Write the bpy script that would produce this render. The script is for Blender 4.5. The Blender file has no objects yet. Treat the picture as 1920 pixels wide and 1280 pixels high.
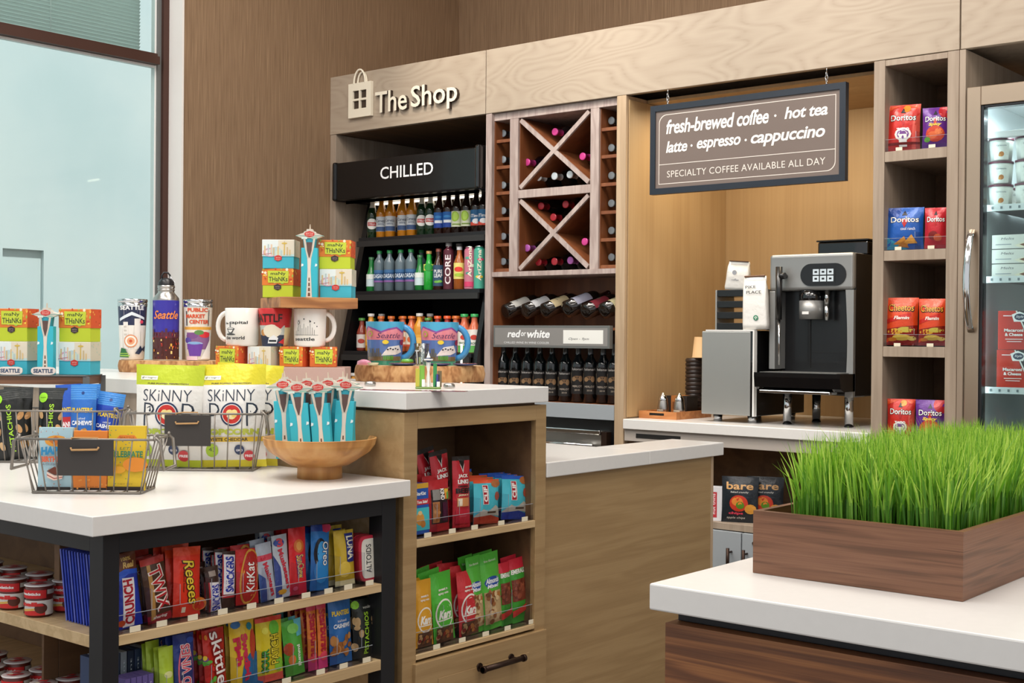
import bpy, bmesh, math, random
from mathutils import Vector, Matrix, noise
random.seed(7)
C = bpy.context.scene.collection
PI = math.pi
R = math.radians

# ---------------------------------------------------------------- camera
CAMZ = 1.30
YAW, PIT, ROL, FPX = 0.69343, -0.00519, 0.00807, 2429.15
_fw = Vector((-math.sin(YAW)*math.cos(PIT), math.cos(YAW)*math.cos(PIT), math.sin(PIT)))
_r0 = Vector((math.cos(YAW), math.sin(YAW), 0))
_u0 = _r0.cross(_fw)
_r = _r0*math.cos(ROL)+_u0*math.sin(ROL)
_u = -_r0*math.sin(ROL)+_u0*math.cos(ROL)
cd = bpy.data.cameras.new('camera'); cam = bpy.data.objects.new('camera', cd); C.objects.link(cam)
cd.sensor_width = 36; cd.lens = FPX/1920*36; cd.clip_start = .05; cd.clip_end = 100
cam.matrix_world = Matrix(((_r.x, _u.x, -_fw.x, 0), (_r.y, _u.y, -_fw.y, 0), (_r.z, _u.z, -_fw.z, CAMZ), (0, 0, 0, 1)))
bpy.context.scene.camera = cam

# ---------------------------------------------------------------- world, lights, exposure
sc = bpy.context.scene
w = bpy.data.worlds.new('world'); sc.world = w; w.use_nodes = True
w.node_tree.nodes['Background'].inputs[0].default_value = (.93, .96, 1, 1)
w.node_tree.nodes['Background'].inputs[1].default_value = .85
sc.view_settings.view_transform = 'Standard'; sc.view_settings.look = 'None'
sc.view_settings.gamma = 1; sc.view_settings.use_curve_mapping = False
sc.view_settings.exposure = 0.0

def area(name, loc, size, power, col=(1, .9, .78), rot=(0, 0, 0), sy=None, spread=None):
    l = bpy.data.lights.new(name, 'AREA'); l.energy = power; l.color = col; l.size = size
    if sy: l.shape = 'RECTANGLE'; l.size_y = sy
    if spread: l.spread = spread
    o = bpy.data.objects.new(name, l); C.objects.link(o); o.location = loc; o.rotation_euler = rot; return o
WARM = (1, .86, .68)
area('ceiling_fill', (-3.6, 3.4, 4.2), 1.8, 62, (1, .94, .87), (R(14), 0, 0), 1.0)
area('ceiling_fill', (-1.4, 3.0, 4.2), 1.6, 52, (1, .94, .87), (R(14), 0, 0), 1.0)
area('ceiling_fill', (-1.2, .6, 4.2), 1.8, 58, (1, .95, .9))  # soft area lights added over the camera side to raise overall light
area('ceiling_fill', (-3.6, .6, 4.2), 1.8, 58, (1, .95, .9))
area('ceiling_fill', (1.4, 2.4, 4.2), 1.6, 60, (1, .94, .87))
area('ceiling_fill', (-4.9, 2.0, 4.2), 1.0, 34, (.97, .98, 1), (R(30), 0, 0))  # added fill standing in for window daylight, brightens the white reveal
def spot(loc, tgt, power, ang=60, col=(1, .93, .84)):
    l = bpy.data.lights.new('downlight', 'SPOT'); l.energy = power; l.color = col; l.spot_size = R(ang); l.spot_blend = .8; l.shadow_soft_size = .06
    o = bpy.data.objects.new('downlight', l); C.objects.link(o); o.location = loc
    o.rotation_euler = (Vector(tgt)-Vector(loc)).to_track_quat('-Z', 'Y').to_euler(); return o
area('fridge_fill', (-1.52, 5.3, 2.2), .5, 5, (.9, .97, 1), (0, 0, 0), .1)  # added area lights that brighten the fridge interior beyond its LED strip
area('fridge_fill', (-1.52, 5.3, 1.15), .5, 2.5, (.9, .97, 1), (0, 0, 0), .1)
spot((-4.7, 3.9, 4.2), (-4.2, 5.2, 2.3), 150)
spot((-3.0, 3.9, 4.2), (-3.1, 5.2, 2.4), 90)
spot((-1.6, 3.6, 4.2), (-1.8, 5.2, 1.9), 80)
spot((-2.4, 1.0, 4.2), (-2.7, 2.3, .9), 90, 70)
area('niche_light', (-2.95, 5.45, 2.43), .9, 12.0, (1, .84, .60), (R(8), 0, 0), .2)
sl = bpy.data.lights.new('sun', 'SUN'); sl.energy = 4.6; sl.angle = R(4); sl.color = (1, .97, .92)
so = bpy.data.objects.new('sun', sl); C.objects.link(so); so.rotation_euler = (0, R(28), R(10))

# ---------------------------------------------------------------- pixel -> place on a known plane
def ray(px, py): return _fw*FPX+_r*(px-960)+_u*(640-py)
def PZ(px, py, z):
    d = ray(px, py); t = (z-CAMZ)/d.z; return Vector((d.x*t, d.y*t, z))
def PY(px, py, Y):
    d = ray(px, py); t = Y/d.y; return Vector((d.x*t, Y, CAMZ+d.z*t))
def PX(px, py, X):
    d = ray(px, py); t = X/d.x; return Vector((X, d.y*t, CAMZ+d.z*t))
def dep(p): return (Vector(p)-Vector((0, 0, CAMZ))).dot(_fw)
def mpp(p): return dep(p)/FPX

# ---------------------------------------------------------------- materials
def lin(h):
    h = h.lstrip('#')
    if len(h) == 3: h = ''.join(c*2 for c in h)
    o = []
    for i in (0, 2, 4):
        c = int(h[i:i+2], 16)/255
        o.append(c/12.92 if c <= .04045 else ((c+.055)/1.055)**2.4)
    return (o[0], o[1], o[2], 1)
MATS = {}
def newmat(name):
    m = bpy.data.materials.new(name); m.use_nodes = True; MATS[name] = m
    return m, m.node_tree.nodes, m.node_tree.links, m.node_tree.nodes['Principled BSDF']
def bump(nt, b, height, strength, dist=.002):
    n = nt.nodes.new('ShaderNodeBump'); n.inputs['Strength'].default_value = strength; n.inputs['Distance'].default_value = dist
    nt.links.new(height, n.inputs['Height']); nt.links.new(n.outputs[0], b.inputs['Normal'])
def noise_tex(nt, scale, detail=3, mapscale=(1, 1, 1), coord='Object', dist=0):
    tc = nt.nodes.new('ShaderNodeTexCoord'); mp = nt.nodes.new('ShaderNodeMapping'); mp.inputs['Scale'].default_value = mapscale
    n = nt.nodes.new('ShaderNodeTexNoise'); n.inputs['Scale'].default_value = scale; n.inputs['Detail'].default_value = detail
    n.inputs['Distortion'].default_value = dist
    nt.links.new(tc.outputs[coord], mp.inputs[0]); nt.links.new(mp.outputs[0], n.inputs['Vector']); return n
def ramp(nt, fac, stops):
    r = nt.nodes.new('ShaderNodeValToRGB'); cr = r.color_ramp
    cr.elements[0].position = stops[0][0]; cr.elements[0].color = lin(stops[0][1])
    cr.elements[1].position = stops[-1][0]; cr.elements[1].color = lin(stops[-1][1])
    for p, c in stops[1:-1]:
        e = cr.elements.new(p); e.color = lin(c)
    nt.links.new(fac, r.inputs[0]); return r
def ink(name, rough=.5, metal=0, coat=0, bumpy=0, bscale=60, spec=.5):
    """surface whose colour comes from the printed colour stored on the faces"""
    m, N, L, b = newmat(name)
    a = N.new('ShaderNodeAttribute'); a.attribute_name = 'Col'
    L.new(a.outputs['Color'], b.inputs['Base Color'])
    b.inputs['Roughness'].default_value = rough; b.inputs['Metallic'].default_value = metal
    b.inputs['Coat Weight'].default_value = coat; b.inputs['Specular IOR Level'].default_value = spec
    if bumpy: bump(m.node_tree, b, noise_tex(m.node_tree, bscale, 3).outputs[0], bumpy, .004)
    return m
def solid(name, col, rough=.5, metal=0, coat=0, bumpy=0, bscale=60, emit=None, es=1, mottle=0):
    m, N, L, b = newmat(name)
    b.inputs['Base Color'].default_value = lin(col); b.inputs['Roughness'].default_value = rough
    b.inputs['Metallic'].default_value = metal; b.inputs['Coat Weight'].default_value = coat
    if emit: b.inputs['Emission Color'].default_value = lin(emit); b.inputs['Emission Strength'].default_value = es
    if bumpy: bump(m.node_tree, b, noise_tex(m.node_tree, bscale, 4).outputs[0], bumpy)
    if mottle:
        n = noise_tex(m.node_tree, mottle, 4)
        h = N.new('ShaderNodeHueSaturation'); h.inputs['Color'].default_value = lin(col)
        mr = N.new('ShaderNodeMapRange'); mr.inputs['From Min'].default_value = .3; mr.inputs['From Max'].default_value = .7
        mr.inputs['To Min'].default_value = .8; mr.inputs['To Max'].default_value = .85
        L.new(n.outputs[0], mr.inputs[0]); L.new(mr.outputs[0], h.inputs['Value']); L.new(h.outputs[0], b.inputs['Base Color'])
    return m
def wood(name, cols, stretch=(.12, 1, 1), scale=5, rings=6, rough=.5, fine=.35, bumpy=.15, fs=90):
    m, N, L, b = newmat(name); nt = m.node_tree
    n = noise_tex(nt, scale, 2, stretch, dist=.4)
    mu = N.new('ShaderNodeMath'); mu.operation = 'MULTIPLY'; mu.inputs[1].default_value = rings*6.283
    sn = N.new('ShaderNodeMath'); sn.operation = 'SINE'
    L.new(n.outputs[0], mu.inputs[0]); L.new(mu.outputs[0], sn.inputs[0])
    mr = N.new('ShaderNodeMapRange'); mr.inputs['From Min'].default_value = -1
    L.new(sn.outputs[0], mr.inputs[0])
    f = noise_tex(nt, fs, 3, tuple(s*.25 if s < .5 else s for s in stretch))
    mx = N.new('ShaderNodeMix'); mx.inputs['Factor'].default_value = fine
    L.new(mr.outputs[0], mx.inputs[2]); L.new(f.outputs[0], mx.inputs[3])
    r = ramp(nt, mx.outputs[0], cols); L.new(r.outputs[0], b.inputs['Base Color'])
    b.inputs['Roughness'].default_value = rough
    if bumpy: bump(nt, b, f.outputs[0], bumpy, .001)
    return m
def clearmat(name, tint, gloss=.12, rough=.03, fres=1.35):
    m, N, L, b = newmat(name); N.remove(b)
    t = N.new('ShaderNodeBsdfTransparent'); t.inputs[0].default_value = lin(tint)
    g = N.new('ShaderNodeBsdfGlossy'); g.inputs['Roughness'].default_value = rough
    fr = N.new('ShaderNodeLayerWeight'); fr.inputs[0].default_value = .5
    pw = N.new('ShaderNodeMath'); pw.operation = 'POWER'; pw.inputs[1].default_value = 4
    sc_ = N.new('ShaderNodeMath'); sc_.operation = 'MULTIPLY'; sc_.inputs[1].default_value = .5
    L.new(fr.outputs['Facing'], pw.inputs[0]); L.new(pw.outputs[0], sc_.inputs[0]); fr = sc_
    ad = N.new('ShaderNodeMath'); ad.operation = 'ADD'; ad.inputs[1].default_value = gloss
    mx = N.new('ShaderNodeMixShader')
    L.new(fr.outputs[0], ad.inputs[0]); L.new(ad.outputs[0], mx.inputs[0]); L.new(t.outputs[0], mx.inputs[1]); L.new(g.outputs[0], mx.inputs[2])
    L.new(mx.outputs[0], N['Material Output'].inputs[0]); return m
ink('print_matte', .6); ink('print_gloss', .28, spec=.5); ink('print_foil', .3, .1, bumpy=.8, bscale=30)
ink('glaze', .12, coat=.4); ink('bottle_glass', .08, coat=.5); ink('plastic', .35)
ASH = [(0, '#a98f70'), (.45, '#bda384'), (1, '#c7b092')]
wood('ash_horizontal', [(0, '#948370'), (.25, '#a79683'), (1, '#b0a08d')], (.3, 1, 1), 3.2, 20, .5, .45)
wood('ash_vertical', [(0, '#a1886b'), (.5, '#b59b7d'), (1, '#bfa689')], (1, 1, .06), 22, 3, .5, .6, .15, 260)
wood('ash_panel', [(0, '#957750'), (.5, '#a3855c'), (1, '#af9268')], (1, .08, 1), 20, 3, .45, .6, .15, 260)
wood('ash_grey', [(0, '#8b7a69'), (.5, '#9d8b79'), (1, '#a99886')], (1, 1, .06), 22, 3, .55, .6, .15, 260)
wood('oak_shelf', [(0, '#b3966c'), (.5, '#c8ab80'), (1, '#d4b98e')], (1, .08, 1), 24, 3, .45, .5, .15, 260)
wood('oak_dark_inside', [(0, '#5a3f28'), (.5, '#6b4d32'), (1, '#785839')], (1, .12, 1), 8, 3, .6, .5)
wood('cherry_inside', [(0, '#6a3a1e'), (.5, '#7d4828'), (1, '#8a5430')], (1, 1, .15), 8, 3, .5, .5)
wood('rack_wood', [(0, '#8f7b74'), (.5, '#ac9a93'), (1, '#c0b0a8')], (1, 1, .2), 20, 3, .6, .6)
wood('walnut', [(0, '#432a1b'), (.4, '#66442e'), (.65, '#78513a'), (1, '#8c6548')], (.035, .035, 1), 75, 2.5, .45, .6, .15, 420)
wood('walnut_orange', [(0, '#43281a'), (.35, '#6b4228'), (.7, '#8c5a36'), (1, '#a4703f')], (.035, .035, 1), 48, 3, .45, .55, .15, 420)
wood('bark', [(0, '#5f3a20'), (.35, '#a8764a'), (.7, '#c99c6a'), (1, '#dcb88a')], (1, 1, .5), 26, 3, .9, .6, .9)
wood('board', [(0, '#7a4a28'), (.5, '#a9703f'), (1, '#c08a55')], (.2, 1, 1), 12, 4, .5, .4)
wood('bowl_wood', [(0, '#9c6a38'), (.5, '#b98348'), (1, '#c99a60')], (1, 1, .4), 9, 4, .45, .4)
wood('bamboo', [(0, '#a8683a'), (.5, '#bf7d49'), (1, '#cd905c')], (.15, 1, 1), 14, 4, .45, .4)
wood('niche_veneer', [(0, '#a98a62'), (.5, '#b5966c'), (1, '#bea076')], (1, 1, .05), 12, 2, .5, .7)
def wallcov():
    m, N, L, b = newmat('wall_covering'); nt = m.node_tree
    n = noise_tex(nt, 400, 2, (1, 1, .012)); n2 = noise_tex(nt, 150, 2, (1, 1, .02))
    mx = N.new('ShaderNodeMix'); mx.inputs['Factor'].default_value = .4
    L.new(n.outputs[0], mx.inputs[2]); L.new(n2.outputs[0], mx.inputs[3])
    r = ramp(nt, mx.outputs[0], [(.3, '#72583f'), (.5, '#8a6e53'), (.7, '#a38667')])
    L.new(r.outputs[0], b.inputs['Base Color']); b.inputs['Roughness'].default_value = .75
    bump(nt, b, n.outputs[0], .4, .002)
wallcov()
def quartz():
    m, N, L, b = newmat('quartz'); nt = m.node_tree
    n = noise_tex(nt, 60, 3); r = ramp(nt, n.outputs[0], [(.3, '#e0ddd9'), (.5, '#e1deda'), (.7, '#e2dfdb')])
    L.new(r.outputs[0], b.inputs['Base Color']); b.inputs['Roughness'].default_value = .25
quartz()
def aqua():
    m, N, L, b = newmat('outside_render'); nt = m.node_tree
    n = noise_tex(nt, .7, 4); r = ramp(nt, n.outputs[0], [(.3, '#c9d8d9'), (.5, '#d3dedf'), (.7, '#dfe5e4')])
    L.new(r.outputs[0], b.inputs['Base Color']); b.inputs['Roughness'].default_value = .8
aqua()
solid('plaster', '#e8e2dc', .8, bumpy=.1); solid('ceiling_white', '#e6e2dc', .9); solid('floor_tile', '#6f665d', .5, mottle=3)
solid('black_metal', '#26272a', .4, .3); solid('black_plastic', '#0e0e10', .3, coat=.15); solid('black_gloss', '#0c0c0e', .12, coat=.6)
solid('dark_inside', '#151210', .7); solid('steel', '#b7b3ae', .28, 1, bumpy=.08, bscale=200); solid('chrome', '#d5d5d5', .1, 1)
solid('brushed', '#a5a5a2', .4, .6); solid('machine_silver', '#9b9b99', .4, .55); solid('warm_steel', '#b09d88', .32, .9)
solid('bronze', '#3b2a22', .4, .7); solid('window_frame', '#4a2f26', .45, .3); solid('grey_frame', '#6f706e', .5, .3)
solid('white_coat', '#e8e6e2', .4); solid('rope', '#b18a5c', .9); solid('chalk', '#35312f', .8); solid('cream', '#e9dcbc', .5)
solid('fridge_white', '#e6ecec', .4); solid('soil', '#2d2114', .95, bumpy=.8, bscale=80); solid('tag_cream', '#e6dcc2', .6)
solid('sign_frame', '#161f2b', .45); solid('sign_face', '#6f625b', .6); solid('sign_white', '#ece6de', .6); solid('apron_grey', '#aca299', .6)
solid('door_grey', '#9aa0a5', .55); solid('wire', '#8a837b', .4, .55); solid('acrylic_edge_glint', '#9ea4ab', .3); solid('teal_line', '#2b2b2b', .5)
solid('slat_green', '#d6ded8', .6)
solid('cooler_led', '#dff6ff', .5, emit='#fff2dc', es=2.5); solid('fridge_led', '#eef8ff', .5, emit='#e6f6ff', es=11); solid('screen_glow', '#b8c2c8', .4, emit='#c3ccd0', es=.3)
solid('pink_riser', '#b5968c', .6); solid('purple_mat', '#7b4a5c', .15, coat=.5); solid('mirror', '#b9a7a8', .08, .9)
clearmat('window_glass', '#eef6f6', .012); clearmat('acrylic', '#f6f6f8', .012); clearmat('smoked', '#2a2a2a', .08); clearmat('fridge_glass', '#eaf2f2', .03)
clearmat('clear_plastic', '#dfe6e6', .08)
def grassmat():
    m, N, L, b = newmat('grass'); a = N.new('ShaderNodeAttribute'); a.attribute_name = 'Col'
    L.new(a.outputs['Color'], b.inputs['Base Color']); b.inputs['Roughness'].default_value = .45
    b.inputs['Transmission Weight'].default_value = 0
    tr = N.new('ShaderNodeBsdfTranslucent'); L.new(a.outputs['Color'], tr.inputs[0])
    mx = N.new('ShaderNodeMixShader'); mx.inputs[0].default_value = .3
    L.new(b.outputs[0], mx.inputs[1]); L.new(tr.outputs[0], mx.inputs[2]); L.new(mx.outputs[0], N['Material Output'].inputs[0])
grassmat()

# ---------------------------------------------------------------- mesh builder
class MB:
    def __init__(s): s.v = []; s.f = []; s.c = []; s.mi = []; s.sm = []
    def add(s, vs, fs, col='#ffffff', mi=0, smooth=False, T=None):
        o = len(s.v)
        if T is not None: vs = [T@Vector(v) for v in vs]
        s.v += [tuple(v) for v in vs]
        k = lin(col) if isinstance(col, str) else col
        for i, f in enumerate(fs):
            s.f.append([a+o for a in f]); s.c.append(k if not isinstance(k, list) else k[i]); s.mi.append(mi); s.sm.append(smooth)
        return s
    def box(s, x0, x1, y0, y1, z0, z1, col='#ffffff', mi=0, T=None):
        x0, x1 = min(x0, x1), max(x0, x1); y0, y1 = min(y0, y1), max(y0, y1); z0, z1 = min(z0, z1), max(z0, z1)
        v = [(x, y, z) for z in (z0, z1) for y in (y0, y1) for x in (x0, x1)]
        return s.add(v, [(0, 2, 3, 1), (4, 5, 7, 6), (0, 1, 5, 4), (2, 6, 7, 3), (0, 4, 6, 2), (1, 3, 7, 5)], col, mi, False, T)
    def bbox(s, x0, x1, y0, y1, z0, z1, b=.003, col='#ffffff', mi=0, T=None, seg=2):
        bm = bmesh.new(); bmesh.ops.create_cube(bm, size=1)
        for v in bm.verts:
            v.co = Vector(((x0+x1)/2+v.co.x*(x1-x0), (y0+y1)/2+v.co.y*(y1-y0), (z0+z1)/2+v.co.z*(z1-z0)))
        bmesh.ops.bevel(bm, geom=bm.edges[:], offset=b, segments=seg, affect='EDGES', profile=.5)
        bm.verts.index_update()
        s.add([v.co.copy() for v in bm.verts], [[v.index for v in f.verts] for f in bm.faces], col, mi, False, T); bm.free(); return s
    def lathe(s, prof, n=24, cols='#ffffff', mi=0, T=None, smooth=True, sq=None, a0=0, a1=2*PI):
        """prof = [(r,z)...]; cols one colour or one per band"""
        vs = []; full = abs(a1-a0-2*PI) < 1e-6; m = n if full else n+1
        for (r, z) in prof:
            for i in range(m):
                a = a0+(a1-a0)*i/n
                vs.append((r*math.cos(a), r*math.sin(a), z))
        o = len(s.v)
        if T is not None: vs = [T@Vector(v) for v in vs]
        s.v += [tuple(v) for v in vs]
        for j in range(len(prof)-1):
            k = lin(cols) if isinstance(cols, str) else lin(cols[j])
            for i in range(n):
                i2 = (i+1) % m
                s.f.append([o+j*m+i, o+j*m+i2, o+(j+1)*m+i2, o+(j+1)*m+i]); s.c.append(k); s.mi.append(mi); s.sm.append(smooth)
        return s
    def cyl(s, p0, p1, r0, r1=None, n=12, col='#ffffff', mi=0, caps=True, smooth=True):
        r1 = r0 if r1 is None else r1
        p0 = Vector(p0); p1 = Vector(p1); d = (p1-p0); q = d.to_track_quat('Z', 'Y').to_matrix().to_4x4(); T = Matrix.Translation(p0)@q
        h = d.length
        prof = [(r0, 0), (r1, h)]
        if caps: prof = [(0.00001, 0)]+prof+[(0.00001, h)]
        o = len(s.sm); s.lathe(prof, n, col, mi, T, smooth)
        if caps:
            for i in list(range(o, o+n))+list(range(len(s.sm)-n, len(s.sm))): s.sm[i] = False
        return s
    def tube(s, pts, r, n=8, col='#ffffff', mi=0, closed=False, rx=None):
        pts = [Vector(p) for p in pts]; m = len(pts); vs = []
        up = None
        for i, p in enumerate(pts):
            a = pts[(i-1) % m] if (closed or i > 0) else p; b = pts[(i+1) % m] if (closed or i < m-1) else p
            d = (b-a).normalized()
            if up is None: up = Vector((0, 0, 1)) if abs(d.z) < .9 else Vector((1, 0, 0))
            side = d.cross(up)
            if side.length < 1e-4: side = d.orthogonal()
            side.normalize(); up = side.cross(d).normalized()
            rr = r[i] if isinstance(r, (list, tuple)) else r
            r2 = rr if rx is None else rx
            for k in range(n):
                t = 2*PI*k/n; vs.append(p+side*math.cos(t)*rr+up*math.sin(t)*r2)
        fs = []
        for i in range(m if closed else m-1):
            j = (i+1) % m
            for k in range(n):
                k2 = (k+1) % n; fs.append((i*n+k, i*n+k2, j*n+k2, j*n+k))
        if not closed: fs.append(tuple(range(n))[::-1]); fs.append(tuple((m-1)*n+k for k in range(n)))
        return s.add(vs, fs, col, mi, True)
    def prism(s, poly, y0, y1, col='#ffffff', mi=0, T=None):
        """poly in x,z ; extruded along y"""
        n = len(poly); vs = [(x, y0, z) for x, z in poly]+[(x, y1, z) for x, z in poly]
        fs = [tuple(range(n)), tuple(range(2*n-1, n-1, -1))]+[((i+1) % n, i, n+i, n+(i+1) % n) for i in range(n)]
        return s.add(vs, fs, col, mi, False, T)
    def build(s, name, mats, parent=None, loc=None, rot=None):
        me = bpy.data.meshes.new(name); me.from_pydata(s.v, [], s.f)
        if isinstance(mats, str): mats = [mats]
        for m in mats: me.materials.append(MATS[m])
        a = me.color_attributes.new('Col', 'FLOAT_COLOR', 'CORNER')
        buf = []
        for f, c in zip(s.f, s.c): buf += list(c)*len(f)
        a.data.foreach_set('color', buf)
        me.polygons.foreach_set('material_index', s.mi); me.polygons.foreach_set('use_smooth', s.sm)
        me.update()
        o = bpy.data.objects.new(name, me); C.objects.link(o)
        if parent is not None: o.parent = parent
        if loc is not None: o.location = loc
        if rot is not None: o.rotation_euler = rot
        return o
def empty(name, loc=(0, 0, 0), rz=0):
    o = bpy.data.objects.new(name, None); C.objects.link(o); o.location = loc; o.rotation_euler = (0, 0, rz); o.empty_display_size = .05; return o
def tag(o, label, cat, group=None, kind=None):
    o['label'] = label; o['category'] = cat
    if group: o['group'] = group
    if kind: o['kind'] = kind
    return o
def struct(o): o['kind'] = 'structure'; return o
def dup(root, loc=None, rot=None, label=None, group=None):
    def cp(o, par):
        c = o.copy(); C.objects.link(c)
        if par is not None: c.parent = par
        for ch in kids.get(o, []): cp(ch, c)
        return c
    kids = {}
    def walk(o):
        kids[o] = [ch for ch in CH.get(o.name, [])]
        for ch in kids[o]: walk(ch)
    build_ch(root); walk(root)
    r = cp(root, None)
    if loc is not None: r.location = loc
    if rot is not None: r.rotation_euler = rot
    if label: r['label'] = label
    if group: r['group'] = group
    return r
CH = {}
def build_ch(root):
    CH.clear(); st = [root]
    while st:
        o = st.pop(); k = list(o.children); CH[o.name] = k; st += k

# ---------------------------------------------------------------- lettering
_tc = {}
def text_geo(s, bold=0, shear=0, ls=1.0):
    k = (s, bold, shear, ls)
    if k in _tc: return _tc[k]
    cu = bpy.data.curves.new('t', 'FONT'); cu.body = s; cu.resolution_u = 3; cu.offset = bold; cu.shear = shear; cu.space_character = ls
    cu.fill_mode = 'FRONT'
    ob = bpy.data.objects.new('t', cu); C.objects.link(ob)
    dg = bpy.context.evaluated_depsgraph_get(); dg.update()
    me = bpy.data.meshes.new_from_object(ob.evaluated_get(dg))
    vs = [(v.co.x, v.co.y) for v in me.vertices]; fs = [tuple(p.vertices) for p in me.polygons]
    bpy.data.objects.remove(ob); bpy.data.curves.remove(cu); bpy.data.meshes.remove(me)
    x0 = min(v[0] for v in vs); x1 = max(v[0] for v in vs); y0 = min(v[1] for v in vs); y1 = max(v[1] for v in vs)
    vs = [(((x-x0)/(x1-x0))-.5, ((y-y0)/(y1-y0))-.5) for x, y in vs]
    _tc[k] = (vs, fs, (x1-x0)/(y1-y0)); return _tc[k]
def refine(vs, fs, L):
    bm = bmesh.new(); bv = [bm.verts.new((x, 0, z)) for x, z in vs]
    for f in fs:
        try: bm.faces.new([bv[i] for i in f])
        except ValueError: pass
    for _ in range(4):
        e = [e for e in bm.edges if e.calc_length() > L]
        if not e: break
        bmesh.ops.subdivide_edges(bm, edges=e, cuts=1)
        bmesh.ops.triangulate(bm, faces=[f for f in bm.faces if len(f.verts) > 4])
    bm.verts.index_update()
    r = [(v.co.x, v.co.z) for v in bm.verts], [tuple(v.index for v in f.verts) for f in bm.faces]
    bm.free(); return r
def shape2d(p, W, H):
    """a print item -> (verts2d in metres, faces, colour). Fractions of W,H; origin bottom-left."""
    k = p[0]
    if k == 'r':
        _, x0, z0, x1, z1, c = p[:6]
        return [(x0*W, z0*H), (x1*W, z0*H), (x1*W, z1*H), (x0*W, z1*H)], [(0, 1, 2, 3)], c
    if k == 'e':
        _, cx, cz, rx, rz, c = p[:6]; n = p[6] if len(p) > 6 else 20; rot = p[7] if len(p) > 7 else 0
        pts = []
        for i in range(n):
            a = 2*PI*i/n+(PI/2 if n < 8 else 0); x = rx*W*math.cos(a); z = rz*W*math.sin(a)
            pts.append((cx*W+x*math.cos(rot)-z*math.sin(rot), cz*H+x*math.sin(rot)+z*math.cos(rot)))
        return pts+[(cx*W, cz*H)], [(i, (i+1) % n, n) for i in range(n)], c
    if k == 'p':
        pts = [(x*W, z*H) for x, z in p[1]]; return pts, [tuple(range(len(pts)))], p[2]
    if k == 't':
        _, s, cx, cz, wd, ht, c = p[:7]; o = p[7] if len(p) > 7 else {}
        vs, fs, asp = text_geo(s, o.get('b', 0), o.get('s', 0), o.get('ls', 1))
        rot = R(o.get('rot', 0)); out = []
        if abs(o.get('rot', 0)) > 45: ww = wd*H; hh = ht*W
        else: ww = wd*W; hh = ht*H
        for x, z in vs:
            x = x*ww; z = z*hh
            if 'arc' in o: z += o['arc']*hh*(1-(2*x/ww)**2)
            out.append((cx*W+x*math.cos(rot)-z*math.sin(rot), cz*H+x*math.sin(rot)+z*math.cos(rot)))
        return out, fs, c
def prints(mb, items, W, H, S, eps=.0003, step=.00012, L=None, mi=0):
    """lay printed shapes on surface S(x,z,off)->point ; x from -W/2"""
    for i, p in enumerate(items):
        vs, fs, c = shape2d(p, W, H)
        vs = [(x-W/2, z) for x, z in vs]
        if L: vs, fs = refine(vs, fs, L)
        e = eps+step*i
        # orient so the normal faces the viewer (-y)
        mb.add([S(x, z, e) for x, z in vs], [tuple(f) for f in fs], c, mi)
flatS = lambda y: (lambda x, z, e: Vector((x, y-e, z)))
def cylS(rf):
    def S(x, z, e):
        r = rf(z); a = x/rf(None); rr = r+e
        return Vector((rr*math.sin(a), -rr*math.cos(a), z))
    return S

# ---------------------------------------------------------------- packages
def pouch(name, W, H, t, col, items, seal=.05, mat='print_foil', back=None, wr=.0015, top=None, L=None, gus=True, sl=None, sealcol=None, parent=None):
    """pillow bag, base centre at origin, front towards -y"""
    sh = H*seal; sd = random.random()*50
    def half(x, z):
        a = min(1, abs(2*x/W)); b = max(0, min(1, (z-sh*.6)/(H-sh*1.2)))
        p = max(0, (1-a**2.4))**.75*(max(0, math.sin(PI*b))**.55)
        return t/2*p+wr*p*noise.noise(Vector((x*38+sd, z*22, sd)))*1.6
    nx, nz = 8, 12
    mb = MB()
    zs = [H*j/nz for j in range(nz+1)]; zs[1] = sh*.7; zs[nz-1] = H-sh*.7
    bands = [p for p in items if p[0] == 'r' and p[1] == 0 and p[3] == 1 and (p[2] == 0 or p[4] == 1)]
    items = [p for p in items if p not in bands]
    for p in bands:
        zc = H*(p[4] if p[2] == 0 else p[2]); j = min(range(2, nz-1), key=lambda q: abs(zs[q]-zc)); zs[j] = zc
    G = [[half(-W/2+W*i/nx, z) for i in range(nx+1)] for z in zs]
    nar = [1-.05*math.sin(PI*j/nz) for j in range(nz+1)]
    for sgn in (-1, 1):
        vs = []; fs = []; cs = []
        for j in range(nz+1):
            for i in range(nx+1): vs.append(((-W/2+W*i/nx)*nar[j], sgn*(G[j][i]+.0004), zs[j]))
        for j in range(nz):
            for i in range(nx):
                q = (j*(nx+1)+i, j*(nx+1)+i+1, (j+1)*(nx+1)+i+1, (j+1)*(nx+1)+i)
                fs.append(q if sgn < 0 else q[::-1])
                c = col
                if top and j >= nz-1: c = top
                zm = (zs[j]+zs[j+1])/2/H
                for p in bands:
                    if p[2] < zm < p[4]: c = p[5]
                cs.append(lin(sealcol if sealcol and (j == 0 or j == nz-1) else c))
        mb.add(vs, fs, cs, 0, True)
    o = mb.build(name, mat, parent)
    if items:
        def S(x, z, e):
            z = min(max(z, 0), H*.9999); j = 0
            while zs[j+1] < z: j += 1
            b = (z-zs[j])/(zs[j+1]-zs[j]); u = min(max((x+W/2)/W*nx, 0), nx-.0001); i = int(u); a = u-i
            y = (G[j][i]*(1-a)+G[j][i+1]*a)*(1-b)+(G[j+1][i]*(1-a)+G[j+1][i+1]*a)*b
            return Vector((x*(nar[j]*(1-b)+nar[j+1]*b), -(y+.0004+e), z))
        m2 = MB(); prints(m2, items, W, H, S, .0008, .00015, L or max(.008, W/8)); m2.build('printed_design', mat, o)
    return o
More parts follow.
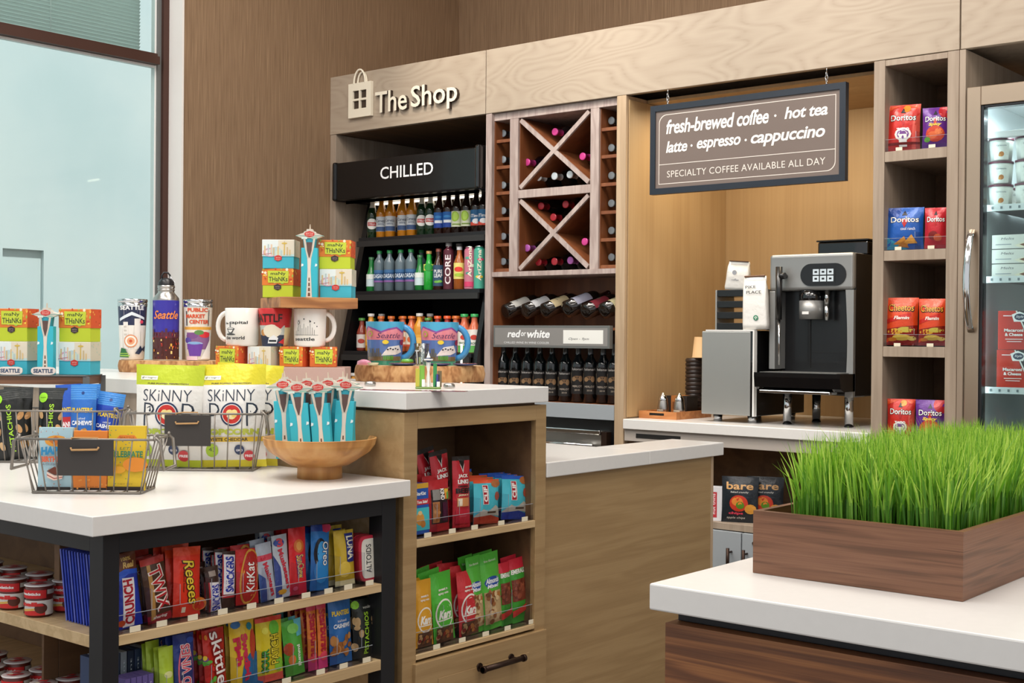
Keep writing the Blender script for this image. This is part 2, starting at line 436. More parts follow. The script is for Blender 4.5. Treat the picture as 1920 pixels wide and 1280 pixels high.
def carton(name, W, H, t, col, items, side=None, topc=None, mat='print_matte', right=None, bev=.0008, parent=None):
    mb = MB(); mb.bbox(-W/2, W/2, -t/2, t/2, 0, H, bev, col, 0, seg=1)
    o = mb.build(name, mat, parent)
    m2 = MB(); prints(m2, items, W, H, flatS(-t/2))
    if right:   # printed right side (+x)
        prints(m2, right, t, H, lambda x, z, e: Vector((W/2+e, x, z)))
    if items or right: m2.build('printed_design', mat, o)
    return o
def put(o, loc, rz=0, lean=0, roll=0):
    o.location = loc; o.rotation_mode = 'XYZ'; o.rotation_euler = (lean, roll, rz); return o
FX = PI/2          # facing +x
FC = YAW           # facing the camera
def fitX(xl, xr, yt, X, zb):
    ym = 1100; a = PX(xl, yt, X); b = PX(xr, yt, X); m = PX((xl+xr)/2, yt, X)
    return (a.y+b.y)/2, (b.y-a.y), m.z-zb
def fitY(xl, xr, yt, Y, zb):
    a = PY(xl, yt, Y); b = PY(xr, yt, Y); m = PY((xl+xr)/2, yt, Y)
    return (a.x+b.x)/2, (b.x-a.x), m.z-zb
def fitC(xc, yb, z, wpx, hpx):
    p = PZ(xc, yb, z); s = mpp(p); return p, wpx*s, hpx*s
def frontX(xs, xe, y, mat=None): pass
# ================================================================ SETTING
XL = -5.68; YB = 6.27; YF = 5.15
struct(MB().box(-12, 6, -4, 9, -.02, 0).build('floor', 'floor_tile'))
struct(MB().box(-6.4, 3.0, -1.5, 6.4, 4.3, 4.35).build('ceiling', 'ceiling_white'))
struct(MB().box(XL, 3.0, YB, YB+.12, 0, 4.3).build('wall_back', 'wall_covering'))
# left wall: solid beyond the window reveal, low sill wall under the window
WY = 4.122
struct(MB().box(XL-.25, XL, WY, YB, 0, 4.3).build('wall_left', 'wall_covering'))
struct(MB().box(XL-.25, XL, -1.5, WY, 0, .80).build('wall_window_sill', 'plaster'))
# white reveal post at the window edge
mb = MB(); mb.box(XL-.16, XL+.004, WY-.012, WY-.0005, .8, 4.3); mb.box(XL-.16, XL+.01, -1.5, WY-.013, .8005, .83); struct(mb.build('trim_1', 'plaster'))
# window
GX = XL-.14
wn = struct(empty('window_1', (GX, 0, 0)))
a = PX(293, 102.6, GX); b = PX(284.6, 126, GX); jm = (WY-.012)
wy1 = jm
zt = PX(0, 43.8, GX).z; zb = PX(0, 72, GX).z
def W(n, x0, x1, y0, y1, z0, z1, m):
    o = MB().box(x0-GX, x1-GX, y0, y1, z0, z1).build(n, m, wn); return o
W('window_jamb', GX-.06, GX+.03, wy1-.035, wy1, .831, 4.29, 'window_frame')
W('glazing_bead', GX-.03, GX+.012, wy1-.06, wy1-.036, .831, 4.29, 'grey_frame')
W('glazing_bead', GX-.03, GX+.004, wy1-.07, wy1-.061, .831, 4.29, 'white_coat')
W('window_rail', GX-.05, GX+.05, -1.5, wy1-.071, zb+.012, zt-.018, 'window_frame')
W('window_rail', GX-.05, GX+.03, -1.5, wy1-.071, zt-.016, zt, 'window_frame')
W('glazing_bead', GX-.02, GX+.01, -1.5, wy1-.071, zb, zb+.011, 'white_coat')
W('pane', GX-.008, GX, -1.5, wy1-.071, .831, zb-.001, 'window_glass')
W('pane', GX-.008, GX, -1.5, wy1-.071, zt+.001, 4.29, 'window_glass')
# outside: pale rendered facade with a recessed doorway and slatted panels above
OX = -8.6
q0 = PX(5, 465, OX); q1 = PX(82, 463, OX); qz = q0.z
fac = empty('building_facade', (OX, 0, 0)); tag(fac, 'pale aqua rendered building facade with recessed doorway outside the window', 'building')
m = MB(); m.box(-.3, 0, -3, q0.y, 0, 7); m.box(-.3, 0, q1.y, 16, 0, 7); m.box(-.3, 0, q0.y, q1.y, qz, 7); m.box(-.34, -.03, q0.y, q1.y, 0, qz); m.build('rendered_wall', 'outside_render', fac)
blind = empty('window_blind', (GX-.12, 0, 0)); tag(blind, 'grey green horizontal slatted blind behind the upper window pane', 'blind')
me = None
z = zt+.03; i = 0
while z < 3.55:
    if me is None:
        o = MB().box(-.0006, .0006, -1.0, wy1-.08, -.0095, .0095).build('slat', 'door_grey', blind); o.data.materials[0] = MATS['slat_green'] if 'slat_green' in MATS else MATS['door_grey']; me = o.data
    else:
        o = bpy.data.objects.new('slat', me); C.objects.link(o); o.parent = blind
    o.location = (0, 0, z); o.rotation_euler = (0, R(40), 0); z += .0185
for y in (3.5, 1.2):
    MB().tube([(0.02, y, zt+.01), (0.02, y, 3.6)], .0015, 5).build('cord', 'white_coat', blind)

# ================================================================ BACK CABINET RUN
Z0, Z1 = 2.46, 2.795
def slab(name, x0, x1, y0, y1, z0, z1, m, label=None, cat=None, parent=None, bev=.0015, group=None):
    o = MB().bbox(x0, x1, y0, y1, z0, z1, bev, '#ffffff', 0, seg=1).build(name, m, parent)
    if label: tag(o, label, cat, group)
    return o
cab = empty('shop_cabinet', (-4, YF, 0)); tag(cab, 'tall light ash shop cabinet run with header, posts and coffee niche along the back wall', 'cabinet')
def CB(n, x0, x1, y0, y1, z0, z1, m, bev=.0015):
    return MB().bbox(x0+4, x1+4, y0-YF, y1-YF, z0, z1, bev, '#ffffff', 0, seg=1).build(n, m, cab)
J1, J2 = -4.474, -1.953
CB('header_panel', XL+.002, J1-.002, YF, YF+.03, Z0, Z1, 'ash_horizontal')
CB('header_panel', J1+.002, J2-.003, YF, YF+.03, Z0, Z1, 'ash_horizontal')
CB('header_panel', J2+.003, 2.2, YF, YF+.03, Z0, Z1, 'ash_horizontal')
CB('cabinet_top', XL+.002, 2.2, YF+.031, YB-.002, Z0+.04, Z1-.01, 'ash_grey')
CB('side_panel', XL+.002, XL+.05, YF+.003, YB-.002, 0, Z0-.001, 'ash_grey')
CB('post', J1+.002, J1+.042, YF+.002, YB-.002, 0, Z0-.001, 'rack_wood')
CB('post', -3.632, -3.577, YF, YB-.002, 0, Z0-.001, 'ash_vertical')
NB = 6.085
CB('niche_back', -3.575, -2.318, NB, NB+.02, 0, Z0-.001, 'niche_veneer')
CB('niche_ceiling', -3.575, -2.318, YF+.18, NB-.001, Z0-.018, Z0-.001, 'niche_veneer')
CB('niche_lining', -3.576, -3.570, YF+.02, NB-.001, .905, Z0-.02, 'niche_veneer')
CB('bay_back', XL+.051, J1, 6.0, 6.02, 0, Z0-.001, 'oak_dark_inside')
CB('bay_ceiling', XL+.051, J1, YF+.035, 5.999, Z0+.0, Z0+.012, 'oak_dark_inside')
# black reveal strip / header underside
# snack tower in the run
TW = empty('shelf_tower', (-2.317, YF, 0)); tag(TW, 'narrow taupe shelf tower of stacked cubbies holding crisp bags', 'shelf')
def TB(n, x0, x1, y0, y1, z0, z1, m, bev=.0012):
    return MB().bbox(x0+2.317, x1+2.317, y0-YF, y1-YF, z0, z1, bev, '#ffffff', 0, seg=1).build(n, m, TW)
TB('side_panel', -2.317, -2.268, YF, 5.75, 0, 2.458, 'ash_grey')
TB('side_panel', -2.003, -1.956, YF, 5.75, 0, 2.458, 'ash_grey')
TB('top_rail', -2.2675, -2.0035, YF+.001, 5.74, 2.432, 2.457, 'ash_grey')
TB('back_panel', -2.2675, -2.0035, 5.70, 5.72, 0, 2.43, 'oak_dark_inside')
SH = []
for zt_ in (2.075, 1.663, 1.264, .862, .45):
    TB('shelf', -2.2675, -2.0035, YF+.002, 5.699, zt_-.043, zt_, 'ash_grey'); SH.append(zt_)
# coffee counter top and apron
slab('coffee_counter', -3.568, -2.3185, YF-.02, NB-.001, .852, .90, 'quartz', 'white quartz coffee counter in the lit niche under the coffee machine', 'counter', bev=.003)
ap = empty('open_base_cabinet', (-3, YF, 0)); tag(ap, 'grey apron and open shelf base beneath the coffee counter', 'cabinet')
def AB(n, x0, x1, y0, y1, z0, z1, m):
    return MB().bbox(x0+3, x1+3, y0-YF, y1-YF, z0, z1, .0012, '#ffffff', 0, seg=1).build(n, m, ap)
AB('apron', -3.568, -2.3185, YF-.005, YF+.02, .795, .8515, 'apron_grey')
AB('vent_slot', -3.5, -3.25, YF-.0065, YF-.0055, .812, .833, 'dark_inside')
AB('back_panel', -3.568, -2.3185, 5.62, 5.64, .1, .8515, 'oak_dark_inside')
AB('shelf', -3.568, -2.3185, YF+.02, 5.619, .418, .449, 'ash_grey')
AB('end_panel', -3.568, -3.54, YF+.03, 5.619, .45, .794, 'oak_dark_inside')
AB('plinth', -3.568, -2.3185, YF+.07, 5.6, .0, .1, 'black_metal')
xd = -3.566
for i in range(5):
    x1 = -2.925+(i-2)*.21 if i else -3.35
xs = [-3.566, -3.36, -3.145, -2.93, -2.72, -2.52, -2.32]
for i in range(6):
    d = AB('cabinet_door', xs[i]+.003, xs[i+1]-.003, YF+.005, YF+.03, .105, .414, 'door_grey')
    hx = (xs[i+1]-.05) if i % 2 == 0 else (xs[i]+.03)
    hm = MB(); hx += 3
    hm.cyl((hx, -.03, .22), (hx, -.03, .345), .008, n=10); hm.cyl((hx, -.03, .325), (hx, .005, .325), .005, n=8); hm.cyl((hx, -.03, .24), (hx, .005, .24), .005, n=8)
    hm.build('handle', 'bronze', d)
    if i % 2: MB().cyl((hx-.0+.035, .0, .375), (hx+.035, .006, .375), .009, n=12).build('lock', 'chrome', d)

# ================================================================ WINE RACK
WR = empty('wine_rack', (-4.03, YF, 1.602)); tag(WR, 'built in wooden wine rack with two crossed compartments and peg columns', 'rack')
def WB(n, x0, x1, y0, y1, z0, z1, m, bev=.001):
    return MB().bbox(x0+4.03, x1+4.03, y0-YF, y1-YF, z0-1.602, z1-1.602, bev, '#ffffff', 0, seg=1).build(n, m, WR)
RX0, RX1 = J1+.0425, -3.6325; RY = YF+.022; RD = 5.52
WB('top_rail', RX0, RX1, RY, RD, 2.42, 2.458, 'rack_wood')
WB('bottom_shelf', RX0, RX1, RY-.01, RD, 1.602, 1.627, 'rack_wood')
S1a, S1b, S2a, S2b = -4.324, -4.268, -3.805, -3.753
WB('divider', S1a, S1b, RY, RD, 1.6275, 2.4195, 'rack_wood')
WB('divider', S2a, S2b, RY, RD, 1.6275, 2.4195, 'rack_wood')
WB('back_panel', RX0, RX1, RD+.001, RD+.012, 1.0, 2.458, 'cherry_inside')
WB('middle_shelf', S1b+.0005, S2a-.0005, RY, RY+.016, 2.005, 2.047, 'rack_wood'); WB('middle_shelf', S1b+.0005, S2a-.0005, RY+.0165, RD-.002, 2.006, 2.046, 'cherry_inside')
WB('side_lining', RX0, RX0+.004, RY+.002, RD, .965, 2.419, 'cherry_inside')
WB('side_lining', S2b+.0003, S2b+.004, RY+.012, RD, 1.628, 2.419, 'cherry_inside')
WB('side_lining', S1b+.0003, S1b+.004, RY+.012, RD, 1.628, 2.0045, 'cherry_inside'); WB('side_lining', S1b+.0003, S1b+.004, RY+.012, RD, 2.0475, 2.419, 'cherry_inside'); WB('side_lining', S2a-.004, S2a-.0003, RY+.012, RD, 1.628, 2.0045, 'cherry_inside'); WB('side_lining', S2a-.004, S2a-.0003, RY+.012, RD, 2.0475, 2.419, 'cherry_inside')
WB('side_lining', S1a-.004, S1a-.0003, RY+.012, RD, 1.628, 2.419, 'cherry_inside')
def cross(z0, z1):
    x0, x1 = S1b+4.03+.001, S2a+4.03-.001; zz0, zz1 = z0-1.602, z1-1.602
    wdt = .011
    d = Vector((x1-x0, 0, zz1-zz0)); L = d.length; d.normalize(); n_ = Vector((-d.z, 0, d.x))*wdt
    for s in (0, 1):
        a = Vector((x0, 0, zz0 if s == 0 else zz1)); b = Vector((x1, 0, zz1 if s == 0 else zz0))
        k = 1 if s == 0 else -1
        a += Vector((.012, 0, .012*k)); b -= Vector((.012, 0, .012*k))
        nn = Vector((n_.x*k, 0, n_.z)) if s == 0 else Vector((-n_.x, 0, n_.z))
        poly = [a+nn, a-nn, b-nn, b+nn]
        o = MB().prism([(p.x, p.z) for p in poly], RY+.014+.0007*s-YF, RD-.003-.0007*s-YF).build('cross_panel', 'cherry_inside', WR); MB().prism([(p.x, p.z) for p in poly], RY+.001+.0007*s-YF, RY+.0135+.0007*s-YF).build('edge_band', 'rack_wood', o)
cross(2.0475, 2.4195); cross(1.6275, 2.0045)
# wine bottle lying / standing
def wine_bottle(body='#0d120d', cap='#8c1c30', label=None, H=.30, r=.037, items=None, lab=(.05, .13), capz=.235, mat='bottle_glass', dark='#141a12'):
    k = H/.30
    prof = [(0.0001, .004), (r*.6, .002), (r, .006), (r, .185*k), (r*.9, .205*k), (r*.5, .228*k), (.0145, .245*k), (.0135, .29*k), (.0155, .2905*k), (.0155, .30*k), (0.0001, .3005*k)]
    cols = [body]*6+[cap]*4
    mb = MB().lathe(prof, 20, cols)
    o = mb.build('wine_bottle', mat)
    if label:
        l = MB(); l.lathe([(r+.0006, lab[0]), (r+.0006, lab[1])], 20, label, 0, Matrix.Rotation(PI, 4, 'Z'), a0=PI*.05, a1=PI*.95)
        if items:
            Wd = r*2.4; prints(l, items, Wd, lab[1]-lab[0], lambda x, z, e: Vector(((r+.0006+e)*math.sin(x/r), -(r+.0006+e)*math.cos(x/r), z+lab[0])), .0003)
        l.build('label', 'print_matte', o)
    return o
# bottles lying in the rack, neck to the front; cap seen
lie = {'pink': ('#c93f8a', '#181018'), 'white': ('#d8e2e6', '#0f1412'), 'grey': ('#8d979e', '#10120f'), 'red': ('#a3222f', '#120d0b'), 'silver': ('#7d8488', '#10120f'), 'lilac': ('#a95aa8', '#120d0b')}
def lying(px, py, kind, Yc, label, grp, angle=0):
    key = 'lie_'+kind
    if key not in PROTO:
        o = wine_bottle(lie[kind][1], lie[kind][0]); PROTO[key] = o; first = True
        m = MB().lathe([(.0001, .3012), (.011, .3012), (.0155, .2995)], 16, lie[kind][0]); m.build('capsule_disc', 'print_gloss', o)
    else:
        o = dup(PROTO[key])
    p = PY(px, py, Yc)
    # local +z -> -y
    o.location = (p.x, Yc+.3, p.z); o.rotation_euler = (PI/2, 0, 0); o.scale = (1.22, 1.22, 1)
    tag(o, label, 'wine bottle', grp); return o
PROTO = {}
YN = 5.235
G1 = 'wine bottles lying in the crossed rack'
L = [(1040, 247, 'pink', 'pink capped wine bottle alone in the top compartment of the upper cross'),
 (988, 304, 'pink', 'pink capped wine bottle alone in the left compartment of the upper cross'),
 (1092, 293, 'pink', 'pink capped wine bottle alone in the right compartment of the upper cross'),
 (1009, 332, 'white', 'leftmost white capped wine bottle under the upper cross'),
 (1039, 330, 'white', 'middle white capped wine bottle under the upper cross'),
 (1068, 327, 'white', 'rightmost white capped wine bottle under the upper cross'),
 (1014, 386, 'red', 'red capped wine bottle top left in the lower cross'),
 (1060, 383, 'red', 'red capped wine bottle top right in the lower cross'),
 (1037, 407, 'red', 'red capped wine bottle resting low in the v of the lower cross'),
 (988, 465, 'lilac', 'magenta capped wine bottle in the left compartment of the lower cross'),
 (1096, 453, 'pink', 'pink capped wine bottle in the right compartment of the lower cross'),
 (1009, 491, 'red', 'leftmost red capped wine bottle on the rack floor'),
 (1039, 490, 'red', 'second red capped wine bottle on the rack floor'),
 (1069, 488, 'lilac', 'lilac capped wine bottle at the right of the rack floor')]
for px, py, k, lb in L: lying(px, py, k, YN, lb, G1)
zs_l = [250, 299, 347, 395, 443, 490]; zs_r = [226, 277, 329, 381, 432, 482]
ordn = ['topmost', 'second from top', 'third from top', 'fourth from top', 'fifth from top', 'lowest']
for i in range(6):
    p = PY(943, zs_l[i], YN); lying(943, zs_l[i], 'grey', YN, f'grey capped wine bottle {ordn[i]} in the left peg column of the rack', 'bottles in the left peg column')
    WB('bottle_peg', RX0+.0045, S1a-.0045, RY+.014, RY+.045, p.z-.058, p.z-.041, 'cherry_inside')
    WB('bottle_peg', RX0+.0045, S1a-.0045, RD-.05, RD-.02, p.z-.058, p.z-.041, 'cherry_inside')
    p = PY(1146, zs_r[i], YN); lying(1146, zs_r[i], 'silver', YN, f'silver capped wine bottle {ordn[i]} in the right peg column of the rack', 'bottles in the right peg column')
    WB('bottle_peg', S2b+.0045, RX1-.001, RY+.014, RY+.045, p.z-.058, p.z-.041, 'cherry_inside')
    WB('bottle_peg', S2b+.0045, RX1-.001, RD-.05, RD-.02, p.z-.058, p.z-.041, 'cherry_inside')
# tilted display row (bases to the front) behind the framed sign
WB('display_shelf', RX0+.005, RX1-.001, YF+.03, RD, 1.325, 1.338, 'cherry_inside')
WB('front_ledge', RX0+.005, RX1-.001, YF-.0, YF+.028, .888, .961, 'door_grey')
WB('bottle_shelf', RX0+.005, RX1-.001, YF+.029, RD, .945, .961, 'cherry_inside')
tl = [(947, 588, '#d8d4cc', 'leftmost tilted wine bottle with a plain white label on the display shelf'), (984, 587, '#dfe0e2', 'second tilted wine bottle with a white label on the display shelf'),
      (1020, 586, '#d7c49a', 'third tilted wine bottle with a cream and green label'), (1062, 583, '#b9b9cc', 'tilted wine bottle with a big lavender label on the display shelf'),
      (1096, 588, '#8c2f3c', 'tilted wine bottle with a dark red label on the display shelf'), (1131, 586, '#e3d7a8', 'rightmost tilted wine bottle with a yellow cream label')]
for i, (px, py, c, lb) in enumerate(tl):
    big = i == 3
    o = wine_bottle('#1b1410', '#33100f', c, r=.041 if not big else .045, lab=(.045, .15), items=[('r', .1, .1, .9, .16, '#7a7a70'), ('e', .5, .62, .12, .1, '#60705a' if i != 3 else '#8a8aa8'), ('t', 'estate wine', .5, .4, .5, .1, '#444444')])
    MB().lathe([(.02, .003), (.026, .0015), (.033, .0015), (.036, .004)], 20, '#15110f').build('base_ring', 'bottle_glass', o)
    p = PY(px, py-3, YF+.06)
    ax = Vector((.18, .80, .26)).normalized()
    q = ax.to_track_quat('Z', 'Y'); o.rotation_mode = 'QUATERNION'
    # spin so that the label looks up/front
    o.rotation_quaternion = q@Matrix.Rotation(R([172, 176, 180, 172, 180, 184][i]), 4, 'Z').to_quaternion()
    o.location = (p.x, YF+.06, p.z)
    tag(o, lb, 'wine bottle', 'tilted wine bottles on display')
sg = empty('red_or_white_sign', (-4.012, YF-.03, 1.236)); tag(sg, 'grey framed sign reading red or white below the tilted wine bottles', 'sign')
p0 = PY(925, 611, YF-.03); p1 = PY(1143, 655, YF-.03); sw = .74; sh_ = .112
MB().bbox(-sw/2, sw/2, 0, .028, 0, sh_, .001).build('frame', 'grey_frame', sg)
m = MB(); m.box(-sw/2+.012, sw/2-.012, -.0006, 0, .012, sh_-.012, '#85827f'); 
prints(m, [('t', 'red', .19, .62, .12, .34, '#f4f4f4', {'b': .03, 's': .2}), ('t', 'or', .275, .6, .045, .18, '#f4f4f4', {'b': .02, 's': .2}), ('t', 'white', .405, .62, .2, .36, '#f4f4f4', {'b': .03, 's': .2}), ('t', 'CHILLED WINE IN WINE COOLER', .3, .22, .4, .09, '#e8e8e8'),
            ('r', .62, .2, .95, .8, '#e9e8e2'), ('t', 'Open - 9pm', .75, .4, .17, .14, '#333333', {'s': .4})], sw, sh_, flatS(-.0008))
m.build('printed_face', 'print_matte', sg)
# upright bottles under the sign
for i, px in enumerate([944, 966, 989, 1012, 1035, 1060, 1084, 1107, 1131, 1152]):
    key = 'upr_a' if i < 6 else 'upr_b'
    if key not in PROTO:
        it = [('r', 0, 0, 1, 1, '#16110f'), ('t', 'folonari', .5, .92, .7, .09, '#e8e0d8'), ('r', .02, .40, .98, .78, '#c9a983' if i < 6 else '#cfb08c'), ('e', .5, .6, .25, .12, '#7a5a3c'), ('e', .7, .56, .12, .18, '#8f6d4a'), ('e', .3, .55, .14, .14, '#96744f'), ('t', 'MERLOT', .5, .28, .6, .07, '#c9b9a8'), ('t', '2018', .5, .14, .3, .06, '#b9a998')]
        o = wine_bottle('#0b1113' if i < 6 else '#0a0f12', '#2a2c2c' if i < 6 else '#43464a', '#16110f', r=.035, lab=(.03, .155) if i < 6 else (.045, .18), items=it)
        PROTO[key] = o
    else: o = dup(PROTO[key])
    p = PY(px, 700, YF+.10)
    o.rotation_euler = (0, 0, R(28)); o.location = (p.x, YF+.10, .961)
    k = ['leftmost', 'second', 'third', 'fourth', 'fifth', 'sixth', 'seventh', 'eighth', 'ninth', 'tenth'][i]
    tag(o, f'dark upright wine bottle with picture label, {k} from the left under the framed sign', 'wine bottle', 'upright wine bottles under the sign')
# wine cooler drawer
wc = empty('wine_cooler', (-4.03, YF, 0)); tag(wc, 'stainless steel wine cooler with bar handle under the wine shelf', 'cooler')
MB().bbox(RX0+4.035, RX1+4.028, .02, .5, .1, .885, .002).build('body', 'black_plastic', wc)
MB().bbox(RX0+4.06, RX1+3.965, -.012, .019, .1, .835, .004).build('door', 'steel', wc)
MB().bbox(RX0+4.06, RX1+3.965, -.03, -.0125, .815, .838, .004).build('top_trim', 'chrome', wc)
MB().box(RX1+3.968, RX1+4.0, -.02, .019, .5, .83).build('hinge', 'bronze', wc)
m = MB(); m.tube([(-.1, -.07, .765), (.32, -.07, .765)], .009, 10); m.cyl((.27, -.07, .765), (.27, -.012, .765), .006); m.cyl((-.08, -.07, .765), (-.08, -.012, .765), .006); m.build('handle', 'chrome', wc)

# ================================================================ CHILLED MERCHANDISER
ck = empty('open_cooler', (-5.04, YF, 0)); tag(ck, 'black open front drinks cooler with a CHILLED header', 'cooler')
CX0, CX1 = XL+.053, J1-.004
def KB(n, x0, x1, y0, y1, z0, z1, m, bev=.002, col='#ffffff'):
    return MB().bbox(x0+5.04, x1+5.04, y0-YF, y1-YF, z0, z1, bev, col, 0, seg=2).build(n, m, ck)
HY = YF-.03
KB('hood_end', -5.618, -5.588, HY-.01, YF+.3, 2.065, 2.29, 'black_plastic', .012)
KB('hood_end', -4.515, -4.482, HY-.01, YF+.3, 2.065, 2.30, 'black_gloss', .012)
hd = KB('hood', -5.5875, -4.5155, HY, YF+.28, 2.07, 2.285, 'black_plastic', .006)
m = MB(); a0 = PY(713, 338, HY-.001); a1 = PY(812, 305, HY-.001)
lx0, lx1 = a0.x+5.04, a1.x+5.04; lz = (a0.z+PY(713, 312, HY).z)/2
prints(m, [('t', 'CHILLED', .5, .5, 1, 1, '#f2f2f2', {'b': .008})], lx1-lx0, .068, lambda x, z, e: Vector((x+(lx0+lx1)/2, HY-YF-.001-e, z+lz-.034)))
m.build('lettering', 'print_matte', hd)
KB('lower_lip', -5.56, -4.53, HY+.05, YF+.02, 2.05, 2.068, 'black_gloss')
KB('back_wall', CX0+.06, CX1-.01, 5.85, 5.87, .3, 2.1, 'dark_inside')
KB('light', -5.5, -4.56, HY+.22, HY+.25, 2.056, 2.066, 'cooler_led')
# sloping side panels
xs_ = (-5.54, -5.505)
for k, (x0, x1) in enumerate([(-5.545, -5.505), (-4.515, -4.485)]):
    poly = [(5.33, 2.064), (5.85, 2.064), (5.85, .3), (5.0 if k == 0 else 5.0, .3), (5.10, 1.13)]
    vs = [(x0+5.04, y-YF, z) for y, z in poly]+[(x1+5.04, y-YF, z) for y, z in poly]; n = 5
    fs = [tuple(range(n)), tuple(range(2*n-1, n-1, -1))]+[((i+1) % n, i, n+i, n+(i+1) % n) for i in range(n)]
    MB().add(vs, fs).build('side_panel', 'black_plastic', ck)
MB().box(-4.52+5.04, -4.5155+5.04, -.13, -.12, .6, 1.25).build('edge_light', 'cooler_led', ck)
rows = [(1.853, 5.235), (1.542, 5.185), (1.20, 5.12), (.86, 5.06)]
for z, y in rows:
    sh0 = KB('cooler_shelf', -5.50, -4.52, y-.02, 5.84, z-.022, z, 'black_metal')
    MB().box(-5.50+5.04, -4.52+5.04, y-.034-YF, y-.0205-YF, z-.052, z-.02).build('price_rail', 'teal_line', sh0)
KB('base', -5.50, -4.52, 5.02, 5.84, .0, .5, 'black_plastic')
def bottle(name, H, r, kind, body, cap, lab=None, items=None, liquid=None, shoulder=.62, neck=.014, capr=None, lz=(.15, .5), mat='bottle_glass', capmat='plastic', capH=.07, n=16, caplab=None):
    hs = H*shoulder; capr = capr or neck+.002; hc = H*(1-capH)
    prof = [(.0001, .002), (r*.85, 0), (r, .006), (r, hs*.92), (r*.93, hs), (r*.62, hs+(hc-hs)*.35), (neck, hs+(hc-hs)*.6), (neck*.95, hc)]
    cols = [body]*7
    if caplab: cols[6] = caplab; cols[5] = caplab
    o = MB().lathe(prof, n, cols).build(name, mat)
    MB().lathe([(capr, hc-.002), (capr, H-.001), (.0001, H)], n, cap).build('cap', capmat, o)
    if lab:
        l = MB(); z0, z1 = H*lz[0], H*lz[1]
        l.lathe([(r+.0006, z0), (r+.0006, z1)], n, lab)
        if items: prints(l, items, r*2.2, z1-z0, lambda x, z, e: Vector(((r+.0012+e)*math.sin(x/r), -(r+.0012+e)*math.cos(x/r), z+z0)), .0003, .0002, L=.009)
        l.build('label', 'print_matte', o)
    return o
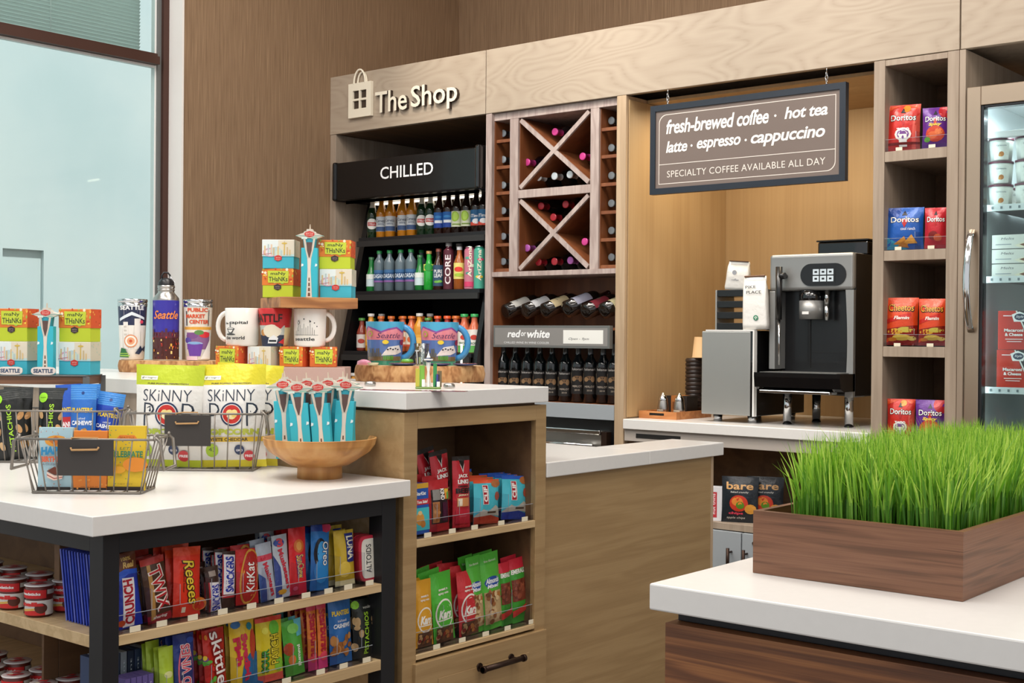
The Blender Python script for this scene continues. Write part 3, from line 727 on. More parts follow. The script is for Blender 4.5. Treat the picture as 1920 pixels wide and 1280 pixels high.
SPECS = {
 'stella': dict(H=.245, r=.031, kind=0, body='#17301a', cap='#e2dcc8', caplab='#e6e0d0', lab='#12301c', items=[('e', .5, .55, .5, .46, '#f2efe8'), ('r', .12, .42, .9, .66, '#c8332b'), ('t', 'STELLA', .5, .54, .6, .12, '#f4f4f4', {'b': .02})]),
 'corona': dict(H=.245, r=.03, kind=0, body='#c07a1c', cap='#c8a24a', lab='#c9cdd0', items=[('r', 0, .02, 1, .32, '#37507a'), ('t', 'Cerveza', .5, .72, .8, .2, '#1d2a4a'), ('t', 'extra', .5, .5, .5, .12, '#27406a')]),
 'paleblue': dict(H=.245, r=.032, kind=0, body='#2a130b', cap='#23407a', lab='#2166b4', items=[('r', 0, .0, 1, .3, '#163f97'), ('r', .1, .3, .75, .48, '#f0f2f4'), ('e', .4, .7, .3, .1, '#3f8fd0')]),
 'lime': dict(H=.245, r=.032, kind=0, body='#1e0f0a', cap='#1c1c1c', lab='#d9dcc0', items=[('e', .35, .66, .33, .4, '#a6cc3c'), ('e', .38, .66, .22, .3, '#bfe060'), ('r', .1, .12, .9, .2, '#7d9a3a')]),
 'timbers': dict(H=.245, r=.032, kind=0, body='#1e0f0a', cap='#1c1c1c', lab='#21618f', items=[('r', 0, 0, 1, .22, '#d34a36'), ('e', .5, .28, .3, .2, '#f0f0f0'), ('t', 'iTimes', .5, .62, .9, .2, '#f4f4f4', {'b': .02})]),
 'watergreen': dict(H=.235, r=.032, kind=0, body='#64747c', cap='#2f8a4c', lab='#27507f', items=[('r', 0, .75, 1, 1, '#3c6c9c'), ('r', 0, 0, 1, .15, '#8a5fa0'), ('t', 'DASANI', .5, .5, .95, .34, '#dfeaf2', {'b': .02})], shoulder=.74, neck=.013, capr=.016, lz=(.22, .52), mat='pet'),
 'perrier': dict(H=.2, r=.029, kind=0, body='#1f7a38', cap='#3a6b45', lab='#cfe3e6', items=[('r', 0, .6, 1, 1, '#e8efe8')], shoulder=.5, lz=(.15, .5)),
 'greensoda': dict(H=.22, r=.03, kind=0, body='#27a83a', cap='#b8935a', lab='#d8e26a', items=[('e', .5, .5, .4, .3, '#2c9c3e')], shoulder=.55, lz=(.5, .66)),
 'icedtea': dict(H=.23, r=.031, kind=0, body='#3a1c14', cap='#8a4a3c', lab='#31506c', items=[('t', 'PURE', .5, .7, .7, .16, '#f0f0f0', {'b': .02}), ('t', 'LEAF', .5, .5, .7, .18, '#f0f0f0', {'b': .02}), ('e', .4, .2, .25, .1, '#6db244'), ('e', .65, .22, .2, .1, '#7dc250')], shoulder=.6, lz=(.1, .6)),
 'tallred': dict(H=.26, r=.029, kind=0, body='#5a2432', cap='#b9b4b2', lab='#571e2e', items=[('t', 'CORE', .45, .5, .75, .5, '#efe4e6', {'rot': 90, 'b': .02})], shoulder=.85, neck=.016, lz=(.02, .84)),
 'lemontea': dict(H=.235, r=.031, kind=0, body='#a55a26', cap='#d8d8d8', lab='#e9dc7c', items=[('e', .45, .6, .36, .2, '#e33b2f'), ('e', .5, .25, .4, .14, '#a8c83e')], shoulder=.66, lz=(.25, .62), mat='pet'),
 'can': dict(H=.235, r=.031, kind=0, body='#b5607a', cap='#9fc0b4', lab='#c8788c', items=[('e', .3, .8, .2, .1, '#58a890'), ('e', .7, .6, .2, .12, '#f0e0d0'), ('e', .4, .4, .24, .1, '#3f9a8c'), ('r', 0, .05, 1, .18, '#d8406c'), ('t', 'AriZona', .5, .7, .8, .3, '#f6ecd8', {'rot': 90, 'b': .02})], shoulder=.93, neck=.026, capr=.027, lz=(.02, .9), mat='print_gloss', capmat='chrome', capH=.02),
 'cangreen': dict(H=.235, r=.031, kind=0, body='#3fa088', cap='#9fc0b4', lab='#4cab92', items=[('e', .5, .3, .3, .12, '#e8c84a'), ('e', .6, .75, .26, .1, '#d8406c'), ('t', 'AriZona', .5, .6, .8, .3, '#f6ecd8', {'rot': 90, 'b': .02})], shoulder=.93, neck=.026, capr=.027, lz=(.02, .9), mat='print_gloss', capmat='chrome', capH=.02),
 'orange': dict(H=.215, r=.032, kind=0, body='#e0982c', cap='#cfcac4', lab='#e8a83c', items=[('e', .5, .5, .36, .24, '#f0c060')], shoulder=.68, neck=.015, capr=.019, lz=(.15, .45), mat='pet'),
 'peachb': dict(H=.20, r=.032, kind=0, body='#c9643a', cap='#cc6a2a', lab='#e8d8c4', items=[('e', .5, .5, .3, .24, '#d86a3a'), ('r', 0, .0, 1, .15, '#c04a2a')], shoulder=.7, neck=.015, capr=.02, lz=(.15, .55), mat='pet'),
 'greencap': dict(H=.21, r=.034, kind=0, body='#cf6a48', cap='#2f9a50', lab='#ece7de', items=[('e', .5, .66, .26, .18, '#c8402f'), ('r', 0, .0, 1, .3, '#5fb055'), ('t', 'TROPIC', .5, .4, .8, .1, '#2f6a3f', {'b': .02})], shoulder=.62, neck=.016, capr=.021, lz=(.02, .6), mat='pet'),
 'orangecap': dict(H=.2, r=.032, kind=0, body='#a8302a', cap='#e0592a', lab='#30261f', items=[('e', .5, .5, .3, .2, '#d8c8a8')], shoulder=.7, neck=.015, capr=.02, lz=(.1, .5), mat='pet'),
 'smallgreen': dict(H=.19, r=.03, kind=0, body='#8a3a2c', cap='#4a8a3a', lab='#d8cfc8', items=[('e', .5, .5, .3, .2, '#b04030')], shoulder=.6, neck=.014, capr=.019, lz=(.1, .5), mat='pet'),
}
ink('pet', .15, coat=.3)
BD = {'stella': 'green beer bottle with cream foil and red white label', 'corona': 'amber beer bottle with silver label', 'paleblue': 'brown beer bottle with blue label', 'lime': 'brown bottle with pale lime fruit label', 'timbers': 'brown beer bottle with blue and red label',
 'watergreen': 'clear water bottle with green cap', 'perrier': 'small dark green water bottle with pale label', 'greensoda': 'bright green soda bottle', 'icedtea': 'dark iced tea bottle with leaf label', 'tallred': 'tall dark red bottle with vertical lettering', 'lemontea': 'lemon iced tea bottle with yellow label',
 'can': 'tall pink patterned drinks can', 'cangreen': 'tall turquoise patterned drinks can', 'orange': 'orange juice bottle with white cap', 'peachb': 'peach juice bottle with orange cap', 'greencap': 'juice bottle with green cap and white label', 'orangecap': 'red juice bottle with orange cap', 'smallgreen': 'small juice bottle with green cap'}
R1 = [(697, 'stella'), (715, 'corona'), (732, 'corona'), (755, 'corona'), (772, 'corona'), (791, 'stella'), (807, 'stella'), (824, 'paleblue'), (841, 'paleblue'), (857, 'lime'), (875, 'lime'), (893, 'timbers'), (907, 'timbers')]
R2 = [(697, 'perrier'), (712, 'watergreen'), (731, 'watergreen'), (752, 'watergreen'), (771, 'watergreen'), (788, 'perrier'), (805, 'greensoda'), (823, 'icedtea'), (842, 'tallred'), (862, 'lemontea'), (882, 'can'), (900, 'cangreen')]
R3 = [(680, 'smallgreen'), (697, 'orange'), (716, 'peachb'), (735, 'peachb'), (757, 'peachb'), (773, 'peachb'), (788, 'orange'), (804, 'smallgreen'), (822, 'orangecap'), (840, 'orangecap'), (856, 'peachb'), (872, 'greencap'), (891, 'greencap')]
nth = ['leftmost', 'second', 'third', 'fourth', 'fifth', 'sixth', 'seventh', 'eighth', 'ninth', 'tenth', 'eleventh', 'twelfth', 'thirteenth', 'fourteenth', 'fifteenth', 'sixteenth', 'seventeenth']
for ri, (row, (z, y), rn) in enumerate(zip((R1, R2, R3), rows, ('top', 'middle', 'lower'))):
    for i, (px, k) in enumerate(row):
        sp = dict(SPECS[k])
        for bk in (0, 1):
            key = 'b_'+k
            if key not in PROTO: o = bottle('bottle' if 'can' not in k else 'drinks_can', **sp); PROTO[key] = o
            else: o = dup(PROTO[key])
            yy = y+.025+.03+bk*.085
            p = PY(px, 420, y+.055)
            xx = min(max(p.x, -5.462), -4.56)
            if i and bk == 0 and False: pass
            o.location = (xx, yy, z); o.rotation_euler = (0, 0, R(38))
            fb = 'in front' if bk == 0 else 'behind'
            tag(o, f'{BD[k]}, {nth[i]} {fb}, {rn} cooler shelf', 'drink bottle' if 'can' not in k else 'drinks can', f'drinks on the {rn} cooler shelf')
for i in range(11):   # lowest shelf, barely seen
    o = dup(PROTO[['b_orange', 'b_greencap', 'b_orangecap'][i % 3]]); o.location = (-5.44+i*.083, 5.13, .86)
    tag(o, f'juice bottle {nth[i]} from left on the lowest cooler shelf, seen behind the display', 'drink bottle', 'drinks on the lowest cooler shelf')
# ================================================================ SHOP SIGN (logo + letters on the header)
HYs = YF-.022
def raised(name, items, W, H, x0, z0, m, parent, depth=.02, front='cream', L=None):
    """letters with real depth standing off the header"""
    mb = MB()
    for p in items:
        vs, fs, c = shape2d(p, W, H)
        bm = bmesh.new(); bv = [bm.verts.new((x+x0, 0, z+z0)) for x, z in vs]
        for f in fs:
            try: bm.faces.new([bv[i] for i in f])
            except ValueError: pass
        bmesh.ops.recalc_face_normals(bm, faces=bm.faces[:])
        r = bmesh.ops.extrude_face_region(bm, geom=bm.faces[:]); 
        for v in r['geom']:
            if isinstance(v, bmesh.types.BMVert): v.co.y += depth
        bm.verts.index_update()
        fr = []; cs = []
        for f in bm.faces:
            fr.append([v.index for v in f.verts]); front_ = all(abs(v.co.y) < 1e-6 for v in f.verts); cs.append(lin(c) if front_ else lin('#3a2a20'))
        mb.add([v.co.copy() for v in bm.verts], fr, cs); bm.free()
    return mb.build(name, m, parent)
ss = empty('shop_sign', (-4.9, HYs, 2.5)); tag(ss, 'raised cream sign on the header reading The Shop with a gift bag logo', 'sign')
def rel(p): return (p.x+4.9, p.z-2.5)
a = rel(PY(703, 212, HYs)); b = rel(PY(763, 164, HYs)); c_ = rel(PY(770, 200, HYs)); d_ = rel(PY(856, 160, HYs))
tz0 = rel(PY(712, 212, HYs))[1]; tz1 = rel(PY(712, 172, HYs))[1]
hc = tz1-tz0
raised('letters', [('t', 'The', .5, .5, 1, 1, '#e9dfca', {'b': .012})], b[0]-a[0], hc, a[0], tz0, 'print_matte', ss)
sz0 = rel(PY(856, 200, HYs))[1]; sx0 = rel(PY(770, 200, HYs))[0]; sx1 = rel(PY(857, 190, HYs))[0]
raised('letters', [('t', 'Shop', .5, .5, 1, 1, '#e9dfca', {'b': .012})], sx1-sx0, hc*1.27, sx0, tz0-hc*.25, 'print_matte', ss)
bx0 = rel(PY(653, 190, HYs))[0]; bx1 = rel(PY(695, 190, HYs))[0]; bz0 = rel(PY(655, 222, HYs))[1]; bz1 = rel(PY(655, 158, HYs))[1]
bw = bx1-bx0; bh = bz1-bz0; u = .2; tt = .056
m = MB()
yy0, yy1 = 0, .02
x_ = [0, .2, .47, .53, .8, 1]; z_ = [0, .25, .485, .545, .78, 1]
for i in range(5):
    for j in range(5):
        if i in (1, 3) and j in (1, 3): continue
        m.box(bx0+bw*x_[i], bx0+bw*x_[i+1], 0, .02, bz0+bh*z_[j], bz0+bh*z_[j+1], '#e9dfca')
m.build('gift_bag_logo', 'print_matte', ss)
m = MB()
for i in (1, 3):
    for j in (1, 3): m.box(bx0+bw*x_[i], bx0+bw*x_[i+1], .012, .018, bz0+bh*z_[j], bz0+bh*z_[j+1], '#3a2c20')
m.build('logo_window', 'print_matte', ss)
m = MB()
for off, yy, sc_ in ((0, .004, 1), (.012, .014, .8)):
    pts = []
    for k in range(13):
        t = PI*k/12; pts.append((bx0+bw*.48+off-math.cos(t)*bw*.25*sc_, yy, bz1+math.sin(t)*bw*.42*sc_-.002))
    pts = [(pts[0][0], yy, bz1-.005)]+pts+[(pts[-1][0], yy, bz1-.005)]
    m.tube(pts, .006, 6, '#e9dfca')
m.build('bag_handle', 'print_matte', ss)
m = MB()
for x, z in ((bx0+bw/2, bz0+bh/2), (a[0]+.05, tz0+.05), (sx0+.05, tz0+.05), (b[0]-.05, tz0+.03), (sx1-.05, tz0+.05)): m.cyl((x, .021, z), (x, .022-.0, z), .004, col='#333333', n=6)
# ================================================================ HANGING COFFEE SIGN
SY = YF-.02
p0 = PY(1218, 365, SY); p1 = PY(1586, 148, SY); q1 = PY(1218, 204, SY)
hx0, hx1 = p0.x, p1.x; hz0 = (p0.z+PY(1585.7, 338.4, SY).z)/2; hz1 = (q1.z+p1.z)/2
hs = empty('coffee_sign', ((hx0+hx1)/2, SY, hz0)); tag(hs, 'hanging framed sign listing fresh brewed coffee, hot tea, latte, espresso and cappuccino', 'sign')
Wd, Hd = hx1-hx0, hz1-hz0; fr = .028
m = MB(); m.box(-Wd/2, Wd/2, 0, .03, 0, fr); m.box(-Wd/2, Wd/2, 0, .03, Hd-fr, Hd); m.box(-Wd/2, -Wd/2+fr, 0, .03, fr, Hd-fr); m.box(Wd/2-fr, Wd/2, 0, .03, fr, Hd-fr)
m.build('frame', 'sign_frame', hs)
fw_, fh_ = Wd-2*fr, Hd-2*fr
m = MB(); m.box(-fw_/2, fw_/2, .006, .024, fr, Hd-fr, '#6e6059')
def rrect(x0, z0, x1, z1, rr, th, W, H, corners, c):
    """line with round corners; fractions of metres"""
    out = []
    pts = []
    def arc(cx, cz, a0, k):
        if k:
            for i in range(9): t = a0+PI/2*i/8; pts.append((cx+rr*math.cos(t), cz+rr*math.sin(t)))
        else: pts.append((cx+rr*math.cos(a0+PI/4)*1.4142, cz+rr*math.sin(a0+PI/4)*1.4142))
    arc(x1-rr, z1-rr, 0, corners[0]); arc(x0+rr, z1-rr, PI/2, corners[1]); arc(x0+rr, z0+rr, PI, corners[2]); arc(x1-rr, z0+rr, 3*PI/2, corners[3])
    n = len(pts)
    cx, cz = (x0+x1)/2, (z0+z1)/2
    for i in range(n):
        a = pts[i]; b = pts[(i+1) % n]
        def inn(p): return (p[0]+(th if p[0] < cx else -th), p[1]+(th if p[1] < cz else -th))
        ai, bi = inn(a), inn(b)
        out.append(('p', [(a[0]/W, a[1]/H), (b[0]/W, b[1]/H), (bi[0]/W, bi[1]/H), (ai[0]/W, ai[1]/H)], c))
    return out
LC = '#d9cfc6'
it = rrect(.018, .018, fw_-.018, fh_-.018, .04, .0032, fw_, fh_, (0, 1, 0, 1), LC)
it += [('r', .018/fw_, .30, 1-.018/fw_, .309, LC)]
B = {'b': .022, 's': .22, 'ls': .95}
it += [('t', 'fresh-brewed coffee', .35, .785, .575, .185, '#efe9e2', B), ('e', .672, .775, .006, .006, '#efe9e2'), ('t', 'hot tea', .83, .79, .22, .145, '#efe9e2', B),
       ('t', 'latte', .125, .525, .125, .15, '#efe9e2', B), ('e', .212, .515, .006, .006, '#efe9e2'), ('t', 'espresso', .365, .495, .245, .15, '#efe9e2', B), ('e', .515, .515, .006, .006, '#efe9e2'), ('t', 'cappuccino', .735, .51, .385, .19, '#efe9e2', B),
       ('t', 'SPECIALTY COFFEE AVAILABLE ALL DAY', .5, .175, .86, .085, '#ddd4cb', {'ls': 1.05})]
prints(m, it, fw_, fh_, lambda x, z, e: Vector((x, .006-e, z+fr)), .0003, .00003)
m.build('printed_panel', 'print_matte', hs)
for px, py in ((1249, 172), (1547, 131)):
    x = PY(px, py, SY).x-(hx0+hx1)/2
    m = MB(); y_ = .015
    m.cyl((x, y_, Hd), (x, y_, Hd+.012), .004, n=8, mi=0)
    for k in range(3):
        cz = Hd+.018+k*.014; pts = []
        for i in range(12):
            t = 2*PI*i/12; a_ = math.cos(t)*.006; b_ = math.sin(t)*.010
            pts.append((x+(a_ if k % 2 else 0), y_+(0 if k % 2 else a_), cz+b_))
        m.tube(pts, .0018, 6, closed=True)
    m.cyl((x, y_, Hd+.055), (x, y_, max(Z0-hz0-.001, Hd+.056)), .002, n=6)
    m.build('hanging_hook', 'chrome', hs)
# bracket behind the header the hooks screw into
# ================================================================ COFFEE MACHINE
CZt = .90
cmx = PY(1522, 700, 5.35).x
cm = empty('coffee_machine', (0, 5.35, CZt)); tag(cm, 'tall silver and black bean to cup coffee machine on chrome legs', 'coffee machine')
def cmp(px, py, dy=0): p = PY(px, py, 5.35+dy); return p.x, p.z-CZt
def cbox(n, pxa, pya, pxb, pyb, y0, y1, m, bev=.004, par=None, seg=2):
    x0, z1 = cmp(pxa, pya, min(y0, 0)); x1, z0 = cmp(pxb, pyb, min(y0, 0))
    return MB().bbox(min(x0, x1), max(x0, x1), y0, y1, min(z0, z1), max(z0, z1), bev, '#ffffff', 0, None, seg).build(n, m, par or cm)
X0, ZT = cmp(1443, 478); X1, ZB = cmp(1599, 746)
ZBm = cmp(1520, 742)[1]
MB().bbox(X0+.004, X1-.004, .12, .50, ZBm, ZT-.004, .006).build('housing', 'black_plastic', cm)
MB().bbox(X1-.0035, X1+.001, .02, .50, ZBm+.004, ZT-.004, .002).build('side_cover', 'black_plastic', cm)
zh = cmp(1520, 544)[1]
MB().bbox(X0, X1, -.002, .125, zh, ZT, .014, seg=3).build('top_fascia', 'machine_silver', cm)
MB().bbox(X0, cmp(1453, 600)[0], .0, .12, cmp(1450, 692)[1], zh-.0005, .004).build('side_trim', 'machine_silver', cm)
# right curved trim
xr0 = cmp(1585, 600)[0]
poly = []
for i in range(9):
    t = i/8; z = zh-.0005+(ZBm-zh)*t; poly.append((xr0+.012*math.sin(PI*t*.9)-.004*t, z))
poly += [(X1, ZBm), (X1, zh-.0005)]
MB().prism(poly, .0, .12).build('side_trim', 'machine_silver', cm)
MB().box(cmp(1453, 600)[0]+.001, xr0-.002, .10, .119, cmp(1520, 700)[1], zh-.001).build('cavity_back', 'black_plastic', cm)
g = MB(); zc0 = cmp(1520, 690)[1]
xa, xb = cmp(1501, 600)[0], cmp(1570, 600)[0]
g.box(xa, xa+.002, .097, .0995, zc0, zh-.02); g.box(xb, xb+.002, .097, .0995, zc0, zh-.02); g.box(xa, xb, .097, .0995, zc0+.07, zc0+.072)
g.build('panel_joint', 'dark_inside', cm)
MB().bbox(cmp(1576, 600)[0], cmp(1584, 600)[0], .09, .0995, cmp(1576, 630)[1], cmp(1576, 552)[1], .001).build('side_vent', 'grey_frame', cm)
# screen pill
sx0, sz1 = cmp(1502, 495); sx1, sz0 = cmp(1587, 535); rr = (sz1-sz0)/2; cz = (sz0+sz1)/2
pts = []
for i in range(13): t = -PI/2+PI*i/12; pts.append((sx1-rr+rr*math.cos(t), cz+rr*math.sin(t)))
for i in range(13): t = PI/2+PI*i/12; pts.append((sx0+rr+rr*math.cos(t), cz+rr*math.sin(t)))
pill = MB().prism(pts, -.006, -.0022).build('screen_surround', 'black_plastic', cm)
gx0, gz1 = cmp(1522, 502); gx1, gz0 = cmp(1567, 530)
m = MB(); m.box(gx0, gx1, -.0072, -.0062, gz0, gz1, '#ffffff', 0)
gw, gh = (gx1-gx0), (gz1-gz0)
for i in range(3):
    for j in range(2):
        m.box(gx0+gw*(.08+.3*i), gx0+gw*(.33+.3*i), -.0078, -.0073, gz0+gh*(.1+.44*j), gz0+gh*(.46+.44*j), '#fff', 1)
        m.box(gx0+gw*(.15+.3*i), gx0+gw*(.26+.3*i), -.0082, -.0079, gz0+gh*(.22+.44*j), gz0+gh*(.34+.44*j), '#fff', 0)
m.build('touch_screen', ['black_plastic', 'screen_glow'], pill)
# spout
px, pz = cmp(1511, 598); _, pt = cmp(1511, 563); _, ptt = cmp(1511, 544)
r_ = (cmp(1532, 580)[0]-cmp(1490, 580)[0])/2
m = MB(); m.lathe([(.0001, pz), (r_, pz), (r_, pt), (.0001, pt)], 28, '#fff', 0, Matrix.Translation((px, .055, 0))); sp = m.build('spout', 'machine_silver', cm)
MB().lathe([(r_*.98, pt+.0005), (r_*1.02, pt+.008), (r_*1.02, ptt-.001), (.001, ptt-.001)], 28, '#fff', 0, Matrix.Translation((px, .055, 0))).build('spout_collar', 'black_gloss', sp)
MB().box(px-.018, px+.014, .055-r_-.002, .055-r_+.004, pz+.022, pz+.034).build('spout_plate', 'white_coat', sp)
m = MB(); x_, z_a = cmp(1541, 600); m.cyl((x_, .05, z_a), (x_, .05, cmp(1541, 570)[1]), .011, .013, 14); m.cyl((x_, .05, cmp(1541, 570)[1]), (x_, .05, zh-.001), .013, .013, 14); m.build('hot_water_nozzle', 'chrome', cm)
# steam wand
x_, zt_ = cmp(1460, 500, -.05); _, zb_ = cmp(1460, 599, -.05)
m = MB(); m.cyl((x_, -.045, zb_), (x_, -.045, zt_), .014, .016, 14); m.cyl((x_-.0, -.045, cmp(1466, 517, -.05)[1]), (x_+.03, -.045, cmp(1466, 517, -.05)[1]), .015, .015, 14); m.cyl((x_+.012, -.045, cmp(1466, 517, -.05)[1]), (x_+.012, -.0025, cmp(1466, 517, -.05)[1]), .01, .01, 10)
wd = m.build('steam_wand', 'black_plastic', cm)
MB().cyl((x_+.004, -.045, cmp(1460, 684, -.05)[1]), (x_+.002, -.045, zb_-.0005), .005, .006, 10).build('wand_pipe', 'chrome', wd)
# drip tray
tx0, tz1 = cmp(1436, 701, -.10); tx1, tz0 = cmp(1600, 745, -.10)
tzz = cmp(1520, 700, -.1)[1]
poly = [(-.13, tzz), (-.13, tzz-.02), (-.120, tzz-.066), (-.09, tzz-.078), (.11, tzz-.078), (.11, tzz)]
vs = [(X0-.004, y, z) for y, z in poly]+[(X1+.0, y, z) for y, z in poly]; n = len(poly)
MB().add(vs, [tuple(range(n)), tuple(range(2*n-1, n-1, -1))]+[((i+1) % n, i, n+i, n+(i+1) % n) for i in range(n)]).build('drip_tray', 'black_gloss', cm)
MB().box(X0+.02, X1-.02, -.12, .09, tzz+.0005, tzz+.003).build('drip_grid', 'grey_frame', cm)
MB().bbox(X0+.02, X1-.05, -.124, -.05, tzz-.092, tzz-.0785, .003).build('chrome_lip', 'chrome', cm)
for px_, py_ in ((1476, 795), (1594, 801), (1537, 790)):
    p = PZ(px_, py_, CZt)
    zt2 = ZBm-.0005 if p.y > 5.48 else tzz-.0925
    if px_ == 1594: p.x = X1-.04; 
    y2 = max(p.y-5.35, -.02) if p.y < 5.48 else .28
    zt2 = (ZBm if y2 > .11 else tzz-.078)-.0005
    m = MB(); m.cyl((p.x, y2, .0), (p.x, y2, .006), .021, .021, 16, '#222'); o = m.build('leg_pad', 'black_plastic', cm)
    MB().cyl((p.x, y2, .0062), (p.x, y2, zt2), .019, .0205, 18).build('leg', 'chrome', cm)
m = MB(); hx_, hz_ = cmp(1531, 474, .1); hx2 = X1-.02
m.bbox(X0+.16, X1-.01, .16, .44, ZT-.0035, ZT+.062, .008); m.build('bean_hopper', 'smoked', cm)
MB().bbox(X0+.155, X1-.005, .155, .445, ZT+.0625, ZT+.07, .003).build('hopper_lid', 'black_plastic', cm)
# ================================================================ MILK COOLER
mk = empty('milk_cooler', (0, 5.28, CZt)); tag(mk, 'small milk cooler with brushed grey door on short chrome feet', 'cooler')
def mp(px, py, dy=0): p = PY(px, py, 5.28+dy); return p.x, p.z-CZt
ax, az1 = mp(1316, 619); bx_, _ = mp(1407, 619); _, az0 = mp(1316, 776)
MB().bbox(ax, bx_+.02, .03, .50, az0, az1, .004).build('body', 'black_plastic', mk)
MB().bbox(ax, bx_-.0, 0, .029, az0+.002, az1-.004, .004).build('door', 'brushed', mk)
MB().box(bx_+.0005, bx_+.011, .004, .0295, az0, az1).build('door_edge', 'black_gloss', mk)
MB().box(bx_+.0115, bx_+.019, .002, .0295, az0, az1+.003).build('door_trim', 'white_coat', mk)
MB().box(ax+.02, bx_+.011, .002, .028, az1-.003, az1+.003).build('door_trim', 'white_coat', mk)
for x, y in ((ax+.055, .06), (bx_-.02, .06), (bx_-.02, .44), (ax+.055, .44)):
    MB().cyl((x, y, 0), (x, y, az0-.0005), .0195, .0225, 18).build('foot', 'chrome', mk)
MKT = CZt+az1
# organiser rack on top of the cooler
rk = empty('slatted_organiser', (0, 5.36, MKT+.0005)); tag(rk, 'dark slatted organiser rack with metal sides on top of the milk cooler', 'rack')
def rp(px, py, dy=0): p = PY(px, py, 5.36+dy); return p.x, p.z-MKT
rx0, rz1 = rp(1345, 544); rx1, _ = rp(1437, 560)
MB().bbox(rx0-.008, rx0, -.004, .16, .001, rz1, .001).build('side_plate', 'brushed', rk)
MB().bbox(rx1, rx1+.006, -.004, .16, .001, rz1, .001).build('side_plate', 'brushed', rk)
for k in range(4):
    z = rz1-(k+1)*.0+(-.012-k*.052)
    if z-.018 < .001: z = .020
    MB().bbox(rx0+.0005, rx1-.0005, 0, .012, z-.018, z+.012, .001).build('slat', 'black_plastic', rk)
    MB().box(rx0+.0005, rx1-.0005, .0125, .158, z-.019, z-.015).build('shelf', 'black_plastic', rk)
for k in range(3):
    z = rz1-.012-k*.052-.0145
    o = MB()
    for q in range(3): o.bbox(rx0+.02+q*.03, rx0+.046+q*.03, .02, .13, 0, .018, .004, ['#d9d9d9', '#b9c3cc', '#e6e0d4'][q])
    o = o.build('sachet_stack', 'print_foil'); 
    o.location = (0, 5.36, MKT+.0005+z-.0+.0) ; o.location.z -= .0
    tag(o, f'white sachets on the {["top", "middle", "lowest"][k]} shelf of the dark organiser', 'sachets', 'sachets in the organiser')
    o.location.z = MKT+.0005+rz1-.012-(k+1)*.052-.0145 if k < 2 else MKT+.0005+.006
def coffee_bag(W, H, t, items, fold=True):
    mb = MB(); sd = random.random()*20
    secs = [(0, 1, 1), (.1, 1.02, 1.05), (.35, 1, 1), (.6, .98, .95), (.8, .94, .6), (.9, .9, .3), (.93, .9, .25), (1, .86, .30)]
    n = 16; rings = []
    for (zz, sw_, sd_) in secs:
        ring = []
        for i in range(n):
            a = 2*PI*i/n; cx = math.copysign(abs(math.cos(a))**.35, math.cos(a)); cy = math.copysign(abs(math.sin(a))**.35, math.sin(a))
            j = noise.noise(Vector((cx*3+sd, cy*3, zz*7)))*.004
            ring.append((cx*(W/2*sw_)+j, cy*(t/2*sd_)+j, zz*H))
        rings.append(ring)
    vs = [p for r in rings for p in r]; fs = []
    for j in range(len(rings)-1):
        for i in range(n): fs.append((j*n+i, j*n+(i+1) % n, (j+1)*n+(i+1) % n, (j+1)*n+i))
    fs.append(tuple(range(n))[::-1]); fs.append(tuple((len(rings)-1)*n+i for i in range(n)))
    mb.add(vs, fs, '#e9e6e0', 0, True)
    o = mb.build('coffee_bag', 'print_foil')
    m = MB(); prints(m, items, W, H, lambda x, z, e: Vector((x, -(t/2*1.06)-.001-e, z)), .0004); m.build('printed_design', 'print_matte', o)
    m = MB(); m.bbox(-W*.42, W*.42, -t*.24, t*.1, H*.985, H*1.02, .003, '#6a4a34'); m.build('tin_tie', 'print_foil', o)
    return o
def siren(x, z, r): return [('e', x, z, r, r, '#1f7a55', 24), ('e', x, z-.002, r*.55, r*.6, '#f0efe8', 14), ('e', x, z+.002, r*.32, r*.36, '#1f7a55', 10), ('e', x-r*.3, z-.015, r*.16, r*.3, '#1f7a55', 8), ('e', x+r*.3, z-.015, r*.16, r*.3, '#1f7a55', 8), ('e', x, z, r*.14, r*.22, '#f0efe8', 8)]
pb = rp(1413, 616, -.06)
s = mpp((pb[0], 5.3, 1.4))
b2 = coffee_bag(48*s, 100*s, .05, [('t', 'PIKE', .38, .80, .42, .055, '#2b2b2b', {'b': .01}), ('t', 'PLACE', .5, .70, .6, .055, '#2b2b2b', {'b': .01})]+siren(.56, .22, .1))
put(b2, (pb[0]+.004, 5.32, MKT+.0045), R(10), 0, R(-2)); tag(b2, 'white paper coffee bag printed PIKE PLACE beside the organiser', 'coffee bag')
pb = rp(1378, 544, .06)
b1 = coffee_bag(46*s, 56*s, .06, [('t', 'coffee', .45, .35, .3, .08, '#8a8f98'), ('e', .4, .6, .1, .1, '#a8acb4', 12)])
put(b1, (pb[0]-.004, 5.45, MKT+.0005+rz1+.002), R(14), 0, R(4)); tag(b1, 'crumpled white coffee bag lying on top of the organiser rack', 'coffee bag')
# ---- bamboo tray with shakers and boxes
tp = PZ(1195, 783, CZt); tq = PZ(1267, 787.5, CZt)
ty0 = tp.y-.0; tr = empty('bamboo_tray', (-3.558, ty0, CZt)); tag(tr, 'bamboo tray with a hand slot at the left of the coffee counter', 'tray')
tw = min(tq.x, ax-.05)-(-3.558)
tw = .215; td = .32; th = .036
m = MB(); m.box(0, tw, 0, td, 0, .008); m.box(0, .01, 0, td, .008, th); m.box(tw-.01, tw, 0, td, .008, th); m.box(.01, tw-.01, td-.01, td, .008, th)
m.box(.01, .06, 0, .01, .008, th); m.box(tw-.07, tw-.01, 0, .01, .008, th); m.box(.06, tw-.07, 0, .01, .028, th); m.box(.06, tw-.07, 0, .01, .008, .016)
m.build('tray_body', 'bamboo', tr)
m = MB(); m.box(.061, tw-.071, .004, .0095, .0162, .0278); m.build('hand_slot', 'dark_inside', tr)
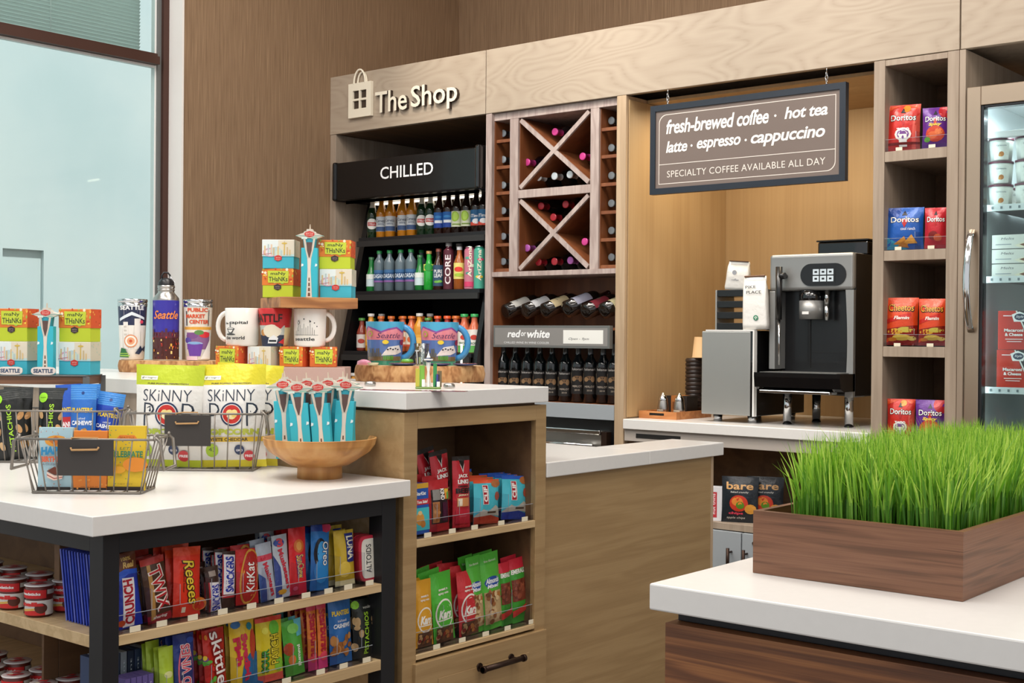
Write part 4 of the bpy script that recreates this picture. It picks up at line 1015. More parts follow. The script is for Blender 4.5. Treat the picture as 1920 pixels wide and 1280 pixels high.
for i, px in enumerate((1243, 1274)):
    p = PZ(px, 781, CZt); x = p.x; y = ty0+.075+i*.012
    x = PY(px, 750, y).x
    o = MB().lathe([(.0001, 0), (.021, 0), (.0225, .03), (.019, .055), (.0175, .062)], 20).build('shaker', 'steel')
    MB().lathe([(.0178, .0625), (.018, .068), (.012, .082), (.006, .086), (.005, .092), (.0001, .094)], 20).build('dome_lid', 'chrome', o)
    m = MB(); m.lathe([(.0232, .012), (.0232, .028)], 12, '#b8ab95', a0=-PI*.75, a1=-PI*.3); prints(m, [('t', 'cinnamon' if i else 'cocoa', .5, .5, .8, .5, '#4a4036')], .03, .016, lambda xx, z, e: Vector((math.sin(xx/.023+.1)*(.0235+e), -math.cos(xx/.023+.1)*(.0235+e), z+.012))); m.build('label', 'print_matte', o)
    o.location = (x, y, CZt+.0085); o.scale = (1.25, 1.25, 1.25)
    tag(o, f'small domed steel shaker, {"left" if i == 0 else "right"} of the pair on the bamboo tray', 'shaker', 'shakers on the tray')
y = ty0+.20
xx = PY(1251, 750, y-.04).x
o = MB().bbox(-.06, .06, -.05, .05, 0, .098, .001, '#1c1613').build('lid_box', 'print_matte'); m = MB(); m.box(-.03, .028, -.0515, -.0505, .0, .0985, '#a86a34'); m.box(-.03, .028, -.0515, .03, .0985, .0995, '#a86a34'); m.box(-.022, .02, -.052, -.0516, .035, .07, '#7a4a24'); m.build('printed_band', 'print_matte', o)
o.location = (max(xx+.06, -3.48), y, CZt+.0085); tag(o, 'black carton with an orange band behind the two shakers', 'box')
m = MB()
for k in range(15):
    z = k*.0078; m.lathe([(.043, z), (.045, z+.001), (.045, z+.005), (.04, z+.0075)], 20, '#2b211d' if k % 2 else '#3a2e28')
m.lathe([(.04, .117), (.0001, .117)], 20, '#2b211d')
o = m.build('cup_lid_stack', 'plastic'); xx = PY(1300, 690, 5.48).x; o.location = (-3.29, 5.62, CZt+.0005+.0); 
o.location = (PY(1302, 690, 5.55).x, 5.55, CZt+.0005)
LS = o
k = (PY(1300, 671, 5.55).z-CZt-.0005)/.117
o.scale = (1, 1, k)
tag(o, 'stack of dark brown cup lids beside the milk cooler', 'lids')
o = MB().lathe([(.0001, 0), (.027, 0), (.037, .10), (.039, .10), (.039, .104), (.036, .104), (.026, .004), (.0001, .004)], 24, '#c9a77c').build('paper_cup', 'print_matte')
o.rotation_euler = (PI, 0, 0); o.location = (PY(1312, 660, 5.55).x, 5.55, CZt+.0005+.117*k+.1055); tag(o, 'upturned kraft paper cup on the stack of lids', 'cup')

# ================================================================ CRISP BAGS IN THE TOWER
def nacho(bg, word, items=[]):
    return [('p', [(.42, .80), (.5, .92), (.58, .80)], '#2a2a30')]+items+[('p', [(.38, .72), (.62, .70), (.5, .50)], '#b01818'), ('t', word, .5, .70, .8, .15, '#111111', {'b': .05}), ('t', word, .5, .70, .77, .13, '#f4f0ea', {'b': .008})]
CB_ = {
 'red': dict(col='#c2281f', items=[('p', [(0, .85), (.5, 1), (1, .85), (1, .98), (0, .98)], '#d2481e'), ('e', .6, .9, .12, .12, '#e8862a', 10), ('p', [(.75, 0), (1, 0), (1, .8), (.8, .6)], '#d9584a')]+nacho('', 'Doritos', [])+[('e', .5, .34, .26, .2, '#e9e4dc', 12), ('e', .5, .34, .19, .15, '#7a4a90', 12), ('r', .38, .08, .62, .34, '#f0eee8'), ('t', 'TACO', .5, .44, .4, .07, '#f4f4f4', {'b': .03}), ('r', 0, .12, 1, .17, '#7c1712')]),
 'purple': dict(col='#5e2582', items=[('e', .9, .9, .3, .3, '#b0222a', 14), ('e', .5, .33, .36, .3, '#c8452a', 14), ('e', .4, .3, .18, .14, '#dd6a3c', 10), ('e', .64, .38, .16, .12, '#e07a48', 10), ('e', .2, .2, .12, .1, '#5fa03a', 10)]+nacho('', 'Doritos')+[('t', 'Spicy', .5, .55, .5, .09, '#f0c84a', {'b': .04, 's': .2})]),
 'blue': dict(col='#1d56a8', items=[('e', .2, .9, .2, .2, '#143c86', 12), ('p', [(0, .0), (.6, 0), (0, .3)], '#2a8fb0')]+nacho('', 'Doritos')+[('t', 'cool ranch', .6, .48, .4, .07, '#f4f4f4'), ('p', [(.2, .12), (.5, .3), (.6, .1)], '#d68f2c'), ('p', [(.45, .12), (.7, .34), (.85, .14)], '#e0a03c'), ('p', [(.3, .06), (.5, .2), (.62, .04)], '#c87f24')]),
 'cheese': dict(col='#d4451c', items=[('p', [(0, 0), (1, 0), (1, .42), (0, .34)], '#8c1c14'), ('e', .3, .28, .26, .1, '#d8a63a', 12), ('e', .65, .32, .28, .09, '#c8b84c', 12), ('e', .5, .16, .3, .1, '#e0c050', 12), ('e', .2, .12, .16, .06, '#d8862a', 10), ('e', .82, .14, .14, .07, '#e8d06a', 10), ('p', [(.0, .45), (.8, .6), (.8, .68), (.0, .54)], '#c02018'), ('t', 'Flamin', .5, .57, .5, .07, '#f0e8dc', {'b': .03, 's': .2}), ('t', 'Cheetos', .48, .78, .84, .17, '#1c1410', {'b': .055}), ('t', 'Cheetos', .48, .785, .80, .145, '#e8a02c', {'b': .01})]),
 'redhot': dict(col='#b81f2a', items=nacho('', 'Doritos')+[('e', .4, .3, .22, .2, '#7a1a18', 12), ('e', .6, .25, .18, .16, '#c85a34', 12)]),
}
TY = YF+.055
def crisp(px0, px1, py0, z, kind, lb, grp, rz=R(14), dy=0):
    xc, wv, h = fitY(px0, px1, py0, TY+dy, z)
    o = pouch('crisp_bag', wv/math.cos(rz)*.98, h, .055, CB_[kind]['col'], CB_[kind]['items'], .07)
    put(o, (xc, TY+dy, z+.0055), rz, R(-4)); tag(o, lb, 'crisp bag', grp)
    return o
GT = 'crisp bags in the shelf tower'
crisp(1666, 1724, 198, SH[0], 'red', 'red taco crisp bag at the left of the top cubby', GT)
crisp(1731, 1779, 203, SH[0], 'purple', 'purple crisp bag at the right of the top cubby', GT)
crisp(1665, 1730, 391, SH[1], 'blue', 'blue crisp bag at the left of the second cubby', GT)
crisp(1735, 1776, 391, SH[1], 'redhot', 'red crisp bag at the right of the second cubby', GT)
crisp(1664, 1720, 560, SH[2], 'cheese', 'orange and red cheese puff bag at the left of the third cubby', GT)
crisp(1724, 1774, 562, SH[2], 'cheese', 'orange and red cheese puff bag at the right of the third cubby', GT)
crisp(1665, 1714, 750, SH[3], 'red', 'red crisp bag in the lowest visible cubby above the grass', GT)
crisp(1718, 1772, 752, SH[3], 'purple', 'purple crisp bag in the lowest visible cubby above the grass', GT)
def tray(name, x0, x1, y0, y1, z, divs, lip, dh, label, facing, tags=(), grp=None):
    """clear acrylic tray; long direction = local x; front = local -y"""
    W = x1-x0; D = y1-y0
    o = empty(name, ((x0+x1)/2, y0, z)); tag(o, label, 'shelf tray', grp)
    MB().box(-W/2, W/2, 0, D, .0005, .003).build('tray_floor', 'acrylic', o)
    MB().box(-W/2, W/2, 0, .002, .0032, lip).build('front_lip', 'acrylic', o)
    MB().box(-W/2, W/2, -.0016, -.0002, .0006, .016).build('ticket_rail', 'acrylic', o)
    MB().box(-W/2, W/2, -.0003, .0022, lip+.0002, lip+.0012).build('lip_edge', 'acrylic_edge_glint', o)  # opaque pale strip, the bright highlight on the clear lip put in as colour
    for d in divs:
        v_ = MB().box(d-W/2-.001, d-W/2+.001, .0024, D, .0035, dh).build('divider', 'acrylic', o); MB().box(d-W/2-.0006, d-W/2+.0006, .0015, .0023, lip+.002, dh).build('divider_edge', 'acrylic_edge_glint', v_)  # divider front edge gets the same painted highlight strip
    for t in tags:
        MB().box(t-W/2-.014, t-W/2+.014, -.0032, -.0018, .001, .0145).build('price_tag', 'tag_cream', o)
    return o
for i, z in enumerate(SH[:4]):
    o = tray('acrylic_tray', -2.266, -2.005, YF+.006, 5.60, z, (.13,), .05, .075, f'clear acrylic tray under the crisp bags in the {["top","second","third","fourth"][i]} cubby', 0, (.06, .2), 'trays in the shelf tower')

# ================================================================ GLASS DOOR FRIDGE
fg = empty('glass_door_fridge', (-1.90, 5.10, 0)); tag(fg, 'stainless glass door refrigerator at the right edge with curved handle', 'refrigerator')
FXa, FXb, FY = -1.905, -1.13, 5.10
def FB(n, x0, x1, y0, y1, z0, z1, m, bev=.002, par=None):
    return MB().bbox(x0+1.90, x1+1.90, y0-5.10, y1-5.10, z0, z1, bev, '#fff', 0, seg=1).build(n, m, par or fg)
CB('side_panel', -1.9555, -1.93, YF+.003, YB-.01, 0, Z0-.001, 'ash_grey'); CB('bay_back', -1.9295, 2.2, 6.05, 6.07, 0, Z0-.001, 'oak_dark_inside')
dr = FB('door_frame', FXa, -1.85, FY, FY+.05, .25, 2.293, 'warm_steel')
FB('door_frame', -1.185, FXb, FY, FY+.05, .25, 2.293, 'warm_steel'); FB('door_frame', -1.8495, -1.1855, FY, FY+.05, 2.218, 2.293, 'warm_steel'); FB('door_frame', -1.8495, -1.1855, FY, FY+.05, .25, .33, 'warm_steel')
FB('door_gasket', -1.8495, -1.838, FY+.004, FY+.05, .3305, 2.2175, 'black_plastic'); FB('door_gasket', -1.8375, -1.1855, FY+.004, FY+.05, 2.207, 2.2175, 'black_plastic')
FB('door_pane', -1.8375, -1.186, FY+.015, FY+.02, .331, 2.206, 'fridge_glass', .001)
FB('cabinet_side', FXa+.005, FXa+.03, FY+.052, 5.85, .1, 2.28, 'fridge_white'); FB('cabinet_side', FXb-.03, FXb, FY+.052, 5.85, .1, 2.28, 'fridge_white')
FB('cabinet_back', FXa+.031, FXb-.031, 5.80, 5.85, .1, 2.28, 'fridge_white'); FB('cabinet_top', FXa+.031, FXb-.031, FY+.055, 5.799, 2.25, 2.28, 'fridge_white'); FB('cabinet_floor', FXa+.031, FXb-.031, FY+.055, 5.799, .1, .3, 'fridge_white')
FB('light_strip', FXa+.0305, FXa+.04, FY+.06, FY+.075, .35, 2.2, 'fridge_led'); FB('ceiling_lamp', FXa+.1, FXb-.1, FY+.15, FY+.2, 2.24, 2.2495, 'fridge_led')
FB('cabinet_side', FXa+.031, FXb-.031, FY+.10, FY+.13, 2.10, 2.125, 'white_coat')
hp = []
for i in range(15):
    t = i/14; z = PY(1822, 622, FY-.05).z+(PY(1822, 430, FY-.05).z-PY(1822, 622, FY-.05).z)*t
    hp.append((FXa+.030+1.90, -.012-.06*math.sin(PI*t)**.7, z))
MB().tube(hp, .014, 10, rx=.006).build('handle', 'chrome', dr)
FZ = [PY(1880, 386, 5.22).z, PY(1880, 520, 5.22).z, PY(1880, 727, 5.22).z, .62]
for i, z in enumerate(FZ):
    sh0 = FB('fridge_shelf', FXa+.042, FXb-.032, 5.20, 5.78, z-.014, z-.004, 'wire', .001)
    m = MB(); m.box(FXa+.042+1.9, FXb-.032+1.9, .090, .099, z-.022, z+.004, '#dfe6e6')
    for k in range(18): m.box(FXa+.07+k*.035+1.9, FXa+.078+k*.035+1.9, .0885, .0898, z-.014, z-.004, '#7a8488')
    m.build('ticket_strip', 'print_matte', sh0)
GF = 'snack tubs in the glass door fridge'
def tub():
    o = MB().lathe([(.0001, .0), (.040, .0), (.047, .082), (.0001, .082)], 22, '#e4e6de').build('snack_tub', 'print_gloss')
    MB().lathe([(.0485, .0822), (.0490, .09), (.0001, .0915)], 22, '#5d2436').build('lid', 'plastic', o)
    m = MB(); prints(m, [('r', .1, .05, .9, .9, '#eceee6'), ('t', 'Granola', .5, .74, .5, .08, '#40506a'), ('e', .5, .32, .14, .14, '#c07a3a', 8), ('e', .42, .26, .08, .07, '#d89a50', 6)], .075, .082, lambda x, z, e: Vector((math.sin(x/.045)*(.041+.007*z/.082+.001+e), -math.cos(x/.045)*(.041+.007*z/.082+.001+e), z)), L=.02)
    m.build('label', 'print_matte', o); return o
T0 = None
for c in range(3):
    for r_ in range(3):
        if T0 is None: o = T0 = tub()
        else: o = dup(T0)
        x = PY(1877, 330, 5.26).x+c*.105
        o.location = (x, 5.26, FZ[0]-.0035+r_*.0925); o.rotation_euler = (0, 0, R(20))
        tag(o, f'white snack tub with maroon lid, {["lowest","middle","top"][r_]} of the {["left","centre","right"][c]} stack in the fridge', 'tub', GF)
for c in range(2):
    o = dup(T0); o.location = (PY(1870, 330, 5.26).x+.03+c*.11, 5.42, FZ[0]-.0035); tag(o, f'white snack tub behind the front stacks in the fridge, {["left","right"][c]} one', 'tub', GF)
for i in range(3):   # flat pie cartons
    z0 = FZ[1]-.0035
    xx = PY(1856, 480, 5.22).x
    o = MB().bbox(0, .26, 0, .20, 0, .058, .002, '#dcdcd2').build('pie_carton', 'print_gloss')
    m = MB(); prints(m, [('p', [(.34, .25), (.46, .05), (1, .05), (1, .92), (.62, .92), (.56, .55)], '#e8e2c8'), ('p', [(.42, .3), (.52, .12), (1, .12), (1, .8), (.66, .8), (.6, .5)], '#7c5138'), ('t', 'Melts', .24, .72, .2, .16, '#6a6a70', {'s': .2}), ('r', .06, .3, .3, .36, '#9aa0a4'), ('r', .0, .0, 1, .04, '#3a3a3a')], .26, .058, lambda x, z, e: Vector((x+.13, -e, z)))
    m.build('printed_design', 'print_matte', o); o.location = (xx, 5.24, z0+i*.0585)
    tag(o, f'white frozen sandwich carton, {["bottom","middle","top"][i]} of the stack in the fridge', 'carton', 'cartons in the fridge')
for i in range(2):
    x0 = PY(1871, 700, 5.24).x; o = MB().bbox(0, .15, 0, .13, 0, .155, .0015, '#c23a2c').build('meal_box', 'print_gloss')
    m = MB(); prints(m, [('p', [(.5, 1), (1, 1), (1, 0), (.95, 0), (.62, .62)], '#33302f'), ('p', [(.46, 1), (.5, 1), (.97, 0), (.93, 0)], '#e8e6e0'), ('e', .87, .45, .12, .16, '#d9b93a', 14), ('p', [(.42, .72), (.7, .72), (.76, .9), (.56, .98), (.36, .9)], '#f0f0ec'), ('e', .57, .84, .14, .09, '#2b3a52', 14), ('t', 'Style', .57, .84, .2, .08, '#f4f4f4', {'s': .3}), ('r', .14, .86, .36, .88, '#f0e8e4'), ('t', 'Macaroni', .42, .5, .5, .08, '#f6f0ea', {'b': .03}), ('t', '& Cheese', .42, .39, .46, .08, '#f6f0ea', {'b': .03}), ('r', .2, .26, .66, .28, '#f0dcd4'), ('r', .24, .2, .62, .22, '#f0dcd4')], .15, .155, lambda x, z, e: Vector((x+.075, -e, z)))
    m.build('printed_design', 'print_matte', o); o.location = (x0-.004*(1-i), 5.235, FZ[2]-.0035+i*.156)
    tag(o, f'red macaroni cheese meal box, {["lower","upper"][i]} one of the pair in the fridge', 'box', 'meal boxes in the fridge')
o = MB().bbox(0, .22, 0, .18, 0, .035, .004, '#8c2c34').build('meat_pack', 'print_foil'); o.location = (PY(1885, 790, 5.25).x, 5.25, FZ[3]+.3); o.location.z = FZ[3]-.0035; tag(o, 'flat dark red food pack on the lowest fridge shelf', 'food pack')
# bare snack bags in the open base
def bare(side):
    it = [('t', 'bare', .5, .80, .74, .16, '#d8a66a', {'b': .02}), ('t', 'baked crunchy', .5, .66, .5, .05, '#e8e4dc', {'s': .2}), ('e', .48, .42, .26, .22, '#c8402c', 16), ('e', .44, .46, .16, .12, '#e08a3c', 12), ('e', .52, .38, .12, .1, '#5a8a2c', 10), ('e', .8, .3, .16, .13, '#d8983c', 12), ('t', 'chips', .4, .2, .4, .07, '#d8485c', {'b': .04}), ('t', 'apple chips', .4, .1, .5, .06, '#e8e4dc', {'s': .2})]
    return it
BZ = .449+.0005
xc, wv, h = fitY(1358, 1414, 894, 5.22, .449)
bb = pouch('fruit_chip_bag', wv/math.cos(R(25)), h, .05, '#1f252c', bare(0), .06); put(bb, (xc, 5.23, BZ), R(22), R(-3)); tag(bb, 'black pouch of apple chips printed bare, in front under the coffee counter', 'snack bag', 'black chip pouches under the counter')
o = dup(bb); put(o, (xc+.085, 5.31, BZ), R(22), R(-3)); tag(o, 'black apple chips pouch half hidden behind the front one under the coffee counter', 'snack bag', 'black chip pouches under the counter')
xc, wv, h = fitY(1338, 1357, 912, 5.22, .449)
o = carton('snack_box', .06, h, .05, '#d8d6da', [('r', .1, .1, .6, .85, '#b8323c'), ('t', 'nut thins', .35, .5, .6, .25, '#f4f4f4', {'rot': 90})]); put(o, (xc-.01, 5.22, BZ), R(20)); tag(o, 'red and white snack box at the left of the open counter shelf', 'box')
# ================================================================ MIDDLE UNIT: upper counter, cubby tower, return counter
UT = 1.139
XR = -2.505
slab('upper_worktop', -5.60, XR+.005, 2.553, 3.19, 1.091, UT, 'quartz', 'long white quartz upper counter carrying the souvenir mugs and log slabs', 'counter', bev=.002)
ct = empty('cubby_tower', (XR, 2.558, 0)); tag(ct, 'light wood counter end unit with two open snack cubbies and a drawer', 'cabinet')
def TBx(n, x0, x1, y0, y1, z0, z1, m, bev=.001, par=None):
    return MB().bbox(x0-XR, x1-XR, y0-2.558, y1-2.558, z0, z1, bev, '#fff', 0, seg=1).build(n, m, par or ct)
FXX = XR-.006
TBx('face_frame', FXX-.02, FXX, 2.5585, 2.6125, 0, 1.082, 'ash_panel'); TBx('face_frame', FXX-.02, FXX, 3.142, 3.193, 0, 1.082, 'ash_panel')
TBx('face_frame', FXX-.02, FXX, 2.613, 3.1415, 1.035, 1.082, 'ash_panel'); TBx('shelf', FXX-.34, FXX, 2.613, 3.1415, .703, .725, 'oak_shelf')
TBx('shelf', FXX-.34, FXX, 2.613, 3.1415, .388, .402, 'oak_shelf')
TBx('side_panel', FXX-.60, FXX-.021, 2.5625, 2.58, 0, 1.082, 'ash_panel'); TBx('side_panel', FXX-.60, FXX-.021, 3.17, 3.19, 0, 1.082, 'ash_panel')
TBx('inner_side', FXX-.34, FXX-.021, 3.1425, 3.160, .39, 1.06, 'oak_dark_inside'); TBx('inner_side', FXX-.34, FXX-.021, 2.594, 2.6115, .39, 1.06, 'oak_dark_inside')
TBx('back_panel', FXX-.36, FXX-.341, 2.59, 3.165, 0, 1.08, 'oak_dark_inside'); TBx('top_panel', FXX-.34, FXX-.0205, 2.594, 3.16, 1.062, 1.0895, 'oak_dark_inside')
d = TBx('drawer', FXX-.02, FXX+.012, 2.60, 3.188, .19, .380, 'ash_panel')
TBx('drawer_field', FXX+.0125, FXX+.014, 2.69, 3.10, .20, .325, 'ash_panel')
m = MB(); hx = FXX+.012-XR; m.cyl((hx+.03, .29, .323), (hx+.03, .485, .323), .0085, n=12); m.cyl((hx+.03, .29, .323), (hx+.03, .30, .323), .011, n=12); m.cyl((hx+.03, .475, .323), (hx+.03, .485, .323), .011, n=12)
m.cyl((hx, .31, .323), (hx+.03, .31, .323), .006, n=8); m.cyl((hx, .455, .323), (hx+.03, .455, .323), .006, n=8); m.cyl((hx, .31, .323), (hx+.004, .31, .323), .013, n=10); m.cyl((hx, .455, .323), (hx+.004, .455, .323), .013, n=10)
m.build('handle', 'bronze', d)
d2 = TBx('drawer', FXX-.02, FXX+.012, 2.60, 3.188, .03, .185, 'ash_panel')
TBx('base_body', -5.55, FXX-.605, 2.5635, 3.18, 0, 1.0905, 'ash_grey')
TBx('side_panel', FXX-.604, FXX-.601, 2.5635, 3.18, 0, 1.09, 'ash_grey')
# return counter
rc = MB(); r0 = -2.51
rc.bbox(-2.99, r0, 3.197, 3.775, .852, .90, .003); rc.bbox(-2.742, r0, 3.7745, 4.278, .852, .90, .003)
tag(rc.build('return_worktop', 'quartz'), 'white quartz return counter top stepping in beside the cubby tower', 'counter')
rb = empty('veneer_counter', (r0, 3.2, 0)); tag(rb, 'light wood veneer panel base below the return counter', 'cabinet')
def RB(n, x0, x1, y0, y1, z0, z1, m): return MB().bbox(x0-r0, x1-r0, y0-3.2, y1-3.2, z0, z1, .001, '#fff', 0, seg=1).build(n, m, rb)
RB('front_panel', r0-.035, r0-.018, 3.20, 4.215, 0, .8515, 'ash_panel'); RB('end_trim', r0-.035, r0-.018, 4.2175, 4.235, 0, .8515, 'ash_vertical')
RB('body', -2.74, r0-.036, 3.20, 4.23, 0, .8515, 'ash_grey')

# ================================================================ RIGHT COUNTER, PLANTER, GRASS
tag(MB().bbox(-1.166, 2.6, 1.755, 2.75, .857, .90, .003).build('foreground_worktop', 'quartz'), 'white quartz foreground counter top carrying the grass planter', 'counter')
fb = empty('walnut_counter', (-1.14, 1.78, 0)); tag(fb, 'horizontal grained walnut counter front below the foreground counter top', 'cabinet')
MB().bbox(.0, 3.7, .022, .9, .836, .8565, .001).build('recess_strip', 'black_metal', fb)
MB().bbox(-.008, 3.7, -.004, .9, 0, .8355, .001).build('front_panel', 'walnut_orange', fb)
PXa, PXb, PYa, PYb, PZa = -1.086, -.727, 1.950, 2.70, 1.006
pl = empty('walnut_planter', (PXa, PYa, .9005)); tag(pl, 'rectangular walnut planter box filled with wheatgrass on the foreground counter', 'planter')
def LB(n, x0, x1, y0, y1, z0, z1, m): return MB().bbox(x0-PXa, x1-PXa, y0-PYa, y1-PYa, z0-.9005, z1-.9005, .0008, '#fff', 0, seg=1).build(n, m, pl)
def mitre(c0, c1, i0, i1):
    """one planter side with mitred ends; outer corners c0,c1 and inner corners i0,i1"""
    z0, z1 = 0, PZa-.9005; P = [c0, c1, i1, i0]; vs = [(x-PXa, y-PYa, z) for z in (z0, z1) for x, y in P]
    MB().add(vs, [(0, 3, 2, 1), (4, 5, 6, 7), (0, 1, 5, 4), (1, 2, 6, 5), (2, 3, 7, 6), (3, 0, 4, 7)]).build('side', 'walnut', pl)
oc = [(PXa, PYa), (PXb, PYa), (PXb, PYb), (PXa, PYb)]; ic = [(PXa+.012, PYa+.012), (PXb-.012, PYa+.012), (PXb-.012, PYb-.012), (PXa+.012, PYb-.012)]
for i in range(4): mitre(oc[i], oc[(i+1) % 4], ic[i], ic[(i+1) % 4])
LB('ledge', PXa+.0125, PXb-.0125, PYa+.0125, PYb-.0125, .9005, .985, 'walnut')
sx0, sx1, sy0, sy1 = PXa+.05, PXb-.028, PYa+.028, PYb-.03
LB('soil', sx0, sx1, sy0, sy1, .9855, .992, 'soil')
gm = MB(); rnd = random.Random(3)
cols = ['#7ab030', '#9ac83e', '#b4d850', '#cce668', '#6a9c2c', '#a8d048']
lc = [lin(c) for c in cols]
N = 9000
for i in range(N):
    x = rnd.uniform(sx0+.004, sx1-.004); y = rnd.uniform(sy0+.004, sy1-.004)
    edge = min(x-sx0, sx1-x, y-sy0, sy1-y)
    h = rnd.uniform(.095, .155)*(1 if edge > .02 else .92); wd_ = rnd.uniform(.0011, .0021)
    a = rnd.uniform(0, 2*PI); ln = rnd.gauss(0, .024)+.004; la = rnd.uniform(0, 2*PI)
    ox = (.016 if x < sx0+.03 else 0); 
    dx, dy = math.cos(la)*ln, math.sin(la)*ln
    if x-sx0 < .025: dx -= rnd.uniform(0, .03)
    if y-sy0 < .025: dy -= rnd.uniform(0, .02)
    if sx1-x < .025: dx += rnd.uniform(0, .012)
    c, s_ = math.cos(a)*wd_, math.sin(a)*wd_
    vs = []
    for t, k in ((0, .8), (.35, 1), (.7, .85), (1, 0)):
        px, py, pz = x+dx*t*t, y+dy*t*t, .990+h*t
        if k: vs += [(px-c*k-PXa, py-s_*k-PYa, pz-.9005), (px+c*k-PXa, py+s_*k-PYa, pz-.9005)]
        else: vs.append((px-PXa, py-PYa, pz-.9005))
    k = lc[rnd.randrange(6)]; kd = tuple(v*q for v, q in zip(k[:3], (.42, .62, .5)))+(1,); km = tuple(v*q for v, q in zip(k[:3], (.75, .88, .75)))+(1,)  # shade between blades put into the colour: darker base, mid tone, full tip
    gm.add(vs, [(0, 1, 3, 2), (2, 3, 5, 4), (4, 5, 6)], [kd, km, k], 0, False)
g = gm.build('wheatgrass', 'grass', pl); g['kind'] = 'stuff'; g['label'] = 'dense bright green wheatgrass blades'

# ================================================================ UPPER COUNTER DISPLAYS
def log_slab(name, c, rx, ry, z0, th, label, rz=FC):
    mb = MB(); n = 64; sd = random.random()*9
    ring = []
    for i in range(n):
        a = 2*PI*i/n; k = 1+.035*noise.noise(Vector((math.cos(a)*3+sd, math.sin(a)*3, sd)))+.012*noise.noise(Vector((math.cos(a)*14+sd, math.sin(a)*14, 0)))
        ring.append((rx*k*math.cos(a), ry*k*math.sin(a)))
    levels = [(0, .985), (.2, 1.0), (.5, 1.01), (.8, 1.0), (1, .985)]
    vs = []
    for t, k in levels:
        for i, (x, y) in enumerate(ring):
            kk = k+(.012*noise.noise(Vector((x*60, y*60, t*3+sd))) if 0 < t < 1 else 0); vs.append((x*kk, y*kk, t*th))
    fs = []; 
    for j in range(4):
        for i in range(n): fs.append((j*n+i, j*n+(i+1) % n, (j+1)*n+(i+1) % n, (j+1)*n+i))
    mb.add(vs, fs, '#fff', 0, True)
    o = mb.build(name, 'bark'); o.location = (c[0], c[1], z0); o.rotation_euler = (0, 0, rz)
    top = MB(); top.add([(x*.985, y*.985, th) for x, y in ring]+[(x*.985, y*.985, .0) for x, y in ring], [tuple(range(n)), tuple(range(2*n-1, n-1, -1))])
    top.build('cut_face', 'cut_wood', o)
    tag(o, label, 'log slab'); return o
wood('cut_wood', [(0, '#c49a72'), (.5, '#dcb990'), (1, '#ead0ae')], (1, 1, 1), 6, 5, .6, .3)
fw2 = Vector((_fw.x, _fw.y, 0)).normalized(); rt = Vector((_r0.x, _r0.y, 0))
def backoff(p, d, l=0): q = Vector(p)+fw2*d+rt*l; return q
# left log
s = mpp(PZ(300, 697, UT)); LA = backoff(PZ(306, 699, UT), .13)
log_slab('log_slab', LA, 100*s, .125, UT+.0005, .047, 'round bark edged log slab under the travel mugs'); LAT = UT+.048
LBc = backoff(PZ(781, 717, UT), .125); s = mpp(PZ(781, 717, UT))
log_slab('log_slab', LBc, 122*s*1.02, .13, UT+.0005, .054, 'round bark edged log slab under the two painted mugs'); LBT = UT+.055
# riser behind popcorn with the row of gift boxes
rr0 = PZ(400, 715, UT); s = mpp(rr0); rise = empty('display_riser', backoff(PZ(520, 719, UT), .01)); rise.location.z = UT+.0005; rise.rotation_euler = (0, 0, FC)
MB().bbox(-118*s, 122*s, 0, .15, 0, .052, .002).build('block', 'pink_riser', rise); tag(rise, 'low dusty pink riser block under the row of small gift boxes', 'riser'); RT = UT+.053
